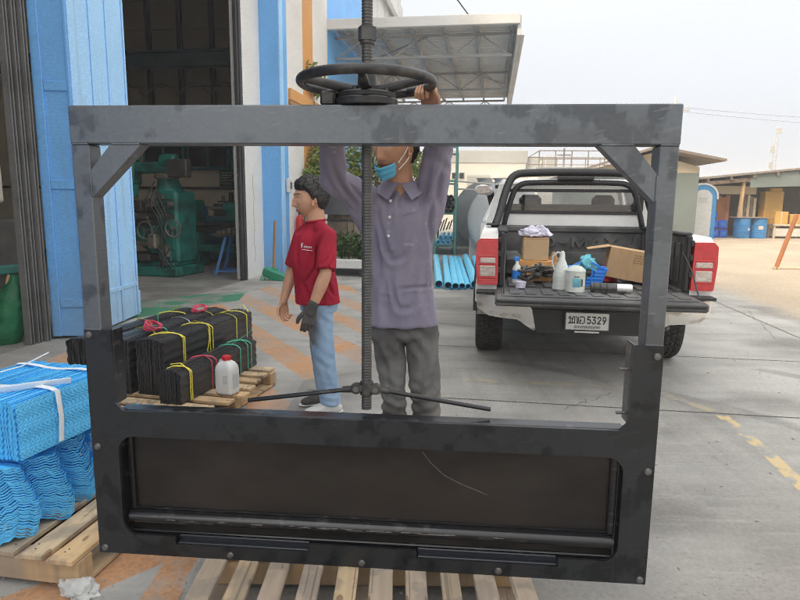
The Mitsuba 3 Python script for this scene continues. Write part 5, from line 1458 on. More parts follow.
for z0, z1, mat, lab, r in ((0.31, 0.62, 'pipe_blue', 'blue pipe stored on the bottom shelf of the green rack', 0.075), (1.27, 1.85, 'pipe_dark', 'dark steel pipe stored on the middle shelf of the green rack', 0.058)):
    z, row = z0 + r, 0
    while z < z1:
        x, col = 0.11 + (r if row % 2 else 0), 0
        while x < 0.55:
            g = lathe([(r * 0.7, 0.15), (r * 0.7, -0.10), (r, -0.10), (r, 2.7), (0.01, 2.7)], 12, (x, 0.0 + rr.uniform(-0.1, 0.1), z), 'y')
            solo('stored_pipe', g, mat, f"{'blue' if mat == 'pipe_blue' else 'dark'} pipe in the {['bottom', 'second', 'third', 'fourth', 'fifth', 'sixth', 'top'][row]} row of the rack's {'bottom' if mat == 'pipe_blue' else 'middle'} shelf, {ORD[min(col, 5)]} from left", 'pipe', FR[R_], 'blue pipes on the rack' if mat == 'pipe_blue' else 'dark pipes on the rack')
            col += 1
            x += 2 * r + 0.004
        z += 1.8 * r
        row += 1
solo('steel_offcut', [beam((0.08 + 0.09 * k, -0.05, 0.70 + 0.02 * k), (0.2 + 0.08 * k, 0.1, 1.0 + 0.05 * (k % 3)), 0.03, 0.03) for k in range(5)], 'machine_bare', 'rusty bent steel offcuts on the lower part of the green rack', 'metal scrap', FR[R_])


def tank(label, x, y, R, L, zc, yaw):
    fr = frame(x, y, 0, yaw)
    P = thing('storage_tank', label, 'tank', fr)
    pr = [(0.02, -0.22)] + [(R * math.sin(u), -0.22 * math.cos(u)) for u in np.linspace(0.15, PI / 2, 9)] + [(R, L), (0.02, L + 0.15)]
    obj('shell', lathe(pr, 56, (0, 0, zc), 'y'), 'tank_grey', P, smooth=40)
    for yy in (0.35, L - 0.5):
        obj('saddle', [upright(sbox(-R * 0.95, 0, R * 0.95, zc - 0.35).difference(Polygon([(R * math.cos(a), zc + R * math.sin(a)) for a in np.linspace(0, 2 * PI, 48)])), yy, yy + 0.22)], 'tank_grey', P)
    obj('manhole', lathe([(0.28, zc + R - 0.03), (0.28, zc + R + 0.12), (0.32, zc + R + 0.13), (0.32, zc + R + 0.17)], 24, (0, L * 0.4, 0)), 'tank_grey', P)
    for yy in (0.02, L * 0.5, L - 0.02):
        obj('seam', lathe([(R, yy - 0.02), (R + 0.008, yy - 0.018), (R + 0.008, yy + 0.018), (R, yy + 0.02)], 56, (0, 0, zc), 'y'), 'tank_grey', P)


tank('big grey horizontal tank with domed end directly left of the truck', 2.86, 16.6, 1.03, 4.5, 1.10, 0.12)
tank('second pale grey tank partly hidden behind the nearer domed tank', 3.05, 22.0, 1.15, 4.0, 1.20, 0.10)

PL = thing('planter', 'low concrete planter trough beside the workshop with green plants', 'planter', frame(-1.30, 12.9, 0, 0.15))
obj('trough', [cb(-0.75, 0.75, -0.40, -0.30, 0.17, 0.36, 0.015), cb(-0.75, 0.75, 0.30, 0.40, 0.17, 0.36, 0.015), cb(-0.75, -0.65, -0.30, 0.30, 0.17, 0.36, 0.015), cb(0.65, 0.75, -0.30, 0.30, 0.17, 0.36, 0.015), cb(-0.66, 0.66, -0.31, 0.31, 0.17, 0.31)], 'white_wall', PL)
for x in (-0.6, 0.5):
    obj('foot', cb(x, x + 0.12, -0.35, 0.35, 0, 0.168, 0.01), 'dark_steel', PL)
M('barrel_wood', dirty((0.24, 0.18, 0.13), (0.10, 0.07, 0.05), 5, 0.8), 0.8)
M('tar_felt', dirty((0.085, 0.085, 0.085), (0.05, 0.05, 0.05), 3, 0.5), 0.7)
BR = thing('barrel', 'weathered wooden barrel under a dark conical cover behind the man in red', 'barrel', frame(-1.10, 13.7, 0, 0.1))
for k in range(24):
    a0, a1 = 2 * PI * k / 24, 2 * PI * (k + 0.93) / 24
    pts = []
    for (r, z) in ((0.52, 0.35), (0.56, 0.8), (0.54, 1.34)):
        for a in (a0, a1):
            pts += [(r * math.cos(a), r * math.sin(a), z), ((r - 0.04) * math.cos(a), (r - 0.04) * math.sin(a), z)]
    obj('stave', tri(m3.Manifold.hull_points(np.array(pts))), 'barrel_wood', BR)
for z in (0.55, 1.12):
    obj('hoop', lathe([(0.555, z), (0.568, z + 0.005), (0.568, z + 0.045), (0.555, z + 0.05)], 40), 'dark_steel', BR)
obj('stand', [cb(-0.5, -0.4, -0.45, 0.45, 0, 0.36), cb(0.4, 0.5, -0.45, 0.45, 0, 0.36)], 'dark_steel', BR)
obj('cover', lathe([(0.68, 1.27), (0.66, 1.33), (0.60, 1.62), (0.55, 1.84), (0.42, 1.97), (0.02, 2.04)], 36), 'tar_felt', BR, smooth=40)


def leaves(n, pts_fn, size, seed, droop=0.3):
    """n pointed leaves of two triangles, folded along the middle."""
    r = np.random.default_rng(seed)
    V, F = [], []
    for k in range(n):
        c = pts_fn(r)
        d = r.normal(size=3) * np.array([1, 1, 0.5]) + np.array([0, 0, -droop])
        d /= np.linalg.norm(d)
        s = np.cross(d, r.normal(size=3))
        s /= np.linalg.norm(s)
        nn = np.cross(s, d)
        L = size * r.uniform(0.6, 1.3)
        w = L * r.uniform(0.28, 0.42)
        b = len(V)
        V += [c, c + d * L * 0.5 + s * w * 0.5 + nn * w * 0.12, c + d * L, c + d * L * 0.5 - s * w * 0.5 + nn * w * 0.12, c + d * L * 0.5 - nn * w * 0.08]
        F += [(b, b + 1, b + 4), (b + 1, b + 2, b + 4), (b + 2, b + 3, b + 4), (b + 3, b, b + 4)]
    return trimesh.Trimesh(np.array(V), np.array(F), process=False)


def clump(cs, rs):
    cs, rs = np.array(cs, float), np.array(rs, float)

    def fn(r):
        i = r.integers(len(cs))
        d = r.normal(size=3)
        d /= np.linalg.norm(d)
        return cs[i] + d * rs[i] * r.uniform(0.45, 1.0) ** 0.6
    return fn


def plant(name, label, cat, fr, stems, cs, rs, n, size, mat, seed, r0=0.02):
    P = thing(name, label, cat, fr)
    st = []
    for s in stems:
        st.append(tube(s, np.linspace(r0, r0 * 0.4, len(s)), 7))
    obj('stem', st, 'bark', P, smooth=True)
    obj('foliage', leaves(n, clump(cs, rs), size, seed), mat, P, smooth=False, kind='stuff')
    return P


plant('small_tree', 'light green leafy small tree behind the man in grey and the barrel', 'tree', frame(-0.55, 14.6, 0),
      [[(0, 0, 0), (0.02, 0, 0.9), (-0.1, 0.05, 1.7), (-0.6, 0.1, 2.4)], [(0.02, 0, 0.9), (0.3, 0.1, 1.8), (0.6, 0, 2.5)], [(-0.1, 0.05, 1.7), (0.1, 0, 2.8)]],
      [(-0.75, 0, 2.45), (-0.3, 0.1, 2.75), (0.1, 0, 2.6), (0.5, 0.1, 2.7), (0.9, 0, 2.45), (0.2, 0.2, 2.2), (-0.5, 0.1, 2.1), (0.85, 0.1, 2.15)], [0.40, 0.40, 0.44, 0.42, 0.38, 0.4, 0.36, 0.36], 3600, 0.14, 'leaf', 3, 0.05)
plant('planter_shrub', 'leafy green shrub growing in the low planter behind the man in red', 'shrub', FR[PL],
      [[(-0.3, 0, 0.3), (-0.35, -0.1, 0.7)], [(0.2, 0, 0.3), (0.25, -0.1, 0.75)]], [(-0.45, -0.08, 0.58), (-0.05, -0.1, 0.62), (0.3, -0.08, 0.64), (0.55, -0.05, 0.55)], [0.26, 0.28, 0.28, 0.22], 1000, 0.14, 'leaf_dark', 5)
CP = frame(*wpt(0.45, 8.2), WYAW)
plant('climbing_plant', 'sparse climbing plant with yellow green sprigs on the white and orange wall', 'climbing plant', CP,
      [[(0.03, 0.1, 0), (0.04, 0.3, 1.5), (0.04, 0.0, 2.6), (0.05, 0.4, 3.6), (0.05, 0.2, 4.6)], [(0.04, 0.3, 1.5), (0.05, 0.9, 2.3), (0.05, 1.3, 2.9)]],
      [(0.08, 0.15, 4.45), (0.10, 0.5, 4.25), (0.1, 0.4, 3.45), (0.1, 0.15, 3.2), (0.12, 0.3, 2.5), (0.14, 0.0, 2.3), (0.14, 0.7, 2.6), (0.14, 0.5, 2.2), (0.12, -0.2, 2.05), (0.14, 0.9, 1.95), (0.12, 1.2, 2.7)], [0.24, 0.22, 0.26, 0.26, 0.38, 0.34, 0.36, 0.34, 0.28, 0.3, 0.34], 1300, 0.19, 'leaf', 7, 0.015)
# red fire point by the column
P = thing('fire_extinguisher', 'small red fire extinguisher hanging on the wall beside the blue column', 'fire extinguisher', frame(*wpt(0.52, 7.25), WYAW))
obj('cylinder', lathe([(0.03, 0.72), (0.085, 0.74), (0.09, 0.78), (0.09, 1.14), (0.06, 1.22), (0.03, 1.25)], 20), 'plastic_red', P, smooth=40)
obj('valve', [cb(-0.03, 0.03, -0.03, 0.03, 1.25, 1.31, 0.006), beam((0, -0.08, 1.33), (0, 0.06, 1.30), 0.03, 0.02)], 'dark_steel', P)
obj('hose', tube([(0.03, 0, 1.28), (0.11, -0.02, 1.2), (0.12, -0.02, 0.95), (0.1, -0.03, 0.85)], 0.012, 7), 'ink', P, smooth=True)
obj('label', cb(0.0895, 0.092, -0.04, 0.04, 0.88, 1.02), 'plate_white', P)

# ---------------------------------------------------------------- far side of the yard
M('factory_white', dirty((0.66, 0.64, 0.58), (0.45, 0.42, 0.36), 0.4, 0.5), 0.8)
M('factory_grey', dirty((0.45, 0.45, 0.43), (0.3, 0.3, 0.28), 0.4, 0.5), 0.8)
M('roof_brown', dirty((0.26, 0.22, 0.18), (0.14, 0.12, 0.10), 0.8, 0.6), 0.8)
M('wall_teal', dirty((0.19, 0.23, 0.22), (0.12, 0.14, 0.13), 0.6, 0.5), 0.8)
M('wall_cream', dirty((0.60, 0.52, 0.38), (0.4, 0.33, 0.24), 0.6, 0.5), 0.8)
M('rust_sheet', dirty((0.42, 0.17, 0.07), (0.22, 0.10, 0.05), 1.4, 0.7), 0.8)
M('cabinet_tan', dirty((0.56, 0.34, 0.09), (0.4, 0.24, 0.08), 1.4, 0.4), 0.7)
M('drum_blue', dirty((0.05, 0.24, 0.52), (0.04, 0.14, 0.3), 2.0, 0.5), 0.5)
M('can_blue', dirty((0.02, 0.12, 0.58), (0.02, 0.08, 0.3), 2.0, 0.3), 0.4)
M('toilet_blue', dirty((0.06, 0.30, 0.62), (0.05, 0.2, 0.4), 2.0, 0.3), 0.5)

P = thing('factory_building', 'pale flat roofed factory with grey roller door far behind the tanks', 'building', frame(3.0, 46, 0, 0.05))
obj('wall', cb(0, 6.2, 0, 8, 0, 5.15), 'factory_white', P)
obj('parapet', cb(-0.1, 6.3, -0.08, -0.003, 4.6, 5.5, 0.02), 'factory_grey', P)
obj('roller_door', [cb(1.9, 3.6, -0.06, -0.003, 0, 3.7), *[cb(1.92, 3.58, -0.09, -0.061, 0.1 + 0.18 * k, 0.24 + 0.18 * k) for k in range(20)]], 'factory_grey', P)
for k in range(3):
    w = obj('window', cb(0.2 + 0.55 * k, 0.6 + 0.55 * k, -0.05, -0.003, 3.4, 3.9), 'factory_grey', P)
    obj('pane', cb(0.24 + 0.55 * k, 0.56 + 0.55 * k, -0.06, -0.052, 3.44, 3.86), 'window_dark', w)
P = thing('factory_annex', 'lower pale annex with outside steps right of the far factory', 'building', frame(8.0, 44, 0, 0.05))
obj('wall', cb(-1.2, 5.5, 0.5, 8, 0, 3.6), 'factory_white', P)
obj('upper_wall', cb(1.0, 3.4, 2.0, 8, 3.6, 5.1), 'factory_grey', P)
obj('stair', [beam((0.2, 0.2, 1.2), (2.2, 0.2, 4.2), 0.1, 0.25), beam((0.2, -0.7, 1.2), (2.2, -0.7, 4.2), 0.1, 0.25), *[cb(0.25 + 0.22 * k, 0.45 + 0.22 * k, -0.7, 0.2, 1.3 + 0.33 * k, 1.34 + 0.33 * k) for k in range(9)]], 'factory_white', P)
obj('hand_rail', [bar((0.2, -0.75, 2.1), (2.2, -0.75, 5.1), 0.04), *[bar((0.3 + 0.45 * k, -0.75, 1.35 + 0.67 * k), (0.3 + 0.45 * k, -0.75, 2.25 + 0.67 * k), 0.03) for k in range(5)]], 'factory_white', P)
for k in range(3):
    w = obj('window', cb(2.6 + 0.9 * k, 3.2 + 0.9 * k, 0.44, 0.497, 1.6, 2.6), 'factory_grey', P)
    obj('pane', cb(2.65 + 0.9 * k, 3.15 + 0.9 * k, 0.42, 0.438, 1.65, 2.55), 'window_dark', w)
P = thing('flat_roof_shed', 'flat roofed block with steel railings on its roof behind the truck cab', 'building', frame(8.0, 36, 0, 0.08))
obj('wall', cb(0, 5.6, 0, 5, 0, 3.55), 'factory_white', P)
obj('roof_slab', cb(-0.15, 5.75, -0.15, 5.1, 3.553, 3.75, 0.02), 'factory_grey', P)
ra = [bar((0, -0.05, z), (5.6, -0.05, z), 0.028) for z in (4.2, 4.66)] + [bar((0.93 * k, -0.05, 3.7), (0.93 * k, -0.05, 4.68), 0.03) for k in range(7)] + [bar((0, 5, z), (5.6, 5, z), 0.028) for z in (4.2, 4.66)] + [bar((0.93 * k, 5, 3.7), (0.93 * k, 5, 4.68), 0.03) for k in range(7)] + [bar((0, 0, 4.66), (0, 5, 4.66), 0.028)]
obj('railing', ra, 'roof_brown', P)
obj('valve_pipe', [bar((1.6, 1, 3.7), (1.6, 1, 4.9), 0.05), bar((1.2, 1, 4.5), (2.0, 1, 4.5), 0.04)], 'roof_brown', P)
P = thing('pipe_railing', 'white pipe railing and post beside the storage tanks', 'railing', frame(1.75, 19.8, 0, 0.10))
obj('post', [bar((0, 0, 0), (0, 0, 2.35), 0.05), bar((0.0, 0, 2.35), (0.12, 0.0, 2.45), 0.05)], 'factory_white', P)
obj('rail', [bar((0, 0, 2.26), (2.4, 1.2, 2.12), 0.028), bar((0, 0, 2.02), (2.4, 1.2, 1.9), 0.028)], 'factory_white', P)

P = thing('gable_house', 'grey green house with a broad brown gable roof behind the truck', 'house', frame(10.9, 27, 0, 0.1))
obj('wall', cb(-3.3, 2.2, 0.4, 6, 0, 3.0), 'wall_teal', P)
obj('gable', upright(Polygon([(-3.3, 3.003), (2.2, 3.003), (2.2, 3.25), (0.1, 3.85), (-3.3, 2.9)]).buffer(0), 0.4, 0.6), 'wall_cream', P)
for a, b in (((0.12, 3.98), (2.95, 3.45)), ((0.08, 3.98), (-3.95, 2.72))):
    g = upright(Polygon([a, b, (b[0], b[1] + 0.10), (a[0], a[1] + 0.12)]), -0.5, 6.5)
    obj('roof', g, 'roof_brown', P)
obj('door', cb(-0.6, 0.3, 0.34, 0.397, 0, 2.05), 'wall_cream', P)

P = thing('open_shed', 'open fronted timber shed with low brown roof at the right edge of the yard', 'shed', frame(16.4, 31.5, 0, 0.06))
slope = lambda x: 3.05 + 0.105 * x
rf = []
for k in range(7):
    x0 = -1.6 + 1.35 * k
    g = upright(Polygon([(x0, slope(x0)), (x0 + 1.33, slope(x0 + 1.33)), (x0 + 1.33, slope(x0 + 1.33) + 0.09), (x0, slope(x0) + 0.09)]), -1.2, 5.5)
    obj('roof_sheet', g, 'roof_brown', P)
for k in range(5):
    x0 = -1.2 + 1.1 * k
    obj('rafter', cb(x0, x0 + 0.10, -1.15, 5.3, slope(x0) - 0.17, slope(x0) - 0.01), 'barrel_wood', P)
obj('fascia_beam', [beam((-1.5, -0.9, slope(-1.5) - 0.26), (7.5, -0.9, slope(7.5) - 0.26), 0.1, 0.16)], 'barrel_wood', P)
obj('awning_sheet', upright(Polygon([(0.95, 2.50), (8.0, 2.75), (8.0, 3.75), (0.95, slope(0.95) - 0.03)]), -0.99, -0.96), 'wall_teal', P)
obj('rear_wall', cb(-1.5, 8, 5.0, 5.2, 0, 3.0), 'dark_steel', P)
obj('inner_partition', cb(0.6, 8, 1.6, 1.7, 0, 2.9), 'seat_cloth', P)
obj('side_wall', cb(-1.5, -1.35, 0.4, 5.0, 0, 2.7), 'wall_teal', P)
for x0, lean in ((0.60, 0.18), (6.2, 0.0), (-1.2, 0.0)):
    obj('post', beam((x0, -0.7, 0), (x0 + lean, -0.7, slope(x0) - 0.3), 0.14, 0.14, 0.01), 'wood_warm', P)
for k in range(7):
    x0 = -0.75 + 0.22 * k
    obj('wall_sheet', cb(x0, x0 + 0.21, 0.6 + 0.03 * (k % 2), 0.64 + 0.03 * (k % 2), 0.1, 2.15 - 0.05 * (k % 3)), 'rust_sheet', P)
obj('lintel_board', cb(-0.4, 2.0, 0.45, 0.55, 2.2, 2.62, 0.01), 'wall_cream', P)
for k in range(5):
    x0 = 1.3 + 0.16 * k
    obj('side_plank', cb(x0, x0 + 0.13, 0.5, 0.54, 0.1, 2.3 - 0.07 * k), 'barrel_wood' if k % 2 else 'wall_cream', P)
P = thing('tall_cabinet', 'tall tan cabinet under the shed roof', 'cabinet', frame(19.25, 31.9, 0, 0.05))
obj('carcass', cb(-0.45, 0.47, -0.3, 0.3, 1.0, 2.35, 0.01), 'cabinet_tan', P)
obj('top_box', cb(-0.2, 0.4, -0.25, 0.25, 2.355, 2.52, 0.01), 'cabinet_tan', P)
obj('plinth', cb(-0.45, 0.47, -0.28, 0.28, 0, 0.997, 0.01), 'cabinet_tan', P)
for (x, y, w, h, z, lab) in ((19.15, 30.9, 0.62, 0.62, 0.72, 'tan carton in front of the tall cabinet, on the pale table'), (19.95, 30.95, 0.62, 0.50, 0.72, 'second tan carton on the pale table, right of the taller one'), (20.9, 31.2, 0.7, 0.45, 0.62, 'brown carton at the right edge of the shed')):
    P = thing('carton', lab, 'carton', frame(x, y, z, 0.1))
    obj('box', cb(-w / 2, w / 2, -0.25, 0.25, 0, h, 0.006), 'cabinet_tan', P)
    obj('tape', cb(-0.03, 0.03, -0.254, -0.2505, 0, h), 'wall_cream', P)
P = thing('work_table', 'pale wooden table with legs carrying cartons in front of the shed', 'table', frame(19.45, 30.85, 0, 0.05))
obj('top', cb(-0.75, 0.85, -0.35, 0.35, 0.62, 0.715, 0.01), 'wall_cream', P)
for sx in (-0.68, 0.70):
    for sy in (-0.3, 0.22):
        obj('leg', cb(sx, sx + 0.09, sy, sy + 0.09, 0, 0.618), 'wall_cream', P)
obj('shelf', cb(-0.58, 0.68, -0.25, 0.25, 0.10, 0.50, 0.01), 'factory_white', P)
P = thing('white_cabinet', 'low white cabinet at the right edge of the shed', 'cabinet', frame(20.95, 31.1, 0, 0.05))
obj('carcass', cb(-0.5, 0.9, -0.3, 0.3, 0.06, 0.6, 0.01), 'factory_white', P)
obj('door', cb(-0.42, 0.1, -0.33, -0.303, 0.1, 0.55, 0.008), 'wall_cream', P)
for k, x in enumerate((17.15, 17.98)):
    P = thing('oil_drum', ('left' if k == 0 else 'right') + ' one of two blue steel drums under a dark board by the shed post', 'drum', frame(x, 30.6, 0, 0.2 * k))
    R = 0.375
    pr = [(0.30, 0.0), (R, 0.01), (R, 0.30)] + [(R + 0.018, 0.32), (R + 0.018, 0.35), (R, 0.37), (R, 0.64), (R + 0.018, 0.66), (R + 0.018, 0.69), (R, 0.71), (R, 0.98), (R - 0.02, 1.0), (0.2, 0.98)]
    obj('shell', lathe(pr, 30), 'drum_blue', P, smooth=40)
    obj('sticker', cb(-0.12, 0.10, -R - 0.012, -R + 0.02, 0.45, 0.62) if k else cb(0.1, 0.2, -R - 0.002, -R + 0.04, 0.4, 0.5), 'factory_white', P)
solo('cover_board', cb(-0.9, 0.9, -0.45, 0.45, 0, 0.05, 0.008), 'roof_brown', 'dark board lying across the two blue drums', 'board', frame(17.55, 30.6, 1.003, 0.05))
kk = 0
for (x, y, z, lab) in ((15.95, 31.0, 0, 'bottom left blue canister of the small pile near the toilet cabin'), (16.42, 31.0, 0, 'bottom right blue canister of the small pile near the drums'), (15.9, 31.0, 0.46, 'upper left blue canister in the pile near the toilet cabin'), (16.4, 31.05, 0.46, 'upper right blue canister in the pile near the drums'), (15.85, 31.05, 0.92, 'topmost blue canister standing on the pile'), (15.45, 31.2, 0.0, 'lower blue canister closest to the toilet cabin'), (15.42, 31.2, 0.46, 'blue canister stacked closest to the toilet cabin')):
    P = thing('canister', lab, 'canister', frame(x, y, z, 0.1 * kk))
    obj('bottle', cb(-0.2, 0.2, -0.15, 0.15, 0, 0.40, 0.04), 'can_blue', P)
    obj('handle', [cb(-0.10, 0.08, -0.025, 0.025, 0.43, 0.455, 0.008), cb(-0.10, -0.07, -0.02, 0.02, 0.39, 0.44), cb(0.05, 0.08, -0.02, 0.02, 0.39, 0.44)], 'can_blue', P)
    obj('sticker', cb(-0.08, 0.08, -0.156, -0.150, 0.14, 0.28), 'drum_blue', P)
    kk += 1
P = thing('toilet_cabin', 'blue portable toilet cabin with pale arched door at the far right', 'portable toilet', frame(14.55, 30.0, 0, 0.05))
pr = sbox(-0.66, 0.0, 0.66, 2.0).union(Polygon([(0.66 * math.cos(a), 2.0 + 0.60 * math.sin(a)) for a in np.linspace(0, PI, 20)]))
obj('shell', upright(pr, -0.5, 0.8), 'toilet_blue', P, smooth=30)
pd = sbox(-0.44, 0.12, 0.44, 1.95).union(Polygon([(0.44 * math.cos(a), 1.95 + 0.40 * math.sin(a)) for a in np.linspace(0, PI, 20)]))
dd = obj('door', upright(pd, -0.53, -0.503), 'plastic_white', P)
obj('vent', [cb(-0.2, 0.2, -0.545, -0.531, 1.75 + 0.09 * k, 1.79 + 0.09 * k) for k in range(3)], 'label_grey', dd)
obj('roof_rim', upright(pr.buffer(0.06).difference(pr.buffer(-0.02)).intersection(sbox(-1, 1.9, 1, 3)), -0.56, 0.86), 'plastic_white', P)
P = thing('leaning_timber', 'reddish timber prop leaning over the dusty ground at the right edge', 'timber', frame(9.35, 15.0, 0, 0.2))
obj('prop', beam((0, 0, 0), (0.42, 0.2, 1.35), 0.09, 0.07, 0.006), 'rust_sheet', P)
obj('foot_board', beam((-0.05, 0, 0.03), (0.6, 0.1, 0.03), 0.1, 0.05, 0.006), 'wall_cream', P)
P = thing('antenna_mast', 'thin lattice antenna mast far behind the shed roof', 'antenna', frame(48, 80, 0))
obj('mast', [bar((x, y, 0), (x, y, 10.5), 0.05, 5) for x, y in ((0, 0), (0.4, 0), (0.2, 0.35))] + [bar((0, 0, 0.6 * k), (0.4, 0, 0.6 * k + 0.6), 0.03, 4) for k in range(17)], 'factory_grey', P)
obj('aerial', [bar((0.2, 0.1, 10.5), (0.2, 0.1, 12), 0.05, 5), cb(0.2, 0.8, 0, 0.3, 11.0, 11.7)], 'factory_grey', P)
obj('aerial', cb(-0.3, 0.1, 0, 0.3, 8.6, 9.4), 'factory_grey', P)
obj('aerial', cb(-0.3, 0.05, 0, 0.3, 6.6, 7.4), 'factory_grey', P)
P = thing('utility_pole', 'concrete utility pole just behind the right end of the gate beam', 'utility pole', frame(17.2, 39.5, 0))
obj('post', tube([(0, 0, 0), (0, 0, 8.3)], [0.16, 0.11], 8), 'factory_white', P)
obj('cross_arm', [cb(-0.9, 0.9, -0.06, 0.06, 7.5, 7.62), *[lathe([(0.05, 7.62), (0.06, 7.66), (0.04, 7.76)], 8, (x, 0, 0)) for x in (-0.8, -0.3, 0.3, 0.8)]], 'factory_grey', P)
for z0, x1, z1, lab in ((7.75, 60, 9.4, 'upper thin power line running right from the utility pole'), (7.5, 60, 8.7, 'lower thin power line running right from the utility pole')):
    pts = [(17.2 + (x1 - 17.2) * u, 39.5 + 16 * u, z0 + (z1 - z0) * u - 2.2 * u * (1 - u)) for u in np.linspace(0, 1, 16)]
    solo('power_line', tube(pts, 0.009, 5), 'grey_steel', lab, 'power line', smooth=True)
solo('stay_cable', tube([(0.4, 22, 10.2), (5.0, 34, 9.6)], 0.03, 5), 'dark_steel', 'cable running from the top of the workshop above the canopy', 'cable')

# ---------------------------------------------------------------- people
from scipy.interpolate import PchipInterpolator
M('skin', lambda p, n, uv: mix((0.55, 0.31, 0.20), (0.46, 0.235, 0.145), fbm(p.x * 18, p.y * 18, p.z * 18)) * (0.95 + 0.1 * noise(p.x * 200, p.y * 200, p.z * 200)), 0.5, spec=0.4)
M('lip', (0.30, 0.12, 0.085), 0.45)
M('hair', lambda p, n, uv: mix((0.008, 0.007, 0.007), (0.030, 0.026, 0.024), noise(p.x * 260, p.y * 260, p.z * 60)), 0.5)
M('eye_white', (0.55, 0.52, 0.48), 0.3)
M('eye_dark', (0.012, 0.009, 0.008), 0.15)


def weave(base, dark, f=420.0, spots=0.0, spotc=(0.4, 0.4, 0.4)):
    def fn(p, n, uv):
        a = fbm(p.x * 6, p.y * 6, p.z * 6, octaves=4)
        w = 0.93 + 0.14 * noise(p.x * f, p.y * f, p.z * f)
        c = mix(base, dark, smoothstep(0.3, 0.75, a))
        if spots:
            c = mix(c, spotc, smoothstep(0.80, 0.86, noise(p.x * 55, p.y * 55, p.z * 55)) * smoothstep(0.45, 0.6, noise(p.x * 5, p.y * 5, p.z * 5)) * spots)
        return c * w
    return fn


M('shirt_grey', weave((0.245, 0.225, 0.295), (0.195, 0.178, 0.240), spots=0.35), 0.85)
M('shirt_red', weave((0.34, 0.006, 0.028), (0.26, 0.005, 0.020)), 0.85)
tw_ = weave((0.155, 0.150, 0.146), (0.062, 0.060, 0.058), spots=0.5, spotc=(0.24, 0.20, 0.14))
M('trousers_grey', lambda p, n, uv: mix(tw_(p, n, uv), (0.27, 0.25, 0.225), smoothstep(0.50, 0.68, fbm(p.x * 13, p.y * 13, p.z * 7 + 2, octaves=5)) * smoothstep(0.95, 0.7, p.z) * 0.3), 0.9)


def denim(p, n, uv):
    a = fbm(p.x * 5, p.y * 5, p.z * 4, octaves=4)
    c = mix((0.34, 0.46, 0.60), (0.22, 0.33, 0.47), smoothstep(0.3, 0.7, a))
    dirt = smoothstep(0.36, 0.52, fbm(p.x * 11 + 3, p.y * 11, p.z * 7, octaves=5)) * smoothstep(-0.53, -0.60, p.x) * smoothstep(0.30, 0.48, p.z)
    return mix(c, (0.13, 0.125, 0.115), dirt * 0.85) * (0.9 + 0.2 * noise(p.x * 350, p.y * 350, p.z * 120))


M('denim', denim, 0.9)
M('glove_grey', weave((0.085, 0.080, 0.075), (0.05, 0.046, 0.042)), 0.9)
M('mask_blue', weave((0.13, 0.47, 0.68), (0.10, 0.40, 0.60)), 0.8)
M('string_white', (0.70, 0.70, 0.70), 0.7)
M('shoe_cloth', weave((0.11, 0.10, 0.09), (0.06, 0.055, 0.05)), 0.85)
M('shoe_white', (0.55, 0.55, 0.53), 0.7)


def head_mesh(sub=5, wide=0.074, brow=1.0):
    """Head about its middle, face towards -y; 23 cm tall."""
    g = trimesh.creation.icosphere(subdivisions=sub)
    d = np.array(g.vertices)
    x, y, z = d[:, 0], -d[:, 1], d[:, 2]                    # y: forward
    X = wide * x
    Y = np.where(y > 0, 0.092, 0.102) * y
    Z = np.where(z > 0, 0.118, 0.114) * z
    low = np.clip(-z, 0, 1)
    X = X * (1 - 0.36 * low ** 1.7)
    Y = np.where(y < 0, Y * (1 - 0.50 * low ** 1.4), Y * (1 - 0.05 * low))
    Z = Z + 0.004 * np.where((y > 0), low, 0)
    front = np.clip(y, 0, 1) ** 0.5
    gs = lambda cx, cz, sx, sz: np.exp(-((np.abs(X) - cx) / sx) ** 2 - ((Z - cz) / sz) ** 2) * front
    Y = Y + 0.0045 * brow * gs(0.026, 0.030, 0.022, 0.010)          # brow
    Y = Y - 0.0095 * gs(0.031, 0.012, 0.015, 0.011)                  # eye sockets
    Y = Y + 0.0035 * gs(0.036, -0.018, 0.018, 0.016)                 # cheeks
    nose = np.exp(-(X / (0.0075 + 0.006 * np.clip((0.02 - Z) / 0.06, 0, 1))) ** 2) * front
    ramp = np.clip((0.028 - Z) / 0.060, 0, 1) * (Z > -0.040) + (Z <= -0.040) * np.clip(1 - (-0.040 - Z) / 0.009, 0, 1)
    Y = Y + 0.024 * nose * ramp
    Y = Y + 0.005 * gs(0.012, -0.033, 0.008, 0.008)                  # nostril wings
    Y = Y + 0.0060 * gs(0.0, -0.0575, 0.023, 0.0065) + 0.0058 * gs(0.0, -0.071, 0.020, 0.0065) - 0.0022 * gs(0, -0.0645, 0.024, 0.0028)
    Y = Y - 0.0035 * gs(0, -0.083, 0.024, 0.007) + 0.0075 * gs(0, -0.102, 0.020, 0.014)
    g.vertices = np.stack([X, -Y, Z], -1)
    return g


def ear_mesh(s):
    g = tri(union([hull(((0, 0.004, 0), (0.006, 0.014, 0.028))), hull(((s * 0.006, 0.012, 0.012), (0.005, 0.010, 0.018)), ((s * 0.007, 0.013, -0.004), (0.004, 0.008, 0.016))), hull(((0.0, -0.002, -0.024), (0.006, 0.008, 0.010)))]))
    g.apply_transform(rotm((0, 0, 1), s * 22))
    g.apply_scale(1.15)
    g.apply_translation((s * 0.073, -0.003, -0.006))
    return g


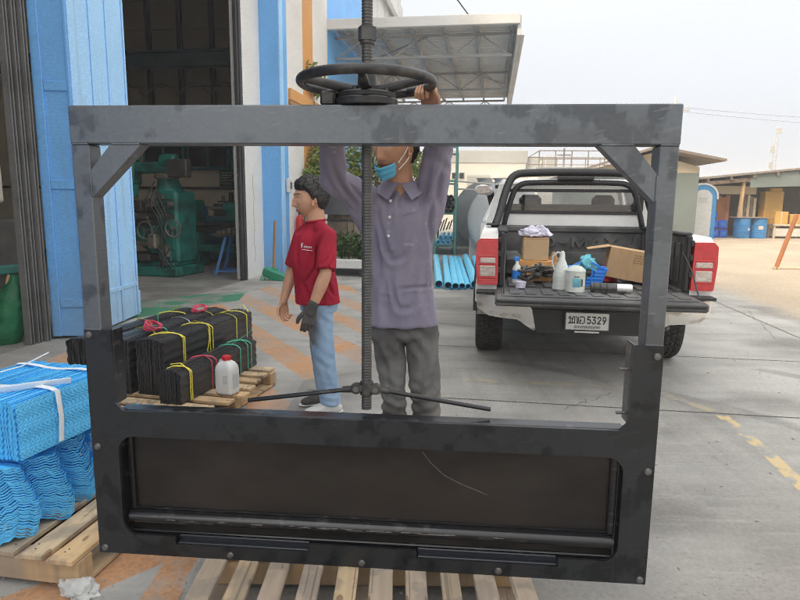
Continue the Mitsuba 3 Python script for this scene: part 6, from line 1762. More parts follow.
def hair_mesh(thick, seed, line):
    """Short hair: a shell over the skull above a hairline; line(x, forward) gives its height."""
    g = head_mesh(5)
    v0 = np.array(g.vertices)
    v = v0.copy()
    n = v / np.linalg.norm(v, axis=1, keepdims=True)
    nz = 0.55 * meshkit.fbm(v * 45 + seed, 3, seed) + 0.45 * meshkit.fbm(v * np.array([210, 210, 90]) + seed, 2, seed + 2)
    h = v[:, 2] - line(v[:, 0], -v[:, 1])
    t = np.clip(h / 0.02, 0, 1) ** 0.6
    v = v + n * (thick * (0.55 + 0.9 * nz) * (0.5 + 0.7 * np.clip(v[:, 2] / 0.1, 0, 1)) + 0.002)[:, None] * t[:, None] - n * (1 - t)[:, None] * 0.006
    h = h + 0.010 * (meshkit.noise(v0 * 160, seed) - 0.5)
    keep = (h[g.faces] > -0.006).all(1)
    m = trimesh.Trimesh(v, g.faces[keep], process=False)
    m.remove_unreferenced_vertices()
    rp = np.random.default_rng(seed)
    locks = []                                  # loose locks lying over the shell
    idx = np.nonzero(h > 0.0)[0]
    for i in rp.choice(idx, 520):
        p = v[i] - n[i] * 0.004
        back = np.array([rp.normal(0, 0.35), 0.35 + rp.normal(0, 0.3), -0.75 if v0[i, 2] < 0.07 else rp.normal(0, 0.3)])
        if v0[i, 1] < -0.05 and v0[i, 2] > 0.04:
            back = np.array([rp.normal(0, 0.4), -0.25, 0.25])
        d_ = back - n[i] * (back @ n[i])
        d_ /= np.linalg.norm(d_) + 1e-9
        L = rp.uniform(0.012, 0.026)
        q = [p, p + d_ * L * 0.5 + n[i] * 0.006, p + d_ * L + n[i] * rp.uniform(0.001, 0.008)]
        locks.append(tube(q, [0.0022, 0.0018, 0.0004], 4, caps=False))
    return merge([m] + locks)


def orient(fwd, upv=(0, 0, 1), at=(0, 0, 0)):
    """Frame whose -y looks along fwd."""
    f = np.array(fwd, float)
    f /= np.linalg.norm(f)
    y = -f
    x = np.cross(y, upv)
    x /= np.linalg.norm(x)
    z = np.cross(x, y)
    m = np.eye(4)
    m[:3, 0], m[:3, 1], m[:3, 2], m[:3, 3] = x, y, z, at
    return m


def hand_solid(m, side, curl, spread=0.0, thumb=0.5, scale=1.0):
    """Hand pointing along +x of m, back of the hand +z; side=+1: the thumb on +y. curl: bend in degrees of each finger's joints."""
    parts = [hull(((0.0, 0.020, 0), (0.018, 0.018, 0.013)), ((0.0, -0.020, 0), (0.018, 0.018, 0.013)), ((0.085, 0.030, 0.002), (0.012, 0.012, 0.012)), ((0.083, -0.030, 0.001), (0.012, 0.012, 0.011)))]
    lens = [(0.040, 0.024, 0.020), (0.044, 0.028, 0.021), (0.041, 0.026, 0.020), (0.032, 0.020, 0.018)]
    for i in range(4):
        y = side * (0.031 - 0.0205 * i)
        p = np.array([0.088 - 0.004 * abs(i - 1), y, 0.001])
        ang = 0.0
        az = side * math.radians((1.5 - i) * (2 + spread))
        pts = [np.array([0.05, y * 0.9, 0.0]), p]
        for j, L in enumerate(lens[i]):
            ang += math.radians(curl[min(i, len(curl) - 1)] * (1.0, 1.15, 0.7)[j])
            d = np.array([math.cos(ang) * math.cos(az), math.cos(ang) * math.sin(az), -math.sin(ang)])
            p = p + d * L
            pts.append(p)
        rr = [0.0095, 0.0098, 0.0088, 0.0080, 0.0068]
        parts += limb(pts, rr)
    t0 = np.array([0.018, side * 0.030, -0.004])
    ta = np.array([math.cos(0.75), side * math.sin(0.75), -0.35 * thumb])
    tb = np.array([math.cos(0.45), side * math.sin(0.45) * 0.8, -0.8 * thumb])
    tc = np.array([math.cos(0.2), side * 0.1, -1.0 * thumb])
    pts = [t0, t0 + ta / np.linalg.norm(ta) * 0.040]
    pts.append(pts[-1] + tb / np.linalg.norm(tb) * 0.030)
    pts.append(pts[-1] + tc / np.linalg.norm(tc) * 0.024)
    parts += limb(pts, [0.0145, 0.0115, 0.0100, 0.0078])
    g = soften(union(parts), 0.006, 4, 0.4)
    g.vertices = np.array(g.vertices) * scale
    g.apply_transform(m)
    return g


def axis_frame(x, z, at):
    x = np.array(x, float) / np.linalg.norm(x)
    z = np.array(z, float)
    z = z - x * (z @ x)
    z /= np.linalg.norm(z)
    m = np.eye(4)
    m[:3, 0], m[:3, 1], m[:3, 2], m[:3, 3] = x, np.cross(z, x), z, at
    return m


def creases(g, lines, side=-1, default=0.010):
    """Cloth creases drawn as lines over the front: each is ([(x, z), ...], width, depth); a groove with a ridge along it."""
    g.fix_normals()
    v, n = np.array(g.vertices), np.array(g.vertex_normals)
    face = np.clip(-n[:, 1] * 1.6, 0, 1)
    d = np.zeros(len(v))
    for pts, w, amp in lines:
        amp = amp * 1.45
        p = np.array(pts, float)
        t = np.concatenate([[0], np.cumsum(np.linalg.norm(np.diff(p, axis=0), axis=1))])
        c = PchipInterpolator(t, p) if len(p) > 2 else (lambda u, p=p, t=t: p[0] + (p[1] - p[0]) * (np.asarray(u) / t[-1])[:, None])
        u = np.linspace(0, t[-1], 40)
        q = c(u)
        tan = np.gradient(q, axis=0)
        tan /= np.linalg.norm(tan, axis=1, keepdims=True) + 1e-9
        rel = v[:, None, [0, 2]] - q[None]
        r2 = (rel ** 2).sum(-1)
        k = r2.argmin(1)
        i = np.arange(len(v))
        s = rel[i, k, 0] * tan[k, 1] - rel[i, k, 1] * tan[k, 0]
        r = np.sqrt(r2[i, k])
        fade = np.sin(PI * np.clip((k + 2) / 43, 0, 1)) ** 0.6
        along = np.exp(-np.clip(r - abs(s), 0, 1) / (0.7 * w))
        d += amp * fade * along * (-np.exp(-(s / w) ** 2) + 0.75 * np.exp(-((s - 1.9 * w) / (1.2 * w)) ** 2) + 0.45 * np.exp(-((s + 1.9 * w) / (1.2 * w)) ** 2))
    g.vertices = v + n * (d * face)[:, None]
    return g


def folds(g, terms, seed=0, fine=0.0025, ff=22):
    """Cloth folds: terms are (centre, direction of the ridges' change, wavelength, height, reach)."""
    g.fix_normals()
    v, n = np.array(g.vertices), np.array(g.vertex_normals)
    d = (meshkit.fbm(v * ff, 3, seed) - 0.5) * 2 * fine
    for c, k, lam, amp, reach in terms:
        q = v - np.array(c)
        k = np.array(k, float) / np.linalg.norm(k)
        ph = q @ k / lam * 2 * PI + 3.0 * (meshkit.fbm(v * 7 + 3, 2, seed + 5) - 0.5)
        w = np.exp(-(np.linalg.norm(q, axis=1) / reach) ** 2)
        s = np.sin(ph)
        d += amp * w * (np.sign(s) * np.abs(s) ** 0.8) * 0.5
    g.vertices = v + n * d[:, None]
    return g


def cut_above(m, z):
    return m.trim_by_plane((0, 0, 1), z)


# ---- the man in grey, standing on the pallet behind the gate with both hands up at the wheel
gz = 0.146
neck, chestc, waist, hip = np.array([-0.006, 2.735, 1.60]), np.array([-0.012, 2.75, 1.40]), np.array([-0.008, 2.765, 1.12]), np.array([0.018, 2.77, 0.97])
shl, shr = np.array([-0.150, 2.735, 1.520]), np.array([0.132, 2.765, 1.535])
ell, wrl, hal = np.array([-0.278, 2.52, 1.595]), np.array([-0.262, 2.33, 1.775]), np.array([-0.222, 2.27, 1.850])
elr, wrr = np.array([0.166, 2.655, 1.79]), np.array([0.088, 2.335, 1.813])
hipl, hipr = np.array([-0.055, 2.77, 0.93]), np.array([0.098, 2.77, 0.93])
knl, knr = np.array([-0.022, 2.715, 0.60]), np.array([0.128, 2.745, 0.595])
anl, anr = np.array([-0.02, 2.78, 0.235]), np.array([0.14, 2.79, 0.235])
HC = np.array([-0.030, 2.668, 1.745])
FW_ = np.array([-0.62, -0.76, -0.16])
hm = orient(FW_, (0.02, 0.0, 1), HC) @ np.diag([1.10, 1.10, 1.10, 1])
hd = head_mesh(5)
ears = [ear_mesh(1), ear_mesh(-1)]
for q in [hd] + ears:
    q.apply_transform(hm)
head_u = union([mani(hd)] + [mani(q) for q in ears])
hgl = hand_solid(axis_frame(hal - wrl, (-0.5, 0.5, 0.6), wrl + (hal - wrl) * 0.1), -1, [35, 38, 40, 42], thumb=0.6, scale=0.95)
# right of the picture: the fingers come over the rim from outside
rim_at = np.array([0.0813, 2.262, 1.942])
hgr = hand_solid(axis_frame((-0.10, -0.28, 0.95), (0.62, 0.75, 0.25), np.array([0.103, 2.31, 1.837])), 1, [62, 66, 66, 60], thumb=0.9, scale=0.90)
bd = [hull((neck + (0, 0.01, -0.05), (0.062, 0.058, 0.05)), (HC + (0.022, 0.03, -0.055), (0.052, 0.056, 0.05))),
      hull((chestc, (0.115, 0.072, 0.11)), (waist, (0.11, 0.075, 0.1))), hull((waist, (0.11, 0.075, 0.1)), (hip, (0.12, 0.08, 0.1))),
      hull((chestc + (0, 0, 0.06), (0.10, 0.06, 0.06)), (neck + (0, 0, -0.03), 0.055)),
      *limb([shl, ell, wrl], [0.044, 0.038, 0.027]), *limb([shr, elr, wrr], [0.044, 0.038, 0.027]), hull((chestc + (-.05, 0, .05), 0.055), (shl, 0.044)), hull((chestc + (.05, 0, .05), 0.055), (shr, 0.044)),
      *limb([hipl, knl, anl], [0.068, 0.042, 0.034]), *limb([hipr, knr, anr], [0.068, 0.045, 0.034])]
for a in (anl, anr):
    bd.append(hull((a + (0, 0.02, -0.04), (0.032, 0.035, 0.03)), (a + (-0.0, -0.15, -0.055), (0.035, 0.03, 0.022))))
bd.append(hull((wrr, 0.026), (np.array([0.101, 2.312, 1.842]), 0.024)))
body = tri(union([mani(soften(union(bd), 0.02, 6))] + [head_u, mani(hgl), mani(hgr)]))
PG = numbered('person')
scene[PG] = mikit.ply(body, 'skin_material', True)
labels[PG] = {'label': 'man in grey polo shirt, blue face mask under his chin, reaching up behind the gate', 'category': 'person'}
FR[PG] = np.eye(4)
sh = [hull((chestc + (0.0, 0, 0.06), (0.162, 0.105, 0.10)), (chestc + (0, -0.004, -0.08), (0.158, 0.112, 0.06))), hull((chestc + (0, -0.004, -0.08), (0.158, 0.112, 0.06)), (waist, (0.156, 0.112, 0.08))),
      hull((waist, (0.158, 0.112, 0.08)), (np.array([0.006, 2.765, 0.93]), (0.180, 0.128, 0.06))),
      hull((chestc + (0, 0, 0.10), (0.11, 0.08, 0.05)), (neck + (0, 0.012, -0.035), (0.064, 0.062, 0.034))),
      hull((chestc + (-.08, 0, .055), 0.082), (shl, 0.068)), hull((chestc + (.08, 0, .055), 0.082), (shr, 0.070)),
      *limb([shl, ell, wrl], [0.068, 0.056, 0.047]), *limb([shr, elr, wrr + (elr - wrr) * 0.12], [0.074, 0.060, 0.046]),
      hull((shr + (0.012, 0, -0.06), 0.055), ((shr + elr) / 2 + (0.02, 0, -0.02), 0.05), (chestc + (0.11, 0, -0.06), 0.05)),
      hull((shl + (-0.0, 0, -0.05), 0.05), ((shl + ell) / 2 + (0.0, 0, -0.020), 0.05), (chestc + (-0.10, 0, -0.05), 0.05))]
us = cut_above(union(sh), 0.948)
g = soften(us, 0.011, 10)
g = folds(g, [((0.165, 2.66, 1.68), (0.5, 0.3, 1), 0.055, 0.006, 0.10), ((-0.26, 2.5, 1.60), (0.6, 0.2, 1), 0.052, 0.006, 0.12), ((0.0, 2.65, 0.98), (1, 0, 0.1), 0.11, 0.006, 0.2)], 3, 0.0008, 12)
g = creases(g, [([(-0.030, 1.535), (-0.036, 1.46), (-0.042, 1.38)], 0.0045, 0.0035), ([(-0.062, 1.53), (-0.068, 1.46), (-0.074, 1.38)], 0.0045, 0.0035), ([(-0.112, 1.524), (-0.090, 1.411), (-0.061, 1.31), (-0.031, 1.259), (0.001, 1.267), (0.034, 1.325), (0.04, 1.383)], 0.011, 0.009), ([(-0.075, 1.339), (-0.049, 1.288), (-0.017, 1.288)], 0.008, 0.006),
                ([(-0.119, 1.467), (-0.104, 1.324), (-0.089, 1.148)], 0.014, 0.009), ([(-0.038, 1.178), (-0.027, 1.097), (0.008, 1.045), (0.045, 1.048), (0.062, 1.105)], 0.009, 0.008),
                ([(-0.008, 1.126), (0.066, 1.135), (0.169, 1.127)], 0.007, 0.007), ([(-0.089, 1.096), (-0.037, 1.086)], 0.007, 0.005), ([(0.122, 1.667), (0.103, 1.555), (0.08, 1.47)], 0.011, 0.009), ([(0.151, 1.527), (0.127, 1.413), (0.136, 1.326)], 0.010, 0.009),
                ([(0.186, 1.668), (0.16, 1.541), (0.169, 1.485)], 0.011, 0.009), ([(0.142, 1.384), (0.147, 1.268), (0.164, 1.151)], 0.011, 0.007), ([(-0.029, 1.059), (0.008, 1.030), (0.074, 1.055)], 0.010, 0.006), ([(0.002, 1.568), (-0.018, 1.469)], 0.008, 0.005),
                ([(-0.27, 1.66), (-0.236, 1.564), (-0.187, 1.481)], 0.011, 0.009), ([(-0.288, 1.59), (-0.24, 1.509), (-0.192, 1.461)], 0.010, 0.008), ([(-0.218, 1.593), (-0.176, 1.538), (-0.119, 1.489)], 0.009, 0.007), ([(0.06, 1.40), (0.075, 1.28), (0.06, 1.16)], 0.016, 0.006), ([(0.11, 1.25), (0.115, 1.10), (0.13, 1.0)], 0.016, 0.006), ([(-0.05, 1.22), (-0.06, 1.08), (-0.05, 0.98)], 0.016, 0.006)])
SG = obj('shirt', g, 'shirt_grey', PG, smooth=True)
# collar: two folded halves round the neck, placket, buttons, pocket
cpts = []
nk = neck + np.array([0.0, 0.012, -0.035])
for s in (-1, 1):
    ring = []
    a_ = np.linspace(-PI / 2 + 0.03, PI / 2, 12) if s > 0 else np.linspace(-PI / 2 - 0.03, -3 * PI / 2, 12)
    rows = []
    for i, a in enumerate(a_):
        u = i / 11
        c, sn = math.cos(a), math.sin(a)
        top = nk + np.array([0.066 * c, 0.066 * sn, 0.030 + 0.020 * u])
        mid = nk + np.array([0.078 * c, 0.080 * sn, 0.026 + 0.020 * u])
        ab = a + s * 0.34 * (1 - u) ** 3
        cb_, sb = math.cos(ab), math.sin(ab)
        dr_ = 0.034 * (1 - u) ** 4
        bot = nk + np.array([(0.108 + dr_) * cb_, (0.104 + dr_ * 0.9) * sb, -0.016 + 0.030 * u - 0.9 * dr_])
        inn = nk + np.array([(0.100 + dr_) * cb_, (0.095 + dr_ * 0.9) * sb, -0.016 + 0.030 * u - 0.9 * dr_])
        rows += [top, mid, bot, inn]
    v = np.array(rows)
    f = []
    for i in range(11):
        for j in range(4):
            j2 = (j + 1) % 4
            f += [(4 * i + j, 4 * i + j2, 4 * i + 4 + j2), (4 * i + j, 4 * i + 4 + j2, 4 * i + 4 + j)]
    f += [(0, 1, 2), (0, 2, 3), (44, 46, 45), (44, 47, 46)]
    cpts.append(subdiv(trimesh.Trimesh(v, np.array(f), process=False), 0.03))
obj('collar', cpts, 'shirt_grey', SG, smooth=50)


def front_of(g, x, z):
    """The first point of the mesh seen from the camera side (-y) at x, z."""
    v = np.array(g.vertices)
    q = (abs(v[:, 0] - x) < 0.016) & (abs(v[:, 2] - z) < 0.016)
    return v[q, 1].min() if q.any() else v[:, 1].min()


pl_ = []
for z in np.linspace(1.335, 1.515, 10):
    x = -0.045 - 0.05 * (1.52 - z)
    y = front_of(g, x, z)
    pl_.append((x, y, z))
pl_ = np.array(pl_)
for z in (1.365, 1.445, 1.515):
    x = -0.045 - 0.05 * (1.52 - z)
    obj('button', lathe([(0.0065, 0), (0.0065, 0.003), (0.003, 0.0036)], 14).apply_transform(rotm((1, 0, 0), 90)).apply_translation((x, front_of(g, x, z) - 0.0045, z)), 'plastic_white', SG)
pk = []
for (x, z) in ((0.008, 1.452), (0.028, 1.460), (0.050, 1.466), (0.075, 1.472)):
    pk.append((x, front_of(g, x, z) - 0.0005, z))
obj('pocket_seam', tube(pk, 0.0022, 6), 'shirt_grey', SG, smooth=True)
# hem roll
tg = [hull((hip + (0.0, 0, 0.0), (0.140, 0.095, 0.05)), (hip + (-0.0, 0, -0.06), (0.155, 0.112, 0.05))), hull((hipl + (0, 0, -0.03), (0.088, 0.10, 0.06)), (hip + (-0.05, 0, -0.04), (0.10, 0.105, 0.05))), hull((hipr + (0, 0, -0.03), (0.088, 0.10, 0.06)), (hip + (0.05, 0, -0.04), (0.10, 0.105, 0.05))),
      *limb([hipl, knl, anl + (0, 0, 0.0)], [(0.080, 0.10, 0.09), (0.056, 0.068, 0.06), (0.058, 0.066, 0.05)]), *limb([hipr, knr, anr], [(0.082, 0.10, 0.09), (0.069, 0.074, 0.06), (0.068, 0.072, 0.05)])]
g = soften(union(tg), 0.012, 8)
g = folds(g, [((-0.02, 2.68, 0.58), (0.5, 0, 1), 0.050, 0.012, 0.14), ((0.12, 2.68, 0.55), (-0.4, 0, 1), 0.055, 0.010, 0.14), ((0.02, 2.66, 0.87), (0.8, 0, 0.6), 0.055, 0.010, 0.12), ((-0.05, 2.68, 0.75), (1, 0, 0.35), 0.06, 0.009, 0.14), ((0.12, 2.68, 0.72), (1, 0, -0.2), 0.06, 0.009, 0.16), ((0, 2.7, 0.3), (0, 0, 1), 0.05, 0.009, 0.2)], 8, 0.003)
obj('trousers', g, 'trousers_grey', PG, smooth=True)
for a in (anl, anr):
    q = soften(union([hull((a + (0, 0.035, -0.055), (0.042, 0.04, 0.036)), (a + (0, -0.11, -0.058), (0.048, 0.05, 0.032)), (a + (0, 0.01, -0.0), (0.045, 0.05, 0.03)))]), 0.02, 3)
    q.vertices[:, 2] = np.maximum(q.vertices[:, 2], gz)
    obj('shoe', q, 'shoe_cloth', PG, smooth=True)
hg = hair_mesh(0.018, 3, lambda x, f: np.interp(f, [-0.1, -0.05, -0.03, -0.014, 0.008, 0.022, 0.05, 0.1], [-0.078, -0.072, -0.045, -0.002, -0.012, 0.028, 0.052, 0.056]))
hg.apply_transform(hm)
obj('hair', hg, 'hair', PG, smooth=True)
# mask pulled below the mouth: pleated sheet round the chin
rows = []
NU, NV = 15, 9
hv = head_mesh(4)


def skull(az, z, off):
    """Point on the head's skin at azimuth az (0 = forward) and height z."""
    v = np.array(hv.vertices)
    a = np.arctan2(v[:, 0], -v[:, 1])
    k = np.argmin((a - az) ** 2 * 0.01 + (v[:, 2] - z) ** 2)
    p = v[k]
    n = p / np.linalg.norm(p)
    return p + n * off


def mask_fn(u, v):
    P_ = np.zeros(u.shape + (3,))
    for i in range(u.shape[0]):
        for j in range(u.shape[1]):
            az = (u[i, j] - 0.5) * 1.9
            z = -0.066 - 0.050 * v[i, j] - 0.006 * math.cos(az * 1.5)
            r = 0.085 - 0.012 * abs(az) - 0.020 * v[i, j] ** 2
            P_[i, j] = (r * math.sin(az) * 0.86, -(r * math.cos(az) + 0.020 + 0.004 * math.sin(v[i, j] * 16)), z + 0.012 * abs(az))
    return P_


mk = grid_sheet(0, 0, mask_fn, NU * 2, NV * 3)
mk2 = mk.copy()
mk2.vertices = mk2.vertices * np.array([0.96, 0.97, 1.0])
mk2.invert()
mk = merge([mk, mk2])
mk.apply_transform(hm)
K_ = obj('face_mask', mk, 'mask_blue', PG, smooth=True)
loops = []
for s in (-1, 1):
    for z0, z1 in ((-0.070, 0.018), (-0.095, -0.028)):
        a = np.array([s * 0.060, -0.058, z0 + 0.012])
        b = np.array([s * 0.078, 0.004, z1])
        c = (a + b) / 2 + np.array([s * 0.006, 0, 0])
        loops.append(tube([a, c, b], 0.0022, 6))
lp = merge(loops)
lp.apply_transform(hm)
obj('ear_loops', lp, 'string_white', K_, smooth=True)


def face_bits(hm, PG, skin_brow=True):
    for s in (-1, 1):
        e = trimesh.creation.icosphere(subdivisions=2, radius=0.0115)
        e.apply_translation((s * 0.031, -0.0655, 0.012))
        e.apply_transform(hm)
        ek = obj('eye', e, 'eye_white', PG, smooth=True)
        p = trimesh.creation.icosphere(subdivisions=2, radius=0.0060)
        p.apply_translation((s * 0.031, -0.0724, 0.012))
        p.apply_transform(hm)
        obj('iris', p, 'eye_dark', ek, smooth=True)
        lid = tube([(s * 0.016, -0.0765, 0.0165), (s * 0.025, -0.0790, 0.0215), (s * 0.036, -0.0760, 0.0215), (s * 0.046, -0.066, 0.0165)], [0.002, 0.0042, 0.0045, 0.002], 8)
        lid.apply_transform(hm)
        obj('eyelid', lid, 'skin', PG, smooth=True)
        b = tube([(s * 0.012, -0.0915, 0.030), (s * 0.024, -0.0880, 0.0345), (s * 0.038, -0.0785, 0.0345), (s * 0.050, -0.0650, 0.029)], [0.0022, 0.0035, 0.0034, 0.0015], 8, flat=0.7)
        b.apply_transform(hm)
        obj('eyebrow', b, 'hair', PG, smooth=True)


def lips(hm, PG):
    a = tube([(-0.022, -0.071, -0.0635), (-0.010, -0.0815, -0.0600), (0, -0.0832, -0.0607), (0.010, -0.0815, -0.0600), (0.022, -0.071, -0.0635)], [0.001, 0.0040, 0.0040, 0.0040, 0.001], 8)
    b = tube([(-0.020, -0.071, -0.0655), (-0.010, -0.080, -0.0690), (0, -0.0818, -0.0700), (0.010, -0.080, -0.0690), (0.020, -0.071, -0.0655)], [0.001, 0.0042, 0.0046, 0.0042, 0.001], 8)
    m = merge([a, b])
    m.apply_transform(hm)
    obj('lips', m, 'lip', PG, smooth=True)


face_bits(hm, PG)
lips(hm, PG)

# ---- the man in red, walking pace halted, looking away to the left
ry = 4.22
HC = np.array([-0.628, 4.21, 1.528])
FWR = np.array([-0.90, -0.43, -0.04])
hm = orient(FWR, (0.0, 0.0, 1), HC) @ np.diag([1.17, 1.17, 1.13, 1])
hd = head_mesh(5, 0.073)
ears = [ear_mesh(1), ear_mesh(-1)]
for q in [hd] + ears:
    q.apply_transform(hm)
head_u = union([mani(hd)] + [mani(q) for q in ears])
neck = np.array([-0.598, 4.22, 1.408])
chestc = np.array([-0.615, 4.23, 1.17])
waist = np.array([-0.59, 4.24, 0.97])
hip = np.array([-0.565, 4.25, 0.83])
near_s, far_s = np.array([-0.494, 4.115, 1.282]), np.array([-0.712, 4.36, 1.275])
near_e, far_e = np.array([-0.500, 4.02, 1.035]), np.array([-0.790, 4.38, 1.01])
near_w, far_w = np.array([-0.590, 3.97, 0.800]), np.array([-0.842, 4.30, 0.795])
nh, fh = np.array([-0.578, 4.20, 0.80]), np.array([-0.575, 4.34, 0.80])
nk_, fk = np.array([-0.535, 4.16, 0.45]), np.array([-0.585, 4.34, 0.45])
na, fa = np.array([-0.495, 4.19, 0.085]), np.array([-0.555, 4.42, 0.085])
hgn = hand_solid(axis_frame((-0.18, -0.05, -0.98), (0.2, -0.95, 0.0), near_w + (-0.005, 0, -0.005)), -1, [22, 25, 28, 30], thumb=0.4, scale=1.02)
hgf = hand_solid(axis_frame((0.10, -0.15, -0.97), (-0.65, 0.75, 0.0), far_w + (0.0, 0, -0.005)), 1, [24, 30, 36, 40], thumb=0.5, scale=0.92)
bd = [hull((neck + (0.01, 0.01, -0.06), (0.070, 0.070, 0.05)), (HC + (0.026, 0.010, -0.05), (0.066, 0.062, 0.05))),
      hull((chestc, (0.10, 0.10, 0.13)), (waist, (0.105, 0.11, 0.10))), hull((waist, (0.105, 0.11, 0.1)), (hip, (0.10, 0.10, 0.1))), hull((chestc + (0, 0, 0.08), (0.08, 0.08, 0.06)), (neck + (0, 0, -0.05), 0.055)),
      *limb([near_s, near_e, near_w], [0.042, 0.040, 0.027]), *limb([far_s, far_e, far_w], [0.042, 0.040, 0.027]), hull((chestc + (.04, -.04, .07), 0.055), (near_s, 0.042)), hull((chestc + (-.03, .04, .07), 0.055), (far_s, 0.042)),
      *limb([nh, nk_, na], [0.065, 0.046, 0.034]), *limb([fh, fk, fa], [0.065, 0.046, 0.034])]
# forearm muscle
bd += [hull((near_e + (near_w - near_e) * 0.05, 0.043), (near_e + (near_w - near_e) * 0.35, 0.044), (near_w, 0.026)), hull((far_e + (far_w - far_e) * 0.05, 0.041), (far_e + (far_w - far_e) * 0.35, 0.041), (far_w, 0.026))]
toe = np.array([-0.90, -0.45, 0.0])
for a in (na, fa):
    bd.append(hull((a + (0.02, 0.01, -0.04), (0.034, 0.034, 0.03)), (a + toe * 0.15 + (0, 0, -0.055), (0.034, 0.034, 0.022))))
body = tri(union([mani(soften(union(bd), 0.016, 6))] + [head_u, mani(hgn), mani(hgf)]))
PR = numbered('person')
scene[PR] = mikit.ply(body, 'skin_material', True)
labels[PR] = {'label': 'man in red shirt and pale jeans looking left, a dark glove on his near hand', 'category': 'person'}
FR[PR] = np.eye(4)
slv = lambda s, e, u: s + (e - s) * u


def sleeve(s, e, r0, r1, r2, end):
    """Short sleeve cut off square across the arm."""
    d = (e - s) / np.linalg.norm(e - s)
    g = union([hull((s, r0), (slv(s, e, 0.45), r1)), hull((slv(s, e, 0.45), r1), (slv(s, e, 1.15), r2))])
    return g.trim_by_plane(tuple(-d), float(-d @ slv(s, e, end)))


sh = [hull((chestc + (0, 0, 0.07), (0.132, 0.132, 0.10)), (chestc + (-0.012, 0, -0.06), (0.142, 0.138, 0.08))), hull((chestc + (-0.012, 0, -0.06), (0.142, 0.138, 0.08)), (waist + (-0.01, 0, 0), (0.152, 0.148, 0.08))),
      hull((waist + (-0.01, 0, 0), (0.152, 0.148, 0.08)), (np.array([-0.585, 4.245, 0.80]), (0.160, 0.150, 0.05))),
      hull((chestc + (0, 0, 0.13), (0.085, 0.085, 0.05)), (neck + (0.006, 0, -0.045), (0.066, 0.066, 0.025))),
      hull((chestc + (.04, -.04, .06), 0.092), (near_s, 0.060)), hull((chestc + (-.03, .05, .06), 0.09), (far_s, 0.058)), hull((neck + (0.02, -0.02, -0.055), 0.05), (near_s, 0.056)), hull((neck + (-0.01, 0.02, -0.055), 0.05), (far_s, 0.056)),
      sleeve(near_s, near_e, 0.060, 0.066, 0.070, 0.90), sleeve(far_s, far_e, 0.058, 0.062, 0.066, 0.86)]
us = cut_above(union(sh), 0.802)
for s, e in ((near_s, near_e), (far_s, far_e)):
    pass
g = soften(us, 0.011, 9)
g = folds(g, [((-0.55, 4.1, 0.90), (0.9, 0, 0.4), 0.09, 0.006, 0.14)], 13, 0.0008, 12)
g = creases(g, [([(-0.53, 1.30), (-0.56, 1.20), (-0.57, 1.10)], 0.012, 0.010), ([(-0.55, 1.12), (-0.60, 1.03), (-0.66, 0.96)], 0.012, 0.008), ([(-0.54, 1.06), (-0.57, 0.96), (-0.62, 0.88)], 0.012, 0.008), ([(-0.70, 1.30), (-0.71, 1.18), (-0.69, 1.05)], 0.014, 0.006),
                ([(-0.46, 1.20), (-0.49, 1.13), (-0.54, 1.10)], 0.009, 0.007), ([(-0.45, 1.14), (-0.48, 1.07), (-0.53, 1.05)], 0.008, 0.006), ([(-0.50, 0.98), (-0.48, 0.90), (-0.44, 0.85)], 0.010, 0.009), ([(-0.68, 0.98), (-0.64, 0.90), (-0.62, 0.83)], 0.014, 0.006), ([(-0.62, 1.22), (-0.61, 1.12), (-0.63, 1.02)], 0.016, 0.005)])
SR = obj('shirt', g, 'shirt_red', PR, smooth=True)
obj('neckband', tube([neck + np.array([0.006 + 0.068 * math.cos(a), 0.068 * math.sin(a), -0.030 + 0.010 * math.cos(a)]) for a in np.arange(28) * 2 * PI / 28], 0.009, 8, closed=True), 'shirt_red', SR, smooth=True)
# printed mark on the chest: a tall hooked sign, five letters and a thin line
v, n_ = np.array(g.vertices), None
ray_o, ray_d = CAM, None


def on_chest(px_dx, dz):
    """Chest point found by walking along the shirt's front-left side."""
    base = np.array([-0.672, 0, 1.205])
    x, z = base[0] + px_dx, base[2] + dz
    q = (abs(v[:, 0] - x) < 0.014) & (abs(v[:, 2] - z) < 0.014)
    return np.array([x, v[q, 1].min() - 0.0015, z])


mk = []
mk.append(tube([on_chest(0.012, 0.026), on_chest(0.004, 0.028), on_chest(0.000, 0.018), on_chest(0.003, 0.006), on_chest(0.001, -0.004)], 0.0034, 6))
mk.append(tube([on_chest(0.0, 0.012), on_chest(0.010, 0.015)], 0.0026, 6))
x = 0.018
for k, hgt in enumerate((0.013, 0.010, 0.012, 0.010, 0.013, 0.010)):
    mk.append(tube([on_chest(x, -0.002 - 0.0009 * k), on_chest(x + 0.001, hgt - 0.0009 * k)], 0.0020, 6))
    if k % 2 == 0:
        mk.append(tube([on_chest(x, hgt * 0.8 - 0.0009 * k), on_chest(x + 0.007, hgt * 0.5 - 0.0009 * k)], 0.0018, 6))
    else:
        mk.append(tube([on_chest(x, 0.0 - 0.0009 * k), on_chest(x + 0.007, 0.0005 - 0.0009 * k)], 0.0018, 6))
    x += 0.0098
mk.append(tube([on_chest(u, -0.014 - 0.10 * u) for u in np.linspace(0.002, 0.076, 6)], 0.0020, 6))
obj('chest_print', mk, 'string_white', SR, smooth=True)
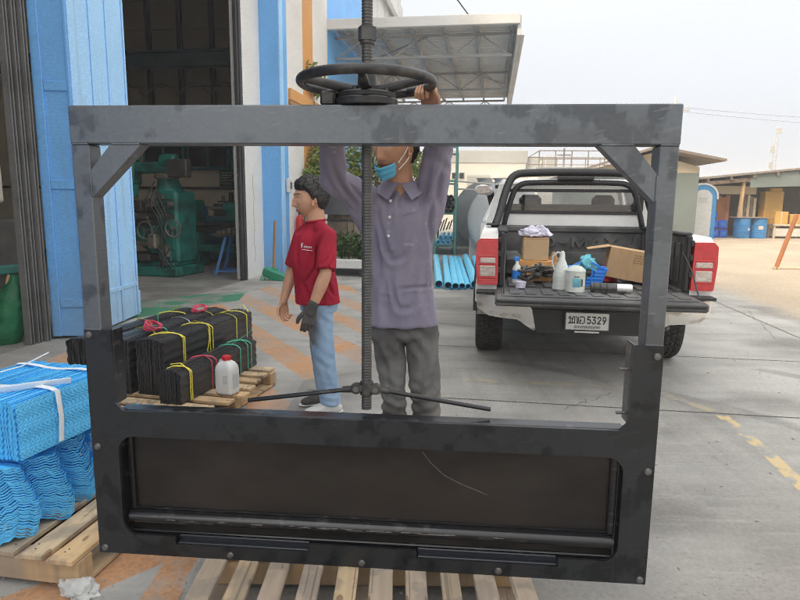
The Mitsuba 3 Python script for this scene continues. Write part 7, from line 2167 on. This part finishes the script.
tg = [hull((hip + (-0.01, 0, 0.02), (0.125, 0.125, 0.05)), (hip + (-0.01, 0, -0.06), (0.138, 0.130, 0.06))), hull((nh + (0, 0, -0.03), (0.105, 0.095, 0.08)), (hip + (0.0, -0.03, -0.04), (0.115, 0.085, 0.05))), hull((fh + (0, 0, -0.03), (0.10, 0.09, 0.08)), (hip + (0, 0.03, -0.04), (0.11, 0.085, 0.05))),
      *limb([nh, nk_, na + (0, 0, 0.01)], [(0.100, 0.095, 0.08), (0.078, 0.078, 0.06), (0.075, 0.074, 0.045)]), *limb([fh, fk, fa + (0, 0, 0.01)], [(0.095, 0.09, 0.08), (0.074, 0.074, 0.06), (0.072, 0.072, 0.045)])]
g = soften(cut_above(union(tg), 0.035), 0.012, 8)
g = folds(g, [((-0.55, 4.1, 0.42), (0.7, 0, 1), 0.075, 0.007, 0.12), ((-0.50, 4.1, 0.13), (0.3, 0, 1), 0.055, 0.010, 0.10), ((-0.6, 4.1, 0.68), (0.9, 0, 0.6), 0.09, 0.008, 0.14), ((-0.55, 4.1, 0.28), (1, 0, 0.3), 0.06, 0.007, 0.14), ((-0.45, 4.15, 0.72), (0.6, 0, 0.8), 0.05, 0.008, 0.1)], 18, 0.003)
JR = obj('jeans', g, 'denim', PR, smooth=True)
for i, a in enumerate((na, fa)):
    q = soften(union([hull((a + (0.045, 0.022, -0.045), (0.040, 0.040, 0.034)), (a + toe * 0.15 + (0, 0, -0.052), (0.046, 0.046, 0.028)), (a + (0.0, 0, -0.01), (0.045, 0.045, 0.03)))]), 0.016, 3)
    q.vertices[:, 2] = np.maximum(q.vertices[:, 2], 0.012)
    sk = obj('shoe', q, 'shoe_white' if i == 0 else 'shoe_cloth', PR, smooth=True)
    q = union([hull((a + (0.05, 0.024, -0.072), (0.043, 0.043, 0.006)), (a + toe * 0.165 + (0, 0, -0.072), (0.047, 0.047, 0.006)))])
    obj('sole', tri(q), 'shoe_white', sk, smooth=40)
gl = hand_solid(axis_frame((-0.18, -0.05, -0.98), (0.2, -0.95, 0.0), near_w + (-0.005, 0, -0.005)), -1, [22, 25, 28, 30], thumb=0.4, scale=1.02)
gl.fix_normals()
gl.vertices = np.array(gl.vertices) + np.array(gl.vertex_normals) * 0.0042
cuff = soften(union([hull((near_w + (0.012, 0.005, 0.035), 0.036), (near_w + (-0.006, 0, -0.02), 0.034))]), 0.008, 2)
g = tri(union([mani(gl), mani(cuff)]))
g = wob(g, 0.0025, 60, 2)
obj('glove', g, 'glove_grey', PR, smooth=True)
hg = hair_mesh(0.021, 9, lambda x, f: np.interp(f, [-0.1, -0.05, -0.03, -0.014, 0.008, 0.022, 0.045, 0.1], [-0.080, -0.074, -0.045, -0.002, -0.016, 0.030, 0.052, 0.056]))
hg.apply_transform(hm)
obj('hair', hg, 'hair', PR, smooth=True)
face_bits(hm, PR)
lips(hm, PR)

# ---------------------------------------------------------------- thin haze over the whole yard
scene['haze_medium'] = {'type': 'homogeneous', 'albedo': 0.95, 'sigma_t': 0.0022}
scene['haze'] = {'type': 'cube', 'to_world': T().translate([0, 0, 6.5]).scale([420, 420, 7.6]), 'bsdf': {'type': 'null'}, 'interior': {'type': 'ref', 'id': 'haze_medium'}}
labels['haze'] = {'kind': 'stuff', 'label': 'thin pale haze over the yard', 'category': 'haze'}
scene['camera']['medium'] = {'type': 'ref', 'id': 'haze_medium'}
